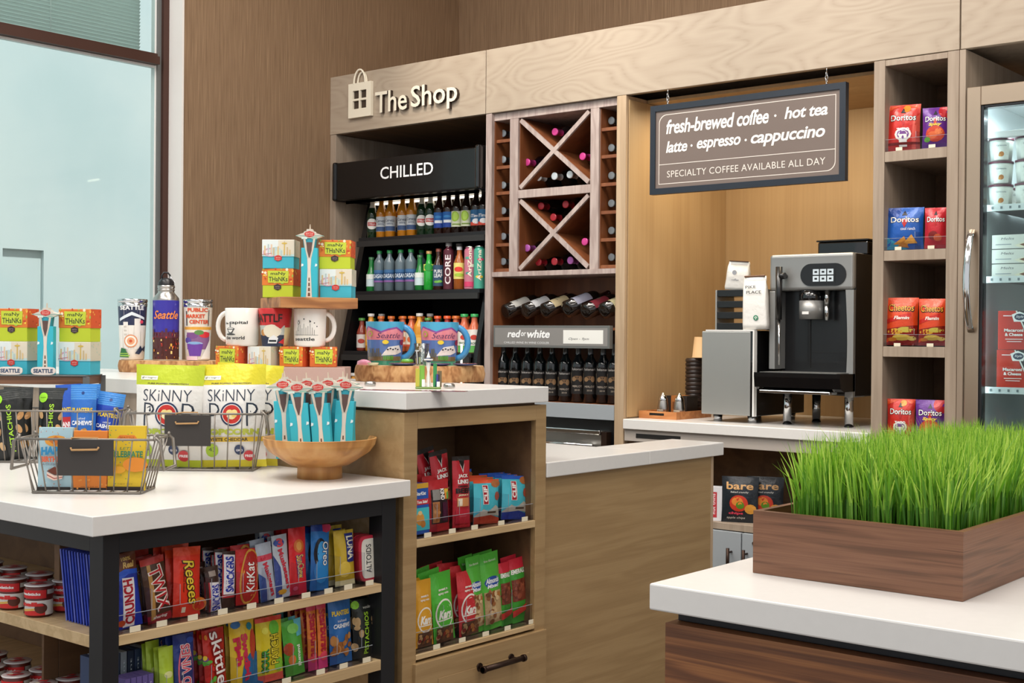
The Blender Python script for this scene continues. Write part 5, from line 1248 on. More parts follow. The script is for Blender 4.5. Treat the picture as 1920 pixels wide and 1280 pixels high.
# --- gift box
def gift(kind, W, H, D, low=True):
    """two piece gift box: printed lid and coloured base"""
    o = MB().bbox(-W*.485, W*.485, -D*.485, D*.485, 0, H*.5, .001, '#3fb0c4' if kind == 'city' else '#bccb2c', seg=1).build('gift_box', 'print_matte')
    lc_ = '#e6e2d6' if kind == 'city' else ('#dd7a2c' if kind == 'thanks' else '#d66a2a')
    z0 = H*.42 if low else 0
    lid = MB().bbox(-W/2, W/2, -D/2, D/2, z0, H, .001, lc_, seg=1).build('lid', 'print_matte', o)
    m = MB(); rnd = random.Random(5)
    LH = H-z0
    if kind == 'city':
        it = [('r', 0, .0, .5, .97, '#dfe6e4'), ('r', .5, .0, 1, .97, '#ddd3bf'), ('r', 0, .0, 1, .12, '#b9d6d6'), ('e', .26, .24, .24, .14, '#d3a9ba', 14), ('e', .26, .22, .18, .10, '#e6dce0', 14), ('e', .42, .3, .18, .14, '#b9cdd0', 12), ('e', .55, .22, .14, .1, '#c8d8c8', 12)]
        for k in range(9): x = .06+k*.1+rnd.uniform(-.02, .02); h = rnd.uniform(.3, .75); it.append(('r', x, .06, x+.045, h, ['#d9bd8a', '#b8c6c8', '#e0c4a4', '#c9b48a'][k % 4]))
        it += [('r', .68, .08, .71, .75, '#d2b24e'), ('e', .695, .78, .09, .025, '#d2b24e', 12), ('r', .69, .8, .7, .92, '#b89a3c'), ('p', [(.0, .12), (.3, .2), (.3, .17), (0, .09)], '#c46a7c')]
    else:
        it = []
        for k in range(34):
            x, z = rnd.random(), rnd.random()
            if .2 < x < .8 and .2 < z < .85: continue
            it.append(('e', x, z, rnd.uniform(.02, .055), rnd.uniform(.02, .05), rnd.choice(['#f0e6c8', '#e8a04c', '#c84a24', '#9cc04a', '#f4d04a']), 7))
        it += [('p', [(.2, .16), (.84, .14), (.86, .86), (.18, .88)], '#c3cf3a'), ('t', 'maNy', .52, .68, .48, .24, '#2c3a24', {'b': .015}), ('t', 'THaNKs', .52, .37, .60, .28, '#2c3a24', {'b': .015})]
    prints(m, it, W, LH, lambda x, z, e: Vector((x, -D/2-e, z+z0)), .0004, .00006)
    sd_ = [('r', 0, 0, 1, 1, '#d5562a' if kind != 'city' else '#cfc9b4')]
    for k in range(8): sd_.append(('e', rnd.random()*.8+.1, rnd.random()*.8+.1, .05, .05, rnd.choice(['#e07a3c', '#b8451e', '#e8b04c']) if kind != 'city' else rnd.choice(['#b8c4b0', '#d8c49c', '#c0b4a0']), 8))
    prints(m, sd_, D, LH, lambda x, z, e: Vector((W/2+e, x, z+z0)), .0004, .00006)
    m.build('printed_wrap', 'print_matte', lid)
    if low:
        m = MB(); c2 = '#c8322e' if kind == 'city' else '#3a2a2c'
        prints(m, [('e', .5, .72, .13, .10, c2, 6), ('t', 'SEATTLE', .5, .75, .14, .07, '#e9d8c8' if kind == 'city' else '#b8a8a4'), ('t', 'chocolate', .5, .64, .14, .05, '#e9d8c8' if kind == 'city' else '#b8a8a4')], W, H*.5, lambda x, z, e: Vector((x, -D/2-.0006-e, z-.0)), .0004)
        if True: m.build('hexagon_badge', 'print_matte', o)
    return o
def gb(kind, w, h, d, low=True):
    k = ('gb', kind, round(w, 4), round(h, 4), low)
    if k in PROTO: return dup(PROTO[k])
    o = gift(kind, w, h, d, low); PROTO[k] = o; return o
GG = 'souvenir gift boxes'
q = PZ(520, 700, RT); s = mpp(backoff(rise.location, .05))
def on_riser(px, back, z):  # x from pixel, at given distance behind the riser front
    base = Vector(rise.location)+fw2*back
    d = ray(px, 690); # solve lateral
    D = dep((base.x, base.y, 1.2)); lat = (px-960)/FPX*D; c = fw2*D+rt*lat
    return Vector((c.x, c.y, z))
RZ1 = FC-R(18)
for px, k, lb in ((437, 'thanks', 'small orange and green gift box at the left end of the riser'), (497, 'city', 'small pale skyline gift box in the middle of the riser'), (556, 'thanks', 'small orange and green gift box third from the left on the riser')):
    o = gb(k, .083, .064, .075, False); o.location = on_riser(px, .06, RT+.0003); o.rotation_euler = (0, 0, RZ1); tag(o, lb, 'gift box', GG)
o = gb('orange', .085, .0640, .078, False); o.location = on_riser(607, .065, RT+.0003); o.rotation_euler = (0, 0, RZ1+R(24)); tag(o, 'small orange gift box at the right end of the riser', 'gift box', GG)
GT_ = RT+.0645
# --- mugs
def mug(name, r0_, r1, h, col, items, handle, hr, mat='glaze', inner='#efece6', hcol=None, n=32, hw=.007, rim=None):
    """handle angle in local frame (0 = +x)"""
    rf = lambda z: (r0_+(r1-r0_)*min(1, max(0, z/h))) if z is not None else (r0_+r1)/2
    mb = MB(); mb.lathe([(.0001, .002), (r0_*.9, .0), (r0_, .006), (rf(h*.5), h*.5), (r1, h-.002), (r1-.0015, h), (r1-.004, h-.002), (r0_-.004, .008), (.0001, .008)], n, [col]*3+[rim or col]+[rim or col]+[inner]*3)
    o = mb.build(name, mat)
    if handle is not None:
        m = MB(); pts = []
        for i in range(13):
            t = -PI*.5+PI*i/12
            rad = hr; cx = rf(h*.5)-.004+math.cos(t)*rad; z = h*.52+math.sin(t)*h*.36
            if i in (0, 12): cx = rf(z)-.003
            pts.append((cx*math.cos(handle), cx*math.sin(handle), z))
        m.tube(pts, hw, 8, hcol or col); m.build('handle', mat, o)
    if items:
        m = MB(); prints(m, items, r0_*2.6, h, cylS(rf), .0004, .0002, L=.008); m.build('printed_design', mat, o)
    return o
s = mpp(on_riser(455, .07, 1.2))
mA = mug('coffee_mug', 30*s, 32*s, 71*s, '#efe9e2', [('t', 'the', .17, .60, .12, .06, '#2a2a2a', {'b': .02}), ('t', 'capital', .50, .61, .46, .10, '#2a2a2a', {'b': .02}), ('e', .30, .45, .12, .035, '#2a2a2a', 14), ('e', .30, .455, .09, .022, '#efe9e2', 12), ('p', [(.19, .45), (.41, .45), (.35, .34), (.25, .34)], '#2a2a2a'), ('p', [(.225, .43), (.375, .43), (.33, .36), (.27, .36)], '#efe9e2'), ('e', .3, .31, .14, .018, '#2a2a2a', 14), ('t', 'the world', .40, .22, .52, .09, '#2a2a2a', {'b': .02}), ('r', .29, .5, .31, .62, '#2a2a2a')], PI, .030, hw=.0075)
mA.location = on_riser(454, .07, GT_); mA.rotation_euler = (0, 0, FC-R(3)); tag(mA, 'white mug printed the capital of the world, handle to the left', 'mug')
mC = mug('coffee_mug', 29*s, 31*s, 71*s, '#efe9e2', [('t', 'seattle', .36, .20, .56, .09, '#2a2a2a', {'b': .02})]+[('r', .12+.05*k, .3, .128+.05*k, .3+[.12, .2, .14, .26, .18, .3, .2, .24, .3, .2, .14][k], '#2a2a2a') for k in range(11)]+[('r', .10, .3, .72, .31, '#2a2a2a'), ('p', [(.2, .62), (.235, .70), (.27, .62), (.235, .56)], '#2a2a2a'), ('p', [(.215, .62), (.235, .67), (.255, .62), (.235, .585)], '#efe9e2'), ('r', .23, .40, .24, .56, '#2a2a2a'), ('e', .38, .72, .018, .018, '#2a2a2a', 6), ('e', .62, .62, .016, .016, '#2a2a2a', 6), ('p', [(.5, .70), (.55, .66), (.51, .62)], '#2a2a2a'), ('e', .68, .53, .016, .016, '#2a2a2a', 6)], 0, .030, hw=.0075)
mC.location = on_riser(581, .055, GT_); mC.rotation_euler = (0, 0, FC+R(6)); tag(mC, 'white mug with a line drawn skyline, handle to the right', 'mug')
mBm = mug('souvenir_cup', 24*s, 32*s, 71*s, '#e8d9a8', [('r', 0, .0, 1, .30, '#26304a'), ('r', 0, .3, 1, .55, '#bfc6c0'), ('e', .3, .36, .14, .1, '#c48a4a', 10), ('e', .6, .4, .3, .2, '#e9dfcb', 12), ('p', [(.45, .08), (.75, .08), (.8, .22), (.66, .3), (.5, .22)], '#e8e8ea'), ('r', .5, .12, .74, .17, '#1e2633'), ('t', 'SEATTLE', .40, .74, 1.0, .22, '#231a16', {'b': .02}), ('p', [(.7, .55), (.98, .8), (1, .58), (.86, .46)], '#c4262c'), ('p', [(.8, .1), (1, .22), (1, .06)], '#c4262c')], None, 0, 'print_gloss', rim='#c42a2c')
mBm.location = on_riser(516, .07, GT_); mBm.rotation_euler = (0, 0, FC-R(16)); tag(mBm, 'tapered poster printed cup with red rim between the white mugs', 'cup')
MTOP = GT_+71*s
# --- wooden board lying across the mugs
bo = empty('wooden_board', on_riser(578, .10, MTOP+.0005), FC+R(25)); tag(bo, 'square wooden board lying across the mugs and holding gift boxes', 'board')
s2 = mpp(on_riser(578, .07, MTOP)); bs = 147*s2
MB().bbox(-bs/2, bs/2, -bs/2, bs/2, 0, .034, .002).build('plank', 'board', bo)
BTZ = MTOP+.035
def on_board(px, back, z=None): return on_riser(px, back, z or BTZ)
Wb, Hb = .104, .0925
for px, lv, k, lb, bk, rz in ((528, 0, 'thanks', 'lower left many thanks gift box on the wooden board', .09, -8), (526, 1, 'city', 'upper left pale skyline gift box on the wooden board', .09, -2), (633, 0, 'city', 'lower right skyline gift box with teal base on the wooden board', .09, -2), (631, 1, 'thanks', 'upper right many thanks gift box on the wooden board', .09, -2)):
    o = gb(k, Wb, Hb, .09); o.location = on_board(px, bk, BTZ+lv*(Hb+.0006)); o.rotation_euler = (0, 0, FC+R(rz)); tag(o, lb, 'gift box', GG)
# --- needle shaped chocolate cartons
def needle(H=.232):
    W = .052; k = H/.232
    m = MB(); m.bbox(-W/2, W/2, -.014, .014, 0, .158*k, .001, '#35b4c6', seg=1)
    o = m.build('needle_carton', 'print_matte')
    m = MB()
    disc = [(-.043, .197), (-.030, .2025), (-.019, .206), (-.017, .2105), (-.010, .212), (-.009, .218), (.009, .218), (.010, .212), (.017, .2105), (.019, .206), (.030, .2025), (.043, .197), (.034, .1925), (.024, .189), (-.024, .189), (-.034, .1925)]
    m.prism([(x, z*k) for x, z in disc], -.013, .013, '#cfc8bb')
    m.prism([(x, z*k) for x, z in [(-.0435, .1955), (.0435, .1955), (.0435, .198), (-.0435, .198)]], -.0135, .0135, '#8fb0a4')
    m.prism([(x, z*k) for x, z in [(-.0022, .2182), (.0022, .2182), (.001, .234), (-.001, .234)]], -.002, .002, '#c8b8a4')
    m.prism([(x, z*k) for x, z in [(-.0175, .158), (.0175, .158), (.021, .1885), (-.021, .1885)]], -.011, .011, '#2f9cae')
    m.build('saucer_top', 'print_matte', o)
    X = lambda x: x/W+.5
    m = MB()
    poly = lambda pts, c: ('p', [(X(x), z*k/.2) for x, z in pts], c)
    L_ = [poly([(-.0195, .188), (-.0145, .160), (-.0065, .125), (-.0050, .09), (-.0095, .0), (-.004, .0), (0, .09), (0, .125), (-.0065, .150), (-.0125, .188)], '#cfc4b4'),
          poly([(.0125, .188), (.0065, .150), (0, .125), (0, .09), (.004, .0), (.0095, .0), (.0050, .09), (.0065, .125), (.0145, .160), (.0195, .188)], '#cfc4b4'),
          poly([(-.0055, .124), (-.0045, .09), (-.0085, .0), (.0085, .0), (.0045, .09), (.0055, .124)], '#ddd3c5'),
          poly([(-.0095, .176), (-.0075, .150), (-.0015, .127), (.0015, .127), (.0075, .150), (.0095, .176)], '#5c4540')]
    for i, z in enumerate((.052, .036, .020, .004)): w_ = .0022+.0006*i; L_.append(poly([(-w_, z), (w_, z), (w_*.8, z+.011), (-w_*.8, z+.011)], '#6b4630'))
    for x in (-.022, .022): L_.append(poly([(x-.004, .098), (x+.003, .100), (x+.004, .106), (x-.002, .108)], '#dfeef0'))
    prints(m, L_, W, .2, flatS(-.0142), .0003, .0001)
    prints(m, [('p', [(.28, .2), (.5, .0), (.72, .2), (.78, .5), (.72, .8), (.5, 1), (.28, .8), (.22, .5)], '#c8342f'), ('t', 'SEATTLE', .5, .62, .4, .2, '#f0dccc'), ('t', 'chocolate', .5, .36, .38, .18, '#f0dccc')], .06, .020, lambda x, z, e: Vector((x, -.0138-e, z+.192*k)), .0003)
    prints(m, [('r', .14, .0, .4, .5, '#cde4dc'), ('r', .6, .0, .86, .5, '#8fb8a8')], .07, .012, lambda x, z, e: Vector((x, -.0138-e, z+.186*k)), .0001)
    m.build('printed_design', 'print_matte', o)
    return o
NP = needle(); NP.location = on_board(580, .03, BTZ); NP.rotation_euler = (0, 0, FC); tag(NP, 'tower shaped turquoise chocolate carton standing between gift boxes on the wooden board', 'carton', 'tower shaped chocolate cartons')
# --- travel mugs and bottle on the left log
def on_log(px, back, z): 
    base = LA-fw2*.125+fw2*back; D = dep((base.x, base.y, z)); lat = (px-960)/FPX*D; c = fw2*D+rt*lat; return Vector((c.x, c.y, z))
s = mpp(on_log(300, .08, 1.2))
def travel(items, r0_, r1, h, base):
    o = mug('travel_mug', r0_, r1, h, base, items, None, 0, 'print_gloss')
    m = MB(); m.lathe([(r1+.001, h-.010), (r1+.0015, h+.004), (r1-.001, h+.0045), (r1-.001, h+.006), (r1+.002, h+.007), (r1+.002, h+.019), (r1-.004, h+.020), (r1-.006, h+.012), (.0001, h+.012)], 28, '#fff'); m.build('lid', 'chrome', o); return o
it = [('r', -.3, .62, 1.3, 1, '#2d3350')]+[('r', x, .2, x+w_, z, '#e8e2da') for x, w_, z in ((.05, .13, .55), (.22, .16, .68), (.42, .13, .62), (.58, .2, .74), (.8, .12, .55))]+[('r', .26+.05*(k % 2), .3+.07*(k//2), .28+.05*(k % 2), .33+.07*(k//2), '#b5a99a') for k in range(10)]+[('p', [(.1, .74), (.5, .86), (.9, .76), (.9, .72), (.5, .80), (.1, .69)], '#dfe6ea')]
it += [('e', .47, .34, .21, .21, '#d98a5a', 20), ('e', .47, .34, .175, .175, '#f0e4d8', 20), ('e', .47, .34, .12, .12, '#e0a078', 14), ('e', .47, .34, .05, .05, '#c8583a', 8), ('e', .8, .68, .06, .06, '#d8485c', 8)]
it += [('p', [(.02, .05), (.42, .05), (.3, .2), (.14, .22)], '#2f6b3c'), ('r', .05, .07, .44, .09, '#9cc04a'), ('r', .05, .11, .4, .125, '#9cc04a'), ('p', [(.6, .12), (.78, .26), (.86, .18), (.74, .1)], '#26304a'), ('p', [(.82, .2), (.98, .26), (.94, .14)], '#26304a'), ('t', 'SEATTLE', .5, .93, .70, .075, '#f4f2ee', {'b': .03})]
o = travel(it, 22*s, 26.5*s, 105*s, '#e9e3da'); o.location = on_log(248, .10, LAT); o.rotation_euler = (0, 0, FC+R(14)); tag(o, 'steel lidded travel mug with cartoon skyline and ferris wheel, left on the log slab', 'travel mug')
it = [('r', -.3, .5, 1.3, 1, '#e6dccb'), ('r', .1, .2, .95, .5, '#8a5f8c'), ('r', -.2, .55, 1.2, .60, '#e0a23c'), ('e', .3, .44, .22, .1, '#7a4a86', 12), ('e', .75, .46, .2, .1, '#d8343c', 12), ('e', .55, .5, .16, .08, '#5f8a4a', 10), ('e', .15, .36, .14, .1, '#5a4aa0', 10)]
it += [('r', .1, .88, .15, .62, '#4c4a4a'), ('r', .85, .9, .88, .62, '#4c4a4a'), ('t', 'PUBLIC', .5, .90, .64, .07, '#d2502c', {'b': .04}), ('t', 'MARKET', .42, .79, .62, .07, '#d2502c', {'b': .04}), ('t', 'CENTER', .55, .69, .62, .07, '#d2502c', {'b': .04}), ('e', .4, .30, .28, .07, '#a8b8d8', 16), ('p', [(.12, .3), (.68, .3), (.6, .08), (.22, .08)], '#6a3c9c'), ('e', .4, .31, .2, .04, '#7fa8d0', 12), ('p', [(.6, .03), (.98, .42), (1.02, .03)], '#ece6e0'), ('r', .1, .01, .5, .08, '#e8c8d0')]
o = travel(it, 22*s, 26.5*s, 105*s, '#e9e3da'); o.location = on_log(371, .10, LAT); o.rotation_euler = (0, 0, FC+R(12)); tag(o, 'steel lidded travel mug printed PUBLIC MARKET, right on the log slab', 'travel mug')
rb_ = 24*s; hb = 112*s
o = MB().lathe([(.0001, 0), (rb_-.002, 0), (rb_, .003), (rb_, hb)], 28, '#fff').build('metal_bottle', 'chrome')
m = MB(); rf = lambda z: rb_+.0006
m.lathe([(rb_+.0005, .004), (rb_+.0005, hb*.44), (rb_+.0005, hb)], 28, ['#4a1f1c', '#38309a'], a0=-PI, a1=0)
rnd = random.Random(2); it = [('r', -.1, .38, 1.1, .47, '#6a2a3c')]
for k in range(46): x = rnd.uniform(-.05, 1.05); z = rnd.uniform(.02, .44); it.append(('r', x, z, x+rnd.uniform(.02, .06), z+rnd.uniform(.01, .05), rnd.choice(['#c8812c', '#e8b04a', '#8a2a22', '#d8442c', '#5a2a24', '#f0d080'])))
for k in range(9): x = k*.12; it.append(('r', x, .4, x+.07, .44+rnd.uniform(.02, .12), '#54283c'))
it += [('t', 'Seattle', .5, .76, .84, .14, '#f08a3c', {'s': .4, 'b': .015})]
prints(m, it, rb_*2.3, hb, cylS(rf), .0004, .00007, L=.008); m.build('printed_wrap', 'print_gloss', o)
MB().lathe([(rb_, hb+.0002), (rb_*.98, hb+.010), (rb_*.72, hb+.026), (rb_*.62, hb+.032), (rb_*.62, hb+.040), (rb_*.66, hb+.0405), (rb_*.66, hb+.044), (rb_*.62, hb+.0445), (rb_*.62, hb+.049), (rb_*.66, hb+.05), (rb_*.66, hb+.060), (rb_*.5, hb+.061), (.0001, hb+.061)], 28).build('neck', 'steel', o)
m = MB(); zc = hb+.0615; m.lathe([(rb_*.62, zc), (rb_*.6, zc+.012), (rb_*.4, zc+.026), (.0001, zc+.03)], 20, '#17171a')
pts = [(-.014+.0, 0, zc+.02), (-.018, 0, zc+.036), (-.010, 0, zc+.050), (.006, 0, zc+.050), (.014, 0, zc+.040), (.016, 0, zc+.022)]
m.tube(pts, .0035, 8, '#17171a'); m.build('loop_cap', 'plastic', o)
MB().tube([(.014, -.004, zc+.036), (.024, -.004, zc+.022), (.032, -.004, zc+.012), (.030, -.004, zc+.002), (.022, -.004, zc+.018), (.014, -.004, zc+.030)], .0016, 6).build('carabiner', 'chrome', o)
o.location = on_log(311, .09, LAT); o.rotation_euler = (0, 0, FC+R(14)); tag(o, 'steel drink bottle with blue night skyline wrap and black loop cap', 'bottle')
# --- painted mugs on the right log
def on_logB(px, back, z): 
    base = LBc-fw2*.125+fw2*back; D = dep((base.x, base.y, z)); lat = (px-960)/FPX*D; c = fw2*D+rt*lat; return Vector((c.x, c.y, z))
s = mpp(on_logB(780, .12, 1.2))
it = [('r', -.15, .0, 1.15, .14, '#3f9a80'), ('r', -.15, .14, 1.15, .58, '#5c7ab8'), ('r', -.15, .58, 1.15, .88, '#e58a96'), ('p', [(-.15, .72), (.1, .9), (.3, .84), (.45, .78), (.6, .84), (.8, .88), (1.0, .78), (1.15, .86), (1.15, 1), (-.15, 1)], '#4aa8d0'),
      ('p', [(-.15, .69), (.1, .87), (.3, .80), (.45, .74), (.6, .80), (.8, .84), (1.0, .74), (1.15, .82), (1.15, .85), (1.0, .78), (.8, .88), (.6, .84), (.45, .78), (.3, .84), (.1, .90), (-.15, .73)], '#8a4a9a'),
      ('r', .0, .1, 1, .2, '#7a6a4a'), ('p', [(.45, .22), (.62, .42), (.9, .46), (1.0, .3), (.8, .24)], '#e8e6e2')]
it += [('r', .02+.045*k, .18, .05+.045*k, .28+.12*abs(math.sin(k*2.1)), '#6a6a5c') for k in range(10)]+[('r', .5+.04*k, .12, .53+.04*k, .22, '#58a03a') for k in range(6)]
it += [('e', .6+.06*k, .36+.02*(k % 2), .025, .02, '#3a3a4a', 6) for k in range(5)]+[('e', .55, .53, .07, .05, '#e8cc3a', 10), ('e', .2, .72, .07, .07, '#a8b03a', 8), ('e', .2, .72, .045, .045, '#d87a8a', 8), ('e', .95, .52, .06, .07, '#8a1f3c', 8), ('t', 'Seattle', .62, .68, .52, .12, '#4a2a5a', {'s': .35})]
def pmug(px, lb, rz):
    o = mug('painted_mug', 31*s, 36*s, 81*s, '#3f9a80', it, 0, .040, 'glaze', '#3d8fc8', '#3f92c8', hw=.011, rim='#4aa8d0')
    o.location = on_logB(px, .14, LBT); o.rotation_euler = (0, 0, FC+R(rz)); tag(o, lb, 'mug', 'hand painted mugs on the log slab'); return o
pm = pmug(722, 'hand painted blue and pink mug, left of the pair on the log slab', 0)
o = dup(pm); o.location = on_logB(824, .14, LBT); tag(o, 'hand painted blue and pink mug, right of the pair on the log slab', 'mug', 'hand painted mugs on the log slab')
def saucer(px, back, r, c1, c2, lb, z=LBT, n='small_plate'):
    o = MB().lathe([(.0001, 0), (r*.6, 0), (r, .006), (r*.96, .0085), (r*.6, .004), (.0001, .004)], 24, [c1, c1, c1, c2, c2]).build(n, 'glaze'); o.location = on_logB(px, back, z); tag(o, lb, 'plate'); return o
saucer(756, .045, .050, '#27305a', '#d87a4a', 'small blue rimmed orange dish in front of the left painted mug')
saucer(872, .06, .042, '#27305a', '#c8583c', 'small dark red dish at the right edge of the log slab')
saucer(825, .04, .038, '#2a2a5a', '#cf6a5a', 'small coral dish in front of the right painted mug')
o = MB().lathe([(.0001, 0), (.020, 0), (.022, .006), (.018, .012), (.0001, .014)], 16, '#5ea83c').build('green_magnet', 'glaze'); o.location = on_logB(764, .045, LBT+.0092); tag(o, 'small green painted souvenir resting on the orange dish', 'souvenir')
o = MB().lathe([(.0001, 0), (.026, 0), (.024, .012), (.010, .018), (.0001, .019)], 16, '#e59ab4').build('pink_soap_dish', 'glaze'); o.location = on_logB(683, .10, LBT); o.scale = (1.2, .7, 1); tag(o, 'pink ceramic souvenir at the left edge of the log slab', 'souvenir')
o = MB().lathe([(.0001, 0), (.014, 0), (.020, .008), (.018, .009), (.012, .003), (.0001, .003)], 16, '#d8cfa8').build('shell_dish', 'glaze'); o.location = on_logB(700, .035, LBT); tag(o, 'tiny cream dish in front of the left painted mug', 'dish')
# shot glass on the slab
o = MB().lathe([(.0001, .0), (.017, 0), (.018, .01), (.026, .075), (.0245, .075), (.0165, .012), (.0001, .012)], 24).build('shot_glass', 'clear_plastic')
m = MB(); prints(m, [('r', .46, .1, .54, .7, '#d8dde0'), ('e', .5, .72, .2, .05, '#c8cdd0', 10), ('r', .2, .1, .3, .5, '#5a6a8a'), ('r', .65, .1, .78, .42, '#8a9a6a'), ('r', .33, .1, .4, .36, '#c8a86a')], .05, .07, lambda x, z, e: Vector((math.sin(x/.024)*(.018+.008*z/.075+.001+e), -math.cos(x/.024)*(.018+.008*z/.075+.001+e), z))); m.build('printed_design', 'print_gloss', o)
o.location = on_logB(791, .022, LBT-.0); tag(o, 'clear souvenir shot glass between the painted mugs', 'glass')
# figurine and magnets on the counter
p = PZ(803, 729, UT); s = mpp(p)
fg_ = empty('skyline_figurine', (p.x, p.y, UT+.0003), FC); tag(fg_, 'colourful skyline figurine with a white observation tower on the counter edge', 'figurine')
MB().bbox(-24*s, 24*s, -.008, .014, 0, .006, .002, '#6a8a2c').build('base', 'glaze', fg_)
m = MB()
m.lathe([(.0045, .006), (.0035, .03), (.002, .055), (.0045, .078)], 10, '#ecebe6'); m.lathe([(.004, .078), (.013, .084), (.014, .088), (.006, .092), (.003, .1), (.0001, .112)], 14, ['#2a3a5a', '#ecebe6', '#2a3a5a', '#ecebe6', '#ecebe6'])
m.tube([(-.008, -.002, .006), (-.002, -.002, .05), (-.006, -.002, .078)], .0012, 5, '#ecebe6'); m.tube([(.008, -.002, .006), (.002, -.002, .05), (.006, -.002, .078)], .0012, 5, '#ecebe6'); m.build('tower', 'glaze', fg_)
m = MB()
for x0, x1, h, c in ((-24, -14, 34, '#b8b03a'), (-17, -7, 40, '#7ab03a'), (9, 16, 44, '#2f8a4a'), (12, 22, 24, '#3a3a9a'), (17, 25, 30, '#6a5a3c'), (-12, -6, 14, '#ecebe6'), (16, 22, 10, '#ecebe6')): m.bbox(x0*s, x1*s, -.003 if h > 20 else -.007, .008, .006, .006+h*s, .0008, c, seg=1)
m.build('buildings', 'glaze', fg_)
for px, py, lb in ((692, 724, 'small round silver souvenir tin left of the figurine'), (840, 728, 'small round silver souvenir tin right of the figurine')):
    p = PZ(px, py, UT); o = MB().lathe([(.0001, 0), (.017, 0), (.018, .004), (.016, .011), (.012, .013), (.0001, .012)], 20).build('souvenir_tin', 'steel'); o.location = (p.x, p.y+.005, UT+.0022); tag(o, lb, 'tin', 'souvenir tins')
a = PZ(690, 728, UT); b = PZ(868, 731, UT)
o = MB().bbox(-.16, .15, -.0, .035, 0, .0018, .0006).build('display_mirror', 'purple_mat'); c = backoff(PZ(775, 733, UT), .0); o.location = (c.x, c.y, UT+.0002); o.rotation_euler = (0, 0, FC-R(12)); tag(o, 'thin glossy plum display mat lying in front of the log slab', 'mat')
# ================================================================ FRONT ISLAND
IT = .90
tag(MB().bbox(-4.9, -2.478, 1.571, 2.5525, .856, IT, .002).build('island_worktop', 'quartz'), 'white quartz island top carrying wire baskets and the wooden bowl', 'counter')
isl = empty('sweets_island', (-2.5, 1.611, 0)); tag(isl, 'black metal framed island with light oak shelves of sweets', 'shelf unit')
def IB(n, x0, x1, y0, y1, z0, z1, m, bev=.0008, par=None):
    return MB().bbox(x0+2.5, x1+2.5, y0-1.611, y1-1.611, z0, z1, bev, '#fff', 0, seg=1).build(n, m, par or isl)
IX = -2.50
IB('post', IX-.052, IX, 1.611, 1.653, 0, .8555, 'black_metal'); IB('post', IX-.052, IX, 2.467, 2.518, 0, .8555, 'black_metal'); IB('post', -4.85, -4.80, 1.611, 1.653, 0, .8555, 'black_metal')
IB('rail', IX-.052, IX-.0005, 1.6535, 2.4665, .81, .8555, 'black_metal'); IB('rail', -4.7995, IX-.0525, 1.6115, 1.653, .812, .8555, 'black_metal')
IB('shelf', IX-.32, IX-.001, 1.6535, 2.4665, .603, .625, 'oak_shelf'); IB('shelf', IX-.32, IX-.001, 1.6535, 2.4665, .392, .42, 'oak_shelf'); IB('shelf', IX-.32, IX-.001, 1.6535, 2.4665, .15, .18, 'oak_shelf')
IB('shelf', -4.79, IX-.3205, 1.6125, 2.00, .598, .625, 'oak_shelf'); IB('shelf', IX-.3205, IX-.0525, 1.6125, 1.6530, .598, .625, 'oak_shelf')
IB('shelf', -4.79, IX-.3205, 1.6125, 2.00, .365, .392, 'oak_shelf')
IB('back_panel', IX-.345, IX-.3215, 1.70, 2.466, 0, .84, 'oak_dark_inside'); IB('side_panel', IX-.32, IX-.053, 2.494, 2.512, .18, .8095, 'oak_shelf')
for z0_, z1_ in ((.603, .625), (.392, .42)): IB('shelf', IX-.32, IX-.0525, 2.467, 2.4935, z0_, z1_, 'oak_shelf')
IB('back_panel', -4.8, IX-.346, 2.001, 2.02, 0, .84, 'oak_dark_inside'); IB('divider', IX-.33, IX-.3212, 1.66, 1.699, .42, .59, 'oak_dark_inside')
IB('side_panel', -4.8, IX-.325, 2.48, 2.515, 0, .855, 'oak_dark_inside')
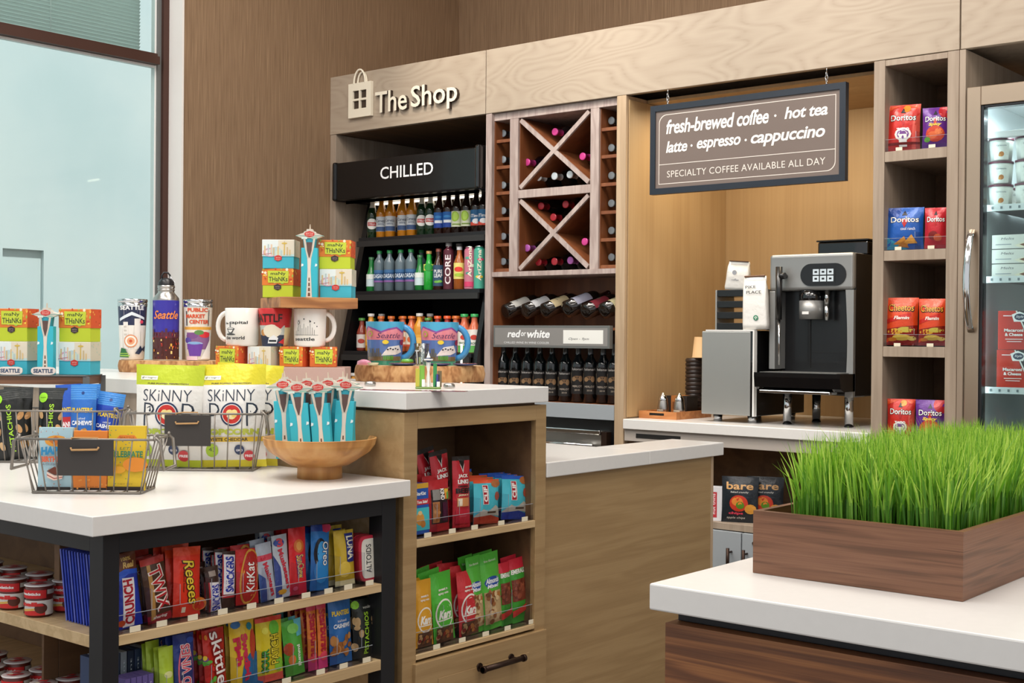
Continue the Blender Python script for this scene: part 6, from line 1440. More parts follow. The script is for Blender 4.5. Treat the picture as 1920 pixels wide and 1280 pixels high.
# ---- sweets facing +x
def V(s_): return s_
def vt(t, cx, cz, wd, ht, c, o=None):  # vertical lettering reading bottom to top
    k = {'rot': 90}; k.update(o or {}); return ('t', t, cx, cz, wd, ht, c, k)
Bd = {'b': .04}; Bs = {'b': .04, 's': .2}; B2 = {'b': .045}
def outl(t, cx, cz, wd, ht, c, co, o={}):
    a = dict(o); b = dict(o); b['b'] = .06; a['b'] = .012
    return [vt(t, cx, cz, wd*1.03, ht*1.18, co, b), vt(t, cx, cz, wd, ht, c, a)]
def dots(n, cols, seed, x0=0, x1=1, z0=0, z1=1, r=.08):
    rd = random.Random(seed); return [('e', rd.uniform(x0, x1), rd.uniform(z0, z1), rd.uniform(.5, 1)*r, rd.uniform(.5, 1)*r, rd.choice(cols), 9) for _ in range(n)]
ROW1 = [
 ('crunch', 226, 272, 1037, '#2338a8', [('r', 0, .72, 1, 1, '#6a3418'), ('t', '100%', .55, .92, .4, .05, '#d8b05a', Bd), ('t', 'Real', .6, .84, .5, .08, '#e0b86a', Bs), ('p', [(0, .62), (.5, .72), (1, .70), (1, .76), (.4, .79), (0, .74)], '#2a5ad0'), ('p', [(.14, .02), (.62, .02), (.74, .66), (.24, .68)], '#ece8e8'), vt('CRUNCH', .44, .35, .60, .40, '#b01e2e', B2), ('e', .1, .08, .16, .12, '#c8502a', 8)], 'blue chocolate bar with a red and white vertical band', -5),
 ('twix', 280, 326, 1045, '#4a2c1a', [('r', 0, .9, 1, 1, '#b02a20'), ('p', [(.12, .05), (.3, .05), (.34, .9), (.2, .9)], '#b98a4a'), ('r', .0, .0, 1, .12, '#9c1c24'), ('t', 'sharing', .5, .08, .6, .06, '#efe0d8', Bs)]+outl('TWIX', .58, .52, .68, .52, '#c01f28', '#f0e6dc', {'rot': -82}), 'brown caramel bar with slanting red lettering', -7),
 ('reese', 330, 383, 1027, '#e0351c', [('r', 0, .88, 1, 1, '#ea4a22'), ('e', .95, .16, .3, .2, '#d87a2a', 14), ('e', .95, .14, .22, .14, '#c42f18', 14), ('t', 'peanut butter', .3, .5, .3, .06, '#5a2a12', {'rot': -90, 'b': .03}), ('r', .28, .06, .42, .14, '#e8dcc0')]+outl('Reeses', .58, .50, .66, .38, '#f0cf3a', '#3a1a10', {'s': .3, 'rot': -80}), 'orange red peanut butter cup packet with yellow lettering', 3),
 ('snick', 393, 419, 1062, '#3a2118', [('r', .2, .78, .7, .9, '#9a8a80'), ('p', [(.18, .0), (1, .0), (1, .62), (.18, .66)], '#e8e2e4'), vt('SNICKERS', .6, .3, .58, .66, '#2434a0', B2), ('r', .1, .0, .18, .66, '#b8242c')], 'dark brown peanut bar with blue lettering, left one of two', -3),
 ('snick', 421, 446, 1035, '#3a2118', [('p', [(.05, .25), (.95, .25), (.95, .93), (.05, .95)], '#e8e2e4'), vt('SNICKERS', .5, .6, .62, .66, '#2434a0', B2), ('r', 0, .25, .06, .95, '#b8242c'), ('r', 0, .19, 1, .24, '#b8242c')], 'dark brown peanut bar with blue lettering, right one of two', 4),
 ('kit', 448, 492, 1030, '#cc2322', [('e', .55, .5, .44, .95, '#d89a3a', 24, -.15), ('e', .56, .5, .39, .88, '#b8201c', 24, -.15)]+outl('KitKat', .54, .49, .54, .38, '#f4efe8', '#8c1614', {'s': .15}), 'red wafer bar with white lettering in an oval', 2),
 ('musk', 492, 522, 1018, '#b8c0cc', [('r', 0, .7, 1, .8, '#d8485c'), ('p', [(0, 0), (.4, 0), (.3, .4), (0, .5)], '#3a5a9c'), ('t', '3 Musketeers', .55, .42, .72, .30, '#c8283c', {'rot': -76, 'b': .04})], 'silver chocolate bar with slanting red lettering, left one of two', -5),
 ('musk', 521, 550, 1003, '#c3cad2', [('p', [(0, 0), (.4, 0), (.3, .5), (0, .7)], '#3a4a8c'), ('e', .4, .1, .3, .14, '#d8a02c', 8), ('e', .4, .88, .34, .2, '#2c4a9c', 10), ('t', '3', .45, .88, .4, .14, '#d8404c', B2), ('t', 'Musketeers', .6, .46, .66, .30, '#c8283c', {'rot': -78, 'b': .04})], 'silver chocolate bar with slanting red lettering, right one of two', -3),
 ('chew', 548, 581, 989, '#e0262c', [('e', .5, .72, .3, .3, '#d86a2a', 12), ('e', .5, .72, .16, .2, '#e8a04c', 10), ('r', 0, 0, 1, .18, '#c8203c'), ('e', .3, .1, .14, .1, '#e85a7a', 8)]+outl('SunChew', .55, .42, .34, .42, '#e8c040', '#2c3a8c', {'rot': -84}), 'tall red fruit chew packet with a small slanting logo', 1),
 ('oreo', 588, 624, 985, '#1c6fb8', [('e', .8, .95, .3, .2, '#c8305c', 8), ('r', 0, .9, .6, 1, '#1c3f94'), ('e', .42, .56, .33, .62, '#1a1a24', 18), ('e', .48, .56, .25, .5, '#3c9ad8', 16), ('e', .5, .3, .4, .5, '#2a86cc', 12)]+outl('Oreo', .68, .56, .36, .34, '#f2f0ec', '#16306a', {'rot': -90}), 'bright blue sandwich cookie packet', 4),
 ('luna', 634, 672, 995, '#c9a92e', [('r', .62, .4, .66, 1, '#b8962a'), ('r', .5, .42, .95, .94, '#24307c'), vt('LUNA', .73, .68, .42, .36, '#f0ecd0', {'rot': -90, 'b': .03}), ('r', .0, .0, 1, .1, '#e8e0b0'), ('e', .4, .3, .3, .3, '#e0c04c', 12)], 'yellow snack bar with a navy name panel', 0),
]
IXF = IX-.030
def zb_top(sh): return {1: .6255+.004, 2: .4205+.004}[sh]
SG = {1: 'sweets on the upper island shelf', 2: 'sweets on the lower island shelf'}
def row(items, sh, dup_n=3, sx=.024):
    zb = zb_top(sh); cnt = {}
    for (k, xl, xr, yt, col, it, lb, roll) in items:
        yc, wv, h = fitX(xl, xr, yt, IXF, zb)
        t = .018 if wv < .06 else .022
        o = pouch('sweet_packet', wv*.98, h/math.cos(R(roll)), t, col, it, .07, wr=.001)
        dx = math.tan(R(roll))*h*.5
        put(o, (IXF-t*.5, yc-dx*.5, zb), FX, R(-4), R(roll) if abs(roll) < 20 else 0)
        tag(o, lb+', frontmost', 'sweets', SG[sh])
        for b in range(dup_n):
            c = dup(o); f = 1+.05*math.sin(yc*90+b*2)
            put(c, (IXF-t*.5-sx*(b+1), yc-dx*.5+.004*math.sin(b*3+yc*50), zb), FX+R(3*math.sin(b*5+yc*40)), R(-4), R(roll*.6))
            c.scale = (.96, 1, min(1.06, f))
            if zb+h*f > (.80 if sh == 1 else .595): c.scale = (.96, 1, 1)
            tag(c, lb+f', {["second","third","fourth"][b]} back', 'sweets', SG[sh])
row(ROW1, 1)
# mint tin
yc, wv, h = fitX(675, 714, 1004, IXF, .6295)
def tin(W, H, t):
    n = 28; pts = []
    for i in range(n):
        a = 2*PI*i/n; c, s_ = math.cos(a), math.sin(a); pts.append((math.copysign(abs(c)**.45, c)*W/2, math.copysign(abs(s_)**.4, s_)*H/2+H/2))
    m = MB(); m.prism(pts, -t/2, t/2, '#b8293c'); m.prism([(x*.97, (z-H/2)*.97+H/2) for x, z in pts], -t/2-.0015, -t/2-.0001, '#c8344a'); o = m.build('mint_tin', 'print_gloss')
    m = MB(); m.prism([(x*.74, (z-H/2)*.86+H/2) for x, z in pts], -t/2-.0024, -t/2-.0016, '#e6e2d6'); prints(m, [vt('ALTOIDS', .46, .5, .62, .24, '#232323', {'b': .01}), vt('curiously strong', .78, .5, .4, .06, '#2f6a4a')], W, H, flatS(-t/2-.0026)); m.build('printed_panel', 'print_matte', o); return o
o = tin(wv, h, .02); put(o, (IXF-.012, yc, .6297), FX, R(-3)); tag(o, 'upright red and cream mint tin at the right end of the upper island shelf', 'tin', 'mint tins')
for b in range(2): c = dup(o); put(c, (IXF-.036-.024*b, yc, .6297), FX, R(-3)); tag(c, f'red and cream mint tin, {["second","third"][b]} back behind the front tin', 'tin', 'mint tins')
ROW2 = [
 ('gumg', 305, 333, 1214, '#b4cf3a', [('e', .5, .55, .3, .2, '#e0e29a', 10), ('t', 'Mint', .5, .3, .6, .09, '#2a4aa0', Bs)], 'lime green gum box', 0),
 ('vine', 333, 373, 1190, '#253a86', [('e', .5, .45, .38, 1.1, '#e0687c', 22), ('e', .52, .45, .34, 1.0, '#28306c', 22), ('e', .8, .9, .2, .12, '#3a5ab8', 9)]+outl('RED VINES', .5, .48, .74, .42, '#d8485c', '#f0d8d8', {}), 'blue liquorice packet with pink lettering', 0),
 ('skit', 390, 432, 1180, '#c02a1f', dots(16, ['#5fae3a', '#7a3a8c', '#e0862a', '#e8c83a', '#d8342c'], 4, 0, .5, 0, .95, .12)+outl('skittles', .62, .5, .92, .50, '#f4f0ea', '#8c1a14', {'rot': -84}), 'red rainbow sweets bag with big white lettering', -2),
 ('fish', 438, 486, 1165, '#dcb92e', [('e', .9, .2, .5, .7, '#2a6a9c', 16), ('e', .9, .62, .16, .5, '#c8402c', 12), ('e', .78, .9, .12, .12, '#2a8a9c', 9), ('e', .25, .95, .2, .12, '#2c6fb0', 9), vt('Swedish', .58, .46, .7, .26, '#c8284a', {'rot': -84, 'b': .06}), vt('Fish', .26, .56, .42, .26, '#c8284a', {'rot': -84, 'b': .06})], 'yellow fish gummy bag with crimson lettering', 0),
 ('patch', 487, 538, 1158, '#d8c426', [('r', 0, .93, 1, 1, '#e0432c'), ('e', .66, .82, .2, .22, '#6cc23c', 12), ('e', .3, .8, .12, .1, '#e0d84c', 9), ('e', .8, .25, .2, .2, '#8ac83c', 9), ('r', 0, .0, 1, .12, '#e0584a')]+outl('SOUR', .26, .34, .36, .24, '#3fa03a', '#1c2a18', {})+outl('PATCH', .62, .5, .46, .30, '#e8d43a', '#1c2a18', {}), 'yellow and green sour gummy bag', 0),
 ('bear', 540, 577, 1163, '#4fa63a', [('r', .62, .7, 1, 1, '#5fb8c8'), ('e', .2, .5, .22, .26, '#b8482c', 12), ('e', .3, .3, .18, .2, '#d8783c', 10), ('e', .5, .85, .3, .2, '#7fcc5a', 10), vt('gummi', .66, .35, .4, .22, '#e8f0d8', {'b': .04})], 'green fruit gummy bag with pale blue corner', -4),
 ('star', 583, 601, 1138, '#e07a2c', [('r', 0, .0, 1, .2, '#d83a7c'), ('r', 0, .93, 1, 1, '#d8405c'), ('e', .5, .2, .4, .4, '#e0485c', 10), vt('Starburst', .5, .56, .66, .70, '#b01c34', {'rot': -90, 'b': .045})], 'pink and orange fruit chew stick, left one of two', 0),
 ('star', 602, 620, 1134, '#e07a2c', [('r', 0, .0, 1, .2, '#d83a7c'), ('r', 0, .93, 1, 1, '#d8405c'), ('e', .5, .2, .4, .4, '#e0485c', 10), vt('Starburst', .5, .6, .66, .70, '#b01c34', {'rot': -90, 'b': .045})], 'pink and orange fruit chew stick, right one of two', 0),
 ('nut', 624, 667, 1126, '#2a6ab0', [('t', 'PLANTERS', .5, .80, .78, .08, '#e8c83a', Bd), ('t', 'salted', .5, .68, .4, .04, '#e8ecf0'), ('t', 'CASHEWS', .5, .60, .74, .07, '#e8ecf0', Bs)]+dots(14, ['#b5763c', '#c88c4c', '#9c5f2e'], 9, .1, .9, .16, .46, .17), 'blue cashew bag with yellow lettering', 0),
 ('pist', 668, 709, 1124, '#20241f', [('e', .14, .92, .18, .14, '#8ccf2c', 12), ('t', 'wonderful', .7, .86, .5, .05, '#e8e8dc'), vt('PISTACHIOS', .56, .42, .72, .20, '#a8d83a', {'b': .02})]+dots(8, ['#b99a6c', '#c9aa7c', '#a8885c'], 12, .0, .3, .2, .7, .14)+dots(4, ['#b99a6c', '#c9aa7c'], 13, .85, 1, .3, .8, .1), 'black pistachio bag with green vertical lettering', 0),
]
row(ROW2, 2)
# boxes of gum and mints at the left of the lower shelf
zb = .4245; yc, wv, h = fitX(300, 318, 1225, IXF, zb)
for k in range(5):
    o = carton('gum_box', .014, .085, .05, '#6a5a9c', [('t', 'gum', .5, .5, .6, .3, '#d8d0e8', {'rot': 90})]); put(o, (IXF-.045-.0*k, 1.700+.0155*k+.01, zb), FX); tag(o, f'slim violet gum pack, {nth[k]} from the left on the lower island shelf', 'gum', 'violet gum packs')
for k in range(8):
    o = carton('gum_box', .016, .125, .05, ['#3a4a6c', '#9aa4b0', '#2a3550'][k % 3], [('t', 'mint', .5, .6, .5, .3, '#d8e0e8', {'rot': 90})]); put(o, (IXF-.13, 1.68+.019*k, zb), FX); tag(o, f'dark blue mint pack {nth[k]} from left in the back row of the lower island shelf', 'gum', 'blue mint packs')
o = carton('mint_box', .055, .045, .06, '#3a3838', [('t', 'BLACK MINT', .5, .5, .8, .3, '#d0d0d0', Bd), ('r', .1, .1, .9, .2, '#b8b8b0')], mat='print_gloss'); put(o, (IXF-.035, 1.672+.02, zb), FX); tag(o, 'black and silver mint box at the far left of the lower island shelf', 'box')
def xtray(y0, y1, z, divs, tags, lip, dh, D, label, x=IX-.004, grp=None):
    """tray whose front faces +x"""
    o = tray('acrylic_tray', 0, y1-y0, 0, D, 0, [d-y0 for d in divs], lip, dh, label, 0, [t-y0 for t in tags], grp)
    o.location = (x-.004, (y0+y1)/2, z); o.rotation_euler = (0, 0, FX); return o
d1 = [PX(x, 1120, IXF).y for x in (275, 328, 387, 446, 494, 550, 584, 628, 673)]
t1 = [PX(x, 1180, IX).y for x in (256, 306, 364, 420, 474, 525, 576, 618, 655, 695)]
xtray(1.657, 2.441, .6252, d1, t1, .042, .09, .20, 'clear acrylic divider tray with price tickets on the upper island shelf', grp='island trays')
d2 = [PX(x, 1250, IXF).y for x in (303, 334, 387, 435, 487, 540, 581, 622, 668)]
t2 = [PX(x, 1250, IX).y for x in (262, 320, 375, 430, 487, 540, 604, 647, 690)]
xtray(1.657, 2.441, .4202, d2, t2, .042, .09, .20, 'clear acrylic divider tray with price tickets on the lower island shelf', grp='island trays')
# ---- left side (facing -y): spread cups and blue pouches
def spread_cup():
    o = MB().lathe([(.0001, 0), (.026, .0), (.0275, .004), (.0285, .062), (.0275, .063)], 26, ['#5c2016', '#5c2016', '#6a2a1e', '#7a3526']).build('spread_cup', 'plastic')
    m = MB(); m.lathe([(.031, .0635), (.0315, .0645), (.029, .066), (.0001, .0665)], 26, ['#cfcac8', '#d8d2d0', '#b8a8a8'])
    prints(m, [('p', [(.1, .3), (.5, .1), (.9, .4), (.6, .6)], '#b02a34'), ('p', [(.2, .7), (.6, .6), (.7, .85), (.4, .9)], '#c8343c'), ('e', .3, .4, .1, .08, '#e8d8b8', 8), ('r', .45, .45, .8, .52, '#5a5a62')], .05, .05, lambda x, z, e: Vector((x, z-.025, .0668+e))); m.build('foil_lid', 'print_foil', o)
    m = MB(); rf = lambda z: .0292
    W = .0292*2*1.5
    prints(m, [('r', 0, .07, 1, .53, '#e4e0da'), ('r', .0, .07, .72, .22, '#d22a28'), ('p', [(0, .15), (.4, .22), (.75, .28), (.75, .34), (.2, .26), (0, .22)], '#e0b45a'), ('e', .62, .29, .15, .12, '#5c2a1c', 14), ('r', 0, .60, .74, .86, '#cf2426'), ('t', '& breadsticks', .28, .74, .66, .09, '#f2eeea', Bd), ('r', .76, .72, 1, .86, '#b8b4ae'), ('t', 'nutella', .26, .42, .84, .13, '#d22a28', {'b': .06}), ('r', -.3, .07, 0, .86, '#e0dcd6')], W, .066, cylS(rf), .0003, .0003, L=.006)
    m.build('label', 'print_matte', o); return o
NC = None
GN = 'breadstick and spread cups on the island'
k = 0
for sh, zc, pts in (('upper', .6255, [(77, 1160), (27, 1143), (-22, 1128), (-66, 1113)]), ('lower', .3925, [(84, 1304), (34, 1282), (-14, 1262), (-58, 1242)])):
    for i, (px, py) in enumerate(pts):
        for bk in range(2):
            o = dup(NC) if NC else spread_cup(); NC = NC or o
            p = PY(px, 1150 if sh == 'upper' else 1270, 1.655)
            o.location = (p.x, 1.650+.072*bk, zc); o.rotation_euler = (0, 0, R(46)); 
            o.scale = (1.1, 1.1, 1.14)
            tag(o, f'brown spread cup with red label, {nth[i]} from post, {"front" if bk == 0 else "back"} row, {sh} shelf', 'food cup', GN)
for k in range(14):
    o = MB().bbox(-.0018, .0018, -.045, .045, 0, .165, .001, '#2233a8' if k % 2 else '#1c2c98', seg=1).build('blue_pouch', 'print_foil')
    m = MB(); m.box(-.0019, .0019, -.0462, -.0452, .0, .165, '#3350d0' if k % 3 else '#6a7ae0'); m.box(-.0017, .0017, -.0458, .04, .1652, .1665, '#6a7ae8'); m.build('sealed_edge', 'print_foil', o)
    x = PY(120+k*5.4, 1150, 1.66).x; o.location = (x+.004, 1.707, .6253); o.rotation_euler = (0, R(-8.5), R(6)); tag(o, f'thin blue foil pouch, {nth[k]} from the left in the leaning row beside the corner post', 'pouch', 'leaning row of blue pouches')

# ================================================================ CUBBY TOWER SNACKS
TXF = FXX-.030
def tw(xl, xr, yt, zb, col, it, lb, roll=0, back=(), rz=0, t=.022, kind='pouch', mat='print_foil', grp='snacks in the upper cubby', cat='snack bar', dxs=.026, name='snack_bar'):
    yc, wv, h = fitX(xl, xr, yt, TXF, zb)
    if kind == 'pouch': o = pouch(name, wv*.98/math.cos(rz), h/math.cos(R(roll)), t, col, it, .07, wr=.001)
    else: o = carton(name, wv*.98, h, t, col, it, mat='print_gloss')
    put(o, (TXF-t*.6, yc, zb), FX+rz, R(-3), R(roll)); tag(o, lb, cat, grp)
    for b, (dy, dz, rl) in enumerate(back):
        c = dup(o); put(c, (TXF-t*.6-dxs*(b+1), yc+dy, zb+dz), FX+rz, R(-3), R(roll+rl)); tag(c, lb+f', {["second","third","fourth"][b]} one back', cat, grp)
    return o
ZU = .7295; ZL = .4065
clif = lambda c2, c3: [('r', 0, .92, 1, 1, c2), ('e', .85, .9, .2, .1, '#b06a3a', 9), ('e', .9, .62, .14, .12, '#a8503c', 8), ('p', [(0, .0), (1, .0), (1, .12), (.6, .2), (0, .16)], c3), ('p', [(0, .18), (.3, .34), (.5, .28), (.8, .42), (1, .34), (1, .16), (.6, .2), (0, .16)], '#b8b2a4'), ('r', .28, .44, .5, .88, '#f0eeea'), ('r', .3, .45, .48, .87, '#a82430'), vt('CLIF', .39, .67, .34, .15, '#f4f0ea', {'b': .05}), ('r', .46, .24, .82, .28, '#4a3628')]
tw(784, 809, 907, ZU, '#2a5ab0', [('r', 0, .9, 1, 1, '#d8a83a'), ('t', 'StarKist', .42, .8, .76, .07, '#f4f4f4', Bs), ('r', 0, .58, 1, .69, '#c8303c'), ('t', 'Tuna Salad', .5, .635, .8, .06, '#f4f0ea', Bs), ('r', 0, .08, 1, .52, '#4ac0c8'), ('e', .3, .3, .32, .34, '#d89a4a', 12), ('e', .5, .2, .2, .2, '#c8803a', 9), ('e', .3, .42, .16, .12, '#e8c88a', 8)], 'blue and teal tuna snack box at the left of the upper cubby', kind='box', t=.05, cat='snack box', name='snack_box', back=[(0.002, 0, 0)], dxs=.056)
tw(811, 850, 900, ZU, '#b5262c', [('r', .08, .16, .92, .82, '#2a1c20'), ('r', .12, .18, .42, .58, '#b5733c')]+dots(10, ['#c88a4c', '#9c5f2e'], 3, .16, .38, .22, .54, .08)+[('r', .55, .2, .8, .56, '#4a1a34'), ('r', .12, .62, .45, .82, '#8a8680'), ('p', [(.68, .62), (.78, .62), (.78, .82), (.68, .82)], '#e8842c'), ('p', [(.78, .62), (.92, .62), (.92, .82), (.78, .82)], '#5fb04a'), ('r', .68, .74, .92, .82, '#e8b43a'), vt('KIND', .56, .72, .22, .2, '#f4f0ea', {'rot': -90, 'b': .04})], 'dark red and black nut bar in the upper cubby', back=[(.003, .01, 0), (.01, .014, 0)])
tw(855, 889, 856, ZU, '#bd2530', [('r', 0, .94, 1, 1, '#2a2422'), ('p', [(.35, .94), (.65, .94), (.5, .78)], '#1c1816'), ('p', [(.36, .90), (.44, .86), (.5, .80), (.56, .86), (.64, .90), (.55, .82), (.5, .76), (.45, .82)], '#e8e4e0'), ('t', 'JACK', .5, .72, .56, .06, '#f4f0ea', B2), ('t', 'LINKS', .5, .645, .62, .06, '#f4f0ea', B2), ('t', 'ORIGINAL', .5, .58, .6, .03, '#1c1816', Bd), ('t', 'BEEF', .5, .52, .8, .07, '#1c1816', B2), ('t', 'JERKY', .5, .455, .6, .03, '#e8d8b0', Bd), ('r', .15, .30, .82, .42, '#d8905a'), ('r', .2, .31, .4, .41, '#e8d8c0'), ('r', .1, .06, .9, .26, '#c8283a'), ('t', 'tender', .5, .17, .4, .03, '#e0707a')], 'tall red beef jerky bag standing in front of two leaning ones', roll=2, back=[(-.035, .02, -9), (-.05, .028, -12)], dxs=.03, cat='snack bag', name='snack_bag')
tw(893, 942, 900, ZU, '#4ab8c8', clif('#e0522c', '#b8402a'), 'turquoise energy bar with orange top in the upper cubby', roll=3, back=[(.003, .004, 0), (.006, .008, 0)])
tw(945, 994, 893, ZU, '#4ab8c8', clif('#2a5ab8', '#1f3f9c'), 'turquoise energy bar with blue top, right end of upper cubby', roll=5, back=[(-.002, .002, -1), (-.004, .004, -1), (-.01, .004, -3)])
c = tw(905, 940, 886, ZU+.0, '#3a6ab8', clif('#2a5ab8', '#1f3f9c'), 'blue topped energy bar in the back row of the upper cubby'); c.location.x -= .10
kar = lambda bg: [('e', .5, .40, .42, .50, '#f2ece0', 26), ('e', .5, .40, .37, .44, bg, 26), ('t', 'Kars', .5, .40, .62, .13, '#f4f0e6', {'b': .05, 's': .3}), ('r', .16, .31, .84, .33, '#f2ece0'), ('t', 'sweet n', .5, .76, .42, .035, '#f2ece0', Bd), ('t', 'spicy mix', .5, .70, .5, .04, '#f2ece0', Bd), ('r', .1, .0, .9, .22, '#5a3a28')]+dots(16, ['#b5763c', '#7a4a2c', '#c8a06c', '#8a2f24'], 6, .12, .88, .03, .2, .1)
GK = 'snacks in the lower cubby'
tw(786, 820, 1088, ZL, '#e0a22c', kar('#e0a22c'), 'golden yellow trail mix bag at the left of the lower cubby', back=[(-.006, .0, -2), (-.01, .002, 1)], grp=GK, cat='snack bag', name='snack_bag', roll=-1)
tw(821, 861, 1073, ZL, '#52b83a', kar('#52b83a'), 'bright green trail mix bag in the lower cubby', back=[(-.01, .006, -3), (-.02, .01, -4)], grp=GK, cat='snack bag', name='snack_bag', roll=-4)
tw(868, 908, 1070, ZL, '#cc3338', kar('#cc3338'), 'red trail mix bag in the lower cubby', back=[(-.01, .012, 3), (-.04, .02, 4), (-.06, .02, -3)], grp=GK, cat='snack bag', name='snack_bag', roll=-2)
alm = [('r', 0, .86, 1, 1, '#4aa834'), ('t', 'blue diamond', .5, .9, .6, .03, '#e8f0d8'), ('e', .5, .62, .4, .2, '#2a50a0', 16), ('t', 'Almonds', .5, .64, .7, .07, '#f0f0f0', Bs), ('t', 'Mixed', .5, .57, .6, .05, '#f0f0f0', Bs), ('r', .06, .08, .94, .5, '#c8a878')]+dots(20, ['#9c6238', '#7a4628', '#b5763c', '#e0c090'], 8, .12, .88, .1, .5, .14)
tw(890, 917, 1043, ZL, '#57b33c', alm, 'green topped nut mix bag, left of two in the lower cubby', roll=-4, grp=GK, cat='snack bag', name='snack_bag', back=[(0, 0, -1)])
tw(915, 951, 1036, ZL, '#57b33c', alm, 'green topped nut mix bag, right of two in the lower cubby', roll=-4, grp=GK, cat='snack bag', name='snack_bag', back=[(0.003, 0, 0)])
eme = [('r', 0, .84, 1, 1, '#c8283a'), ('t', 'EMERALD', .5, .8, .86, .07, '#f4f0ea', {'b': .04, 's': .1}), ('r', .05, .34, .95, .68, '#7a3a28')]+dots(16, ['#8a4630', '#6a3020', '#a85c3c'], 5, .1, .9, .36, .66, .14)+[('p', [(0, .1), (1, .2), (1, .3), (0, .2)], '#c8342c')]
tw(947, 968, 1055, ZL, '#3f9a34', eme, 'red and green pecan bag, left of two in the lower cubby', roll=-2, grp=GK, cat='snack bag', name='snack_bag')
tw(968, 999, 1046, ZL, '#3f9a34', eme, 'red and green pecan bag, right of two in the lower cubby', roll=-4, grp=GK, cat='snack bag', name='snack_bag', back=[(-.006, .004, 0)])
xtray(2.614, 3.140, .7252, [PX(x, 950, TXF).y for x in (810, 852, 891, 944)], [PX(x, 1010, TXF).y for x in (790, 836, 878, 928, 972)], .05, .09, .22, 'clear acrylic divider tray with price tickets in the upper cubby', x=FXX-.004, grp='cubby trays')
xtray(2.614, 3.140, .4022, [PX(x, 1160, TXF).y for x in (822, 865, 911, 950)], [PX(x, 1200, TXF).y for x in (807, 855, 899, 940, 985)], .06, .12, .22, 'clear acrylic divider tray with price tickets in the lower cubby', x=FXX-.004, grp='cubby trays')

# ================================================================ ON THE ISLAND TOP
def basket(wt, wb, d, h, label, z=IT, tagx=None, tg=None, bars=9):
    o = empty('wire_basket'); tag(o, label, 'basket', 'wire baskets on the island')
    df = d*.82
    rim = [(-wt/2, -d/2, h), (wt/2, -d/2, h), (wt/2, d/2, h), (-wt/2, d/2, h)]; bot = [(-wb/2, -df/2, .003), (wb/2, -df/2, .003), (wb/2, df/2, .003), (-wb/2, df/2, .003)]
    m = MB()
    for a in range(4): m.cyl(rim[a], rim[(a+1) % 4], .0030, n=8)
    m.build('rim', 'wire', o)
    m = MB()
    for a in range(4): m.cyl(bot[a], bot[(a+1) % 4], .0034, n=8)
    m.build('base_ring', 'wire', o)
    pos = [i/(bars-1) for i in range(bars)]
    for i, t in enumerate(pos):
        for sgn in (-1, 1):
            MB().cyl((-wb/2+wb*t, sgn*df/2, .003), (-wt/2+wt*(.04+.92*t), sgn*d/2, h), .0019, n=6).build('wire', 'wire', o)
    for j in range(5):
        t = (j+.5)/5
        for sgn in (-1, 1): MB().cyl((sgn*wb/2, -df/2+df*t, .003), (sgn*wt/2, -d/2+d*t, h), .0019, n=6).build('wire', 'wire', o)
    for i in range(8): t = (i+.5)/8; MB().cyl((-wb/2+wb*t, -df/2, .003), (-wb/2+wb*t, df/2, .003), .0015, n=6).build('wire', 'wire', o)
    for sgn in (-1, 1):
        x = sgn*(wt/2+.004); hh = h
        pts = [(x, -d*.36, hh+.008), (x-sgn*.004, -d*.40, hh+.004), (x+sgn*.008, -d*.40, hh-.006), (x+sgn*.016, -d*.36, hh-.075), (x+sgn*.016, d*.36, hh-.075), (x+sgn*.008, d*.40, hh-.006), (x-sgn*.004, d*.40, hh+.004), (x, d*.36, hh+.008)]
        m = MB(); m.tube(pts, .0042, 8); m.tube([(x-sgn*.006, -d*.42, hh-.004), (x-sgn*.006, -d*.40, hh+.010), (x, -d*.38, hh+.010), (x+sgn*.004, -d*.37, hh-.002)], .0036, 8); m.build('handle', 'wire', o)
    if tg:
        cx, w_, h_, top = tg
        y = -d/2-.006
        t_ = MB().bbox(cx-w_/2, cx+w_/2, y-.0035, y, top-h_, top, .0005, '#fff', seg=1).build('chalk_tag', 'chalk', o)
        MB().tube([(cx-w_*.26, y-.004, top-.020), (cx-w_*.24, y-.0075, top-.025), (cx+w_*.22, y-.0075, top-.0235), (cx+w_*.24, y-.004, top-.018)], .0026, 7).build('rope', 'rope', t_)
        MB().tube([(cx-w_*.26, y+.001, top-.018), (cx-w_*.26, y+.002, top+.004), (cx-w_*.1, -d/2, h+.0035), (cx+w_*.2, -d/2, h+.0035), (cx+w_*.24, y+.002, top-.016)], .0022, 7).build('rope', 'rope', t_)
    return o
def local(root, x, y, z=0):
    c, s_ = math.cos(root.rotation_euler.z), math.sin(root.rotation_euler.z); return Vector((root.location.x+c*x-s_*y, root.location.y+s_*x+c*y, root.location.z+z))
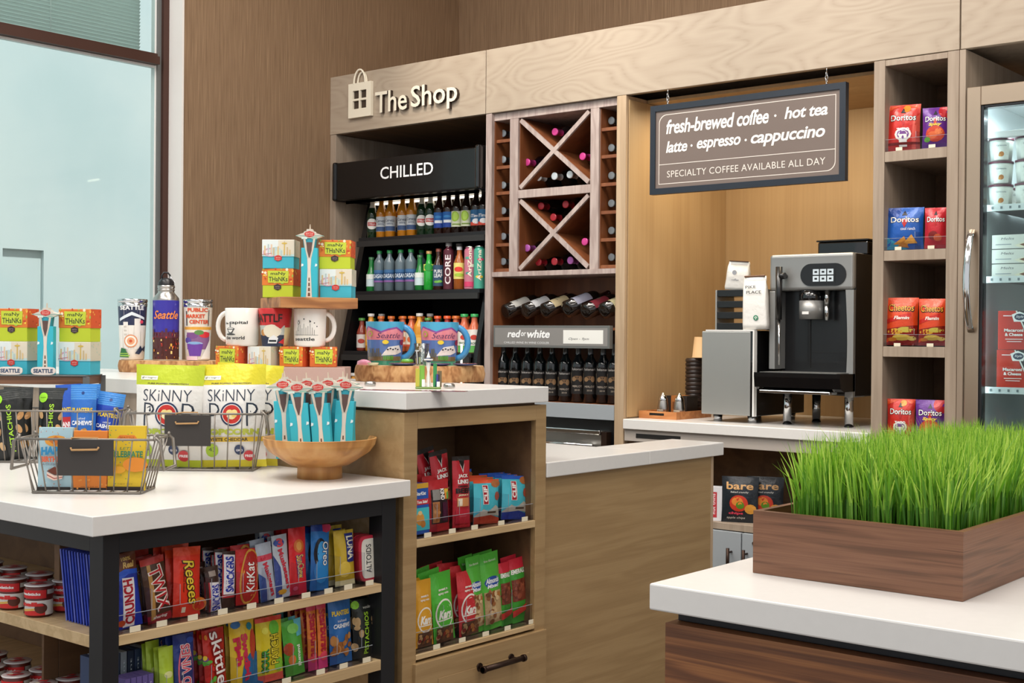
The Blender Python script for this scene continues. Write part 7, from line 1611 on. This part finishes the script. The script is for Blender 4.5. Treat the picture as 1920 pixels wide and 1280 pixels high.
# near basket
F = PZ(162, 926, IT); s = mpp(F)
b1_ = basket(256*s, 202*s, .15, 103*s, 'near wire basket holding three chocolate bars, with a black tag', tg=(3*s, 104*s, 67*s, 103*s+.0), bars=9)
b1_.location = backoff(F, .0625); b1_.location.z = IT+.0003; b1_.rotation_euler = (0, 0, FC)
def choc(xc, wpx, ytop, col, items, lb):
    D = dep(F)+.012; h = (918-ytop)*s
    o = carton('chocolate_bar', wpx*s, h, .013, col, items); x = (xc-162)*s
    put(o, local(b1_, x, -.030, .006), FC, R(-3)); tag(o, lb, 'chocolate bar', 'chocolate bars in the near basket'); return o
rd = random.Random(4)
choc(95, 64, 800, '#a9c8d2', [('e', .52, .78, .34, .17, '#e09a3a', 14), ('p', [(.3, .78), (.5, .86), (.7, .80), (.5, .70)], '#c8702a')]+[('r', (x := rd.random()), (z := rd.random()), x+.02, z+.014, rd.choice(['#d8a05a', '#e8e8e0', '#c86a4a'])) for _ in range(40)]+[('t', 'HAPPY', .5, .615, .80, .13, '#2a86b8', {'b': .06, 'arc': .12}), ('t', 'BIRTHDAY', .52, .49, .86, .09, '#d8623a', {'b': .05}), ('t', 'A CELEBRATION', .5, .41, .7, .03, '#5a5a6a'), ('p', [(.28, .30), (.5, .37), (.78, .33), (.76, .26), (.52, .24)], '#6a3220'), ('p', [(.28, .29), (.52, .23), (.76, .25), (.74, .18), (.5, .15), (.3, .2)], '#e8c8b8'), ('p', [(.29, .25), (.51, .19), (.75, .21), (.75, .20), (.51, .175), (.29, .235)], '#a03a34'), ('r', .0, 0, 1, .05, '#2a2422')], 'pale blue happy birthday chocolate bar, left in the near basket')
choc(161, 64, 806, '#e58532', [('e', .5, .80, .32, .12, '#e8e0d0', 16), ('e', .5, .80, .29, .10, '#a8a4a0', 16), ('t', 'thank you', .5, .5, .7, .1, '#f2e6c8', {'s': .2, 'b': .02}), ('t', 'net wt 2.5 oz', .5, .06, .5, .015, '#7a3a18'), ('r', 0, 0, 1, .04, '#2a1a16')]+[('e', rd.random(), rd.random()*.7, .03, .03, '#eda04a', 6) for _ in range(14)], 'orange chocolate bar, middle in the near basket, behind the tag')
choc(230, 70, 796, '#dcb828', [('p', [(.22, .80), (.3, .855), (.7, .855), (.78, .80), (.7, .77), (.3, .77)], '#e0802c'), ('t', 'SEATTLE', .5, .815, .4, .03, '#8a4a1c')]+[('e', rd.random(), rd.uniform(.1, .95), .015, .015, rd.choice(['#e08a2c', '#5a9a4a', '#c8502a', '#3a6a8a']), 6) for _ in range(36)]+[('t', 'LETS', .5, .65, .34, .04, '#2f7a5a', {'s': .2}), ('t', 'CELEBRATE', .50, .56, .9, .10, '#2a7a5c', {'b': .03}), ('e', .75, .40, .34, .2, '#e08a2c', 12), ('e', .3, .32, .2, .1, '#e0a02c', 10), ('t', 'NET WT', .5, .1, .4, .015, '#7a5a18'), ('r', 0, 0, 1, .06, '#2a1a16')], 'yellow confetti chocolate bar, right in the near basket')
# middle basket with popcorn
F2 = PZ(375, 883, IT); s = mpp(F2)
b2_ = basket(250*s, 214*s, .17, 108*s, 'middle wire basket holding white popcorn bags, with a black tag', tg=((346-357)*s, 86*s, 58*s, 106*s), bars=10)
b2_.location = backoff(F2, .07, (357-375)*s*.5); b2_.location.z = IT+.0003; b2_.rotation_euler = (0, 0, FC)
def popc(topc, white, corn, chd):
    it = [('r', 0, .80, 1, 1, topc), ('t', 'PURE POPPED PERFECTION', .5, .815, .6, .013, '#5a4a2c', Bd), ('r', .08, .85, .34, .89, '#e8e8d8'), ('t', 'gf v nogmo', .21, .87, .22, .02, '#3a3a3a'),
          ('t', 'SKiNNY', .5, .70, .72, .115, '#2a3446', {'b': -.012}),
          ('p', [(.16, .40), (.185, .40), (.185, .50), (.26, .505), (.31, .53), (.33, .56), (.31, .60), (.26, .622), (.16, .627)], '#26303f'), ('p', [(.188, .52), (.25, .522), (.285, .54), (.302, .563), (.285, .59), (.25, .607), (.188, .610)], white),
          ('e', .52, .515, .175, .175, '#26365a', 26), ('e', .52, .515, .15, .15, white, 26), ('e', .52, .515, .138, .138, '#c83028', 26)]
    it += [('e', .49, .53, .055, .05, '#f0d890', 9), ('e', .56, .53, .05, .05, '#f0d890', 9), ('e', .52, .495, .06, .045, '#f0e0a8', 9), ('e', .48, .50, .035, .035, '#f4e8b8', 7), ('e', .56, .505, .04, .035, '#e8c870', 7)]
    it += [('p', [(.74, .40), (.765, .40), (.765, .50), (.84, .505), (.89, .53), (.91, .56), (.89, .60), (.84, .622), (.74, .627)], '#26303f'), ('p', [(.768, .52), (.83, .522), (.865, .54), (.882, .563), (.865, .59), (.83, .607), (.768, .610)], white),
           ('t', 'POPCORN', .5, .345, .86, .062, corn, {'b': .06})]
    if chd: it += [('r', 0, .25, 1, .295, '#d8b43a'), ('t', 'WHITE CHEDDAR', .45, .272, .62, .032, '#4a3a1c', Bd)]
    it += [('e', .2, .165, .10, .10, '#a8c832', 14), ('t', '43', .2, .175, .1, .04, '#3a4a2c'), ('e', .62, .17, .075, .075, '#2c3c60', 14), ('t', 'GMO', .62, .165, .1, .022, '#e8e8f0', Bd), ('e', .76, .11, .08, .08, '#cc3a40', 14), ('t', 'FREE', .76, .11, .12, .025, '#f4e8e8', Bd), ('r', 0, 0, 1, .07, topc)]
    return it
H = .292; w_ = 134*s
pa = pouch('popcorn_bag', w_, 193*s, .075, '#e9e6e0', popc('#b9c72c', '#e9e6e0', '#a8b83a', False), .045, wr=.003, L=.018)
def in_b2(px, y, z=.007): return local(b2_, (px-357)*s*(1+.0), y, z)
put(pa, in_b2(296, -.018), FC-R(3), R(-2), R(1)); tag(pa, 'white popcorn bag with lime green top, left in the middle basket', 'popcorn bag', 'popcorn bags')
pb_ = pouch('popcorn_bag', 128*s, 195*s, .08, '#eae7e2', popc('#d9cc2c', '#eae7e2', '#b8c04a', True), .045, wr=.003, L=.018)
put(pb_, in_b2(420, -.012), FC+R(2), R(-2), R(-1)); tag(pb_, 'white popcorn bag with yellow top, right in the middle basket', 'popcorn bag', 'popcorn bags')
c = dup(pb_); put(c, in_b2(432, .058), FC+R(6), R(-4), R(3)); tag(c, 'white popcorn bag mostly hidden behind the yellow topped one', 'popcorn bag', 'popcorn bags')
c = dup(pa); put(c, in_b2(310, .060), FC, R(-4)); c.scale = (1, 1, .96); tag(c, 'white popcorn bag hidden behind the lime topped one', 'popcorn bag', 'popcorn bags')
# left rear basket
F3 = PZ(90, 868, IT); s = mpp(F3)
b3_ = basket(250*s, 215*s, .16, 98*s, 'left rear wire basket holding pistachio and cashew bags', bars=9)
b3_.location = backoff(F3, .066); b3_.location.z = IT+.0003; b3_.rotation_euler = (0, 0, FC)
def in_b3(px, y, z=.007): return local(b3_, (px-90)*s, y, z)
pis = [('r', 0, .84, 1, 1, '#343634')]+[('r', 0, .85+.03*k, 1, .855+.03*k, '#4c4e4c') for k in range(5)]+[('e', .2, .86, .17, .17, '#96d82c', 18), ('t', 'wonderful', .2, .86, .22, .02, '#2a4a14'), vt('PISTACHIOS', .55, .44, .66, .16, '#a8d83a', {'rot': 90, 'b': .02})]+[('e', x, z, .09, .16, c_, 12, rr_) for x, z, c_, rr_ in ((.16, .62, '#c8a070', .4), (.9, .6, '#b88a5a', -.5), (.82, .42, '#c89a68', .3), (.12, .4, '#b88c5c', -.3), (.2, .2, '#caa678', .3), (.88, .2, '#b48650', -.2))]
for px, y, lb, rz, ro in ((22, -.045, 'black pistachio bag at the front left of the rear basket', 8, -8), (80, .0, 'black pistachio bag with green round sticker in the rear basket', -3, 0), (8, .03, 'black pistachio bag at the back left of the rear basket', 4, 0)):
    key = 'pistb'
    o = dup(PROTO[key]) if key in PROTO else pouch('pistachio_bag', 56*s, 135*s, .04, '#1c1d1b', pis, .06, wr=.002); PROTO[key] = PROTO.get(key, o)
    put(o, in_b3(px, y), FC+R(rz), R(-5), R(ro)); tag(o, lb, 'nut bag', 'pistachio bags')
cash = [('r', 0, .8, 1, 1, '#3f8ad8')]+[('r', 0, .81+.03*k, 1, .816+.03*k, '#6aa8e4') for k in range(6)]+[('e', .5, .89, .06, .06, '#1c3a7a', 8), ('t', 'PLANTERS', .5, .66, .8, .065, '#e8c83a', Bd), ('t', 'salted', .5, .55, .3, .03, '#e8f0f4'), ('t', 'CASHEWS', .5, .49, .8, .06, '#f0f4f8', Bd)]+dots(9, ['#c89a5c', '#b5823c'], 3, .15, .85, .12, .4, .14)
pea = [('t', 'PLANTERS', .5, .66, .8, .06, '#e8c83a', Bd), ('r', 0, .3, 1, .56, '#c02c34'), ('t', 'PEANUTS', .5, .46, .8, .07, '#f4f0f0', Bd)]
for k_, px, y, it, col, lb, rz, ro in (('cash', 146, -.028, cash, '#2f6cc0', 'light blue cashew bag at the front of the rear basket', 0, 0), ('pean', 118, .005, pea, '#2a58b8', 'blue peanut bag with red band behind the cashew bag', -2, -4), ('cash2', 176, -.0, cash, '#2748b0', 'deep blue nut bag leaning right in the rear basket', 8, 9), ('cash3', 140, .035, cash, '#2a55b8', 'deep blue nut bag at the back of the rear basket', 2, 0)):
    o = pouch('nut_bag', 50*s, (142 if k_ != 'cash2' else 128)*s, .035, col, it, .06, wr=.002); put(o, in_b3(px, y), FC+R(rz), R(-4), R(ro)); tag(o, lb, 'nut bag', 'nut bags in the rear basket')
# riser with gift boxes at the left
RZt = 1.157
Fr = PZ(90, 703, RZt); s = mpp(Fr)
ri = empty('walnut_riser', backoff(Fr, .0)); ri.location.z = IT+.0003; ri.rotation_euler = (0, 0, FC); tag(ri, 'dark walnut and metal riser table at the left holding gift boxes', 'riser')
hR = RZt-IT-.0003
MB().bbox(-150*s, 70*s, .0, .16, hR-.030, hR-.004, .001).build('board', 'walnut', ri)
MB().bbox(-155*s, 72*s, -.006, .165, hR-.0038, hR, .0006).build('metal_top', 'grey_frame', ri)
for x in (66*s, -148*s):
    MB().bbox(x, x+.022, -.004, -.0005, 0, hR-.004, .0006).build('leg', 'grey_frame', ri); MB().bbox(x, x+.022, .1605, .164, 0, hR-.004, .0006).build('leg', 'grey_frame', ri)
def on_ri(px, y, z=0): return local(ri, (px-90)*s, y, hR+z)
Wl, Hl = 66*s, 62*s
for px, lv, k, lb in ((14, 0, 'city', 'skyline gift box at the bottom left of the riser stack'), (14, 1, 'thanks', 'many thanks gift box on top of the left riser stack'), (134, 0, 'city', 'skyline gift box at the bottom right of the riser stack'), (134, 1, 'thanks', 'many thanks gift box on top of the right riser stack')):
    o = gb(k, Wl, Hl, .07); o.location = on_ri(px, .08, .0005+lv*(Hl+.0006)); o.rotation_euler = (0, 0, FC-R(10)); tag(o, lb, 'gift box', GG)
o = dup(NP); o.location = on_ri(80, .035, .0004); o.rotation_euler = (0, 0, FC); tag(o, 'tower shaped turquoise chocolate carton between gift boxes on the walnut riser', 'carton', 'tower shaped chocolate cartons')
for px, lb in ((18, 'small white city name plaque at the left of the riser'), (80, 'small white city name plaque in front of the tower carton')):
    m = MB(); W_, H_ = 46*s, 15*s; pts = []
    for i in range(20): a = 2*PI*i/20; pts.append((math.copysign(abs(math.cos(a))**.5, math.cos(a))*W_/2, math.copysign(abs(math.sin(a))**.7, math.sin(a))*H_/2+H_/2))
    m.prism(pts, -.002, .002, '#e9dcd2'); o = m.build('name_plaque', 'print_matte'); m = MB(); prints(m, [('t', 'SEATTLE', .5, .5, .8, .5, '#2f4a6a', {'b': .04})], W_, H_, flatS(-.0022)); m.build('lettering', 'print_matte', o)
    o.location = on_ri(px, .006, .0004); o.rotation_euler = (0, 0, FC); tag(o, lb, 'plaque', 'name plaques')
# wooden bowl
Fb = PZ(593, 900, IT); s = mpp(Fb)
bc = backoff(Fb, 43*s)
rb0 = 43*s; rim = 108*s; hb_ = 77*s; fh = 24*s
prof = [(.0001, .0), (rb0, 0), (rb0*.98, fh*.9), (rb0*.96, fh), (rb0*1.3, fh+.002), (rim*.66, fh+.2*(hb_-fh)), (rim*.88, fh+.5*(hb_-fh)), (rim*.975, fh+.76*(hb_-fh)), (rim*.973, fh+.775*(hb_-fh)), (rim, fh+.98*(hb_-fh)), (rim*1.0, hb_), (rim*.965, hb_), (rim*.93, fh+.72*(hb_-fh)), (rim*.8, fh+.45*(hb_-fh)), (rim*.5, fh+.2*(hb_-fh)), (.0001, fh+.12*(hb_-fh))]
bw_ = MB().lathe(prof, 48).build('wooden_bowl', 'bowl_wood'); bw_.location = (bc.x, bc.y, IT+.0002); tag(bw_, 'turned wooden footed bowl holding tower shaped chocolate cartons', 'bowl')
floorz = IT+fh+.2*(hb_-fh)+.006
for i, (px, back, dz, roll, rz) in enumerate(((538, -.028, .0, -3, 5), (570, -.055, -.006, -5, 0), (609, -.05, -.006, -5, -3), (645, -.02, .0, 2, -4), (547, .02, .004, -5, 8), (590, .0, .002, -6, 0), (625, .015, .002, -4, -6), (650, .04, .004, -3, -8))):
    o = dup(NP); D = dep((bc.x, bc.y, 1.0))+back; c = fw2*D+rt*((px-960)/FPX*D)
    o.location = (c.x, c.y, floorz+dz-.0); o.rotation_euler = (R(-2), R(roll), FC+R(rz))
    tag(o, f'tower shaped turquoise chocolate carton in the bowl, {nth[i % 4]} from the left in the {"front" if i < 4 else "back"} row', 'carton', 'tower shaped chocolate cartons')
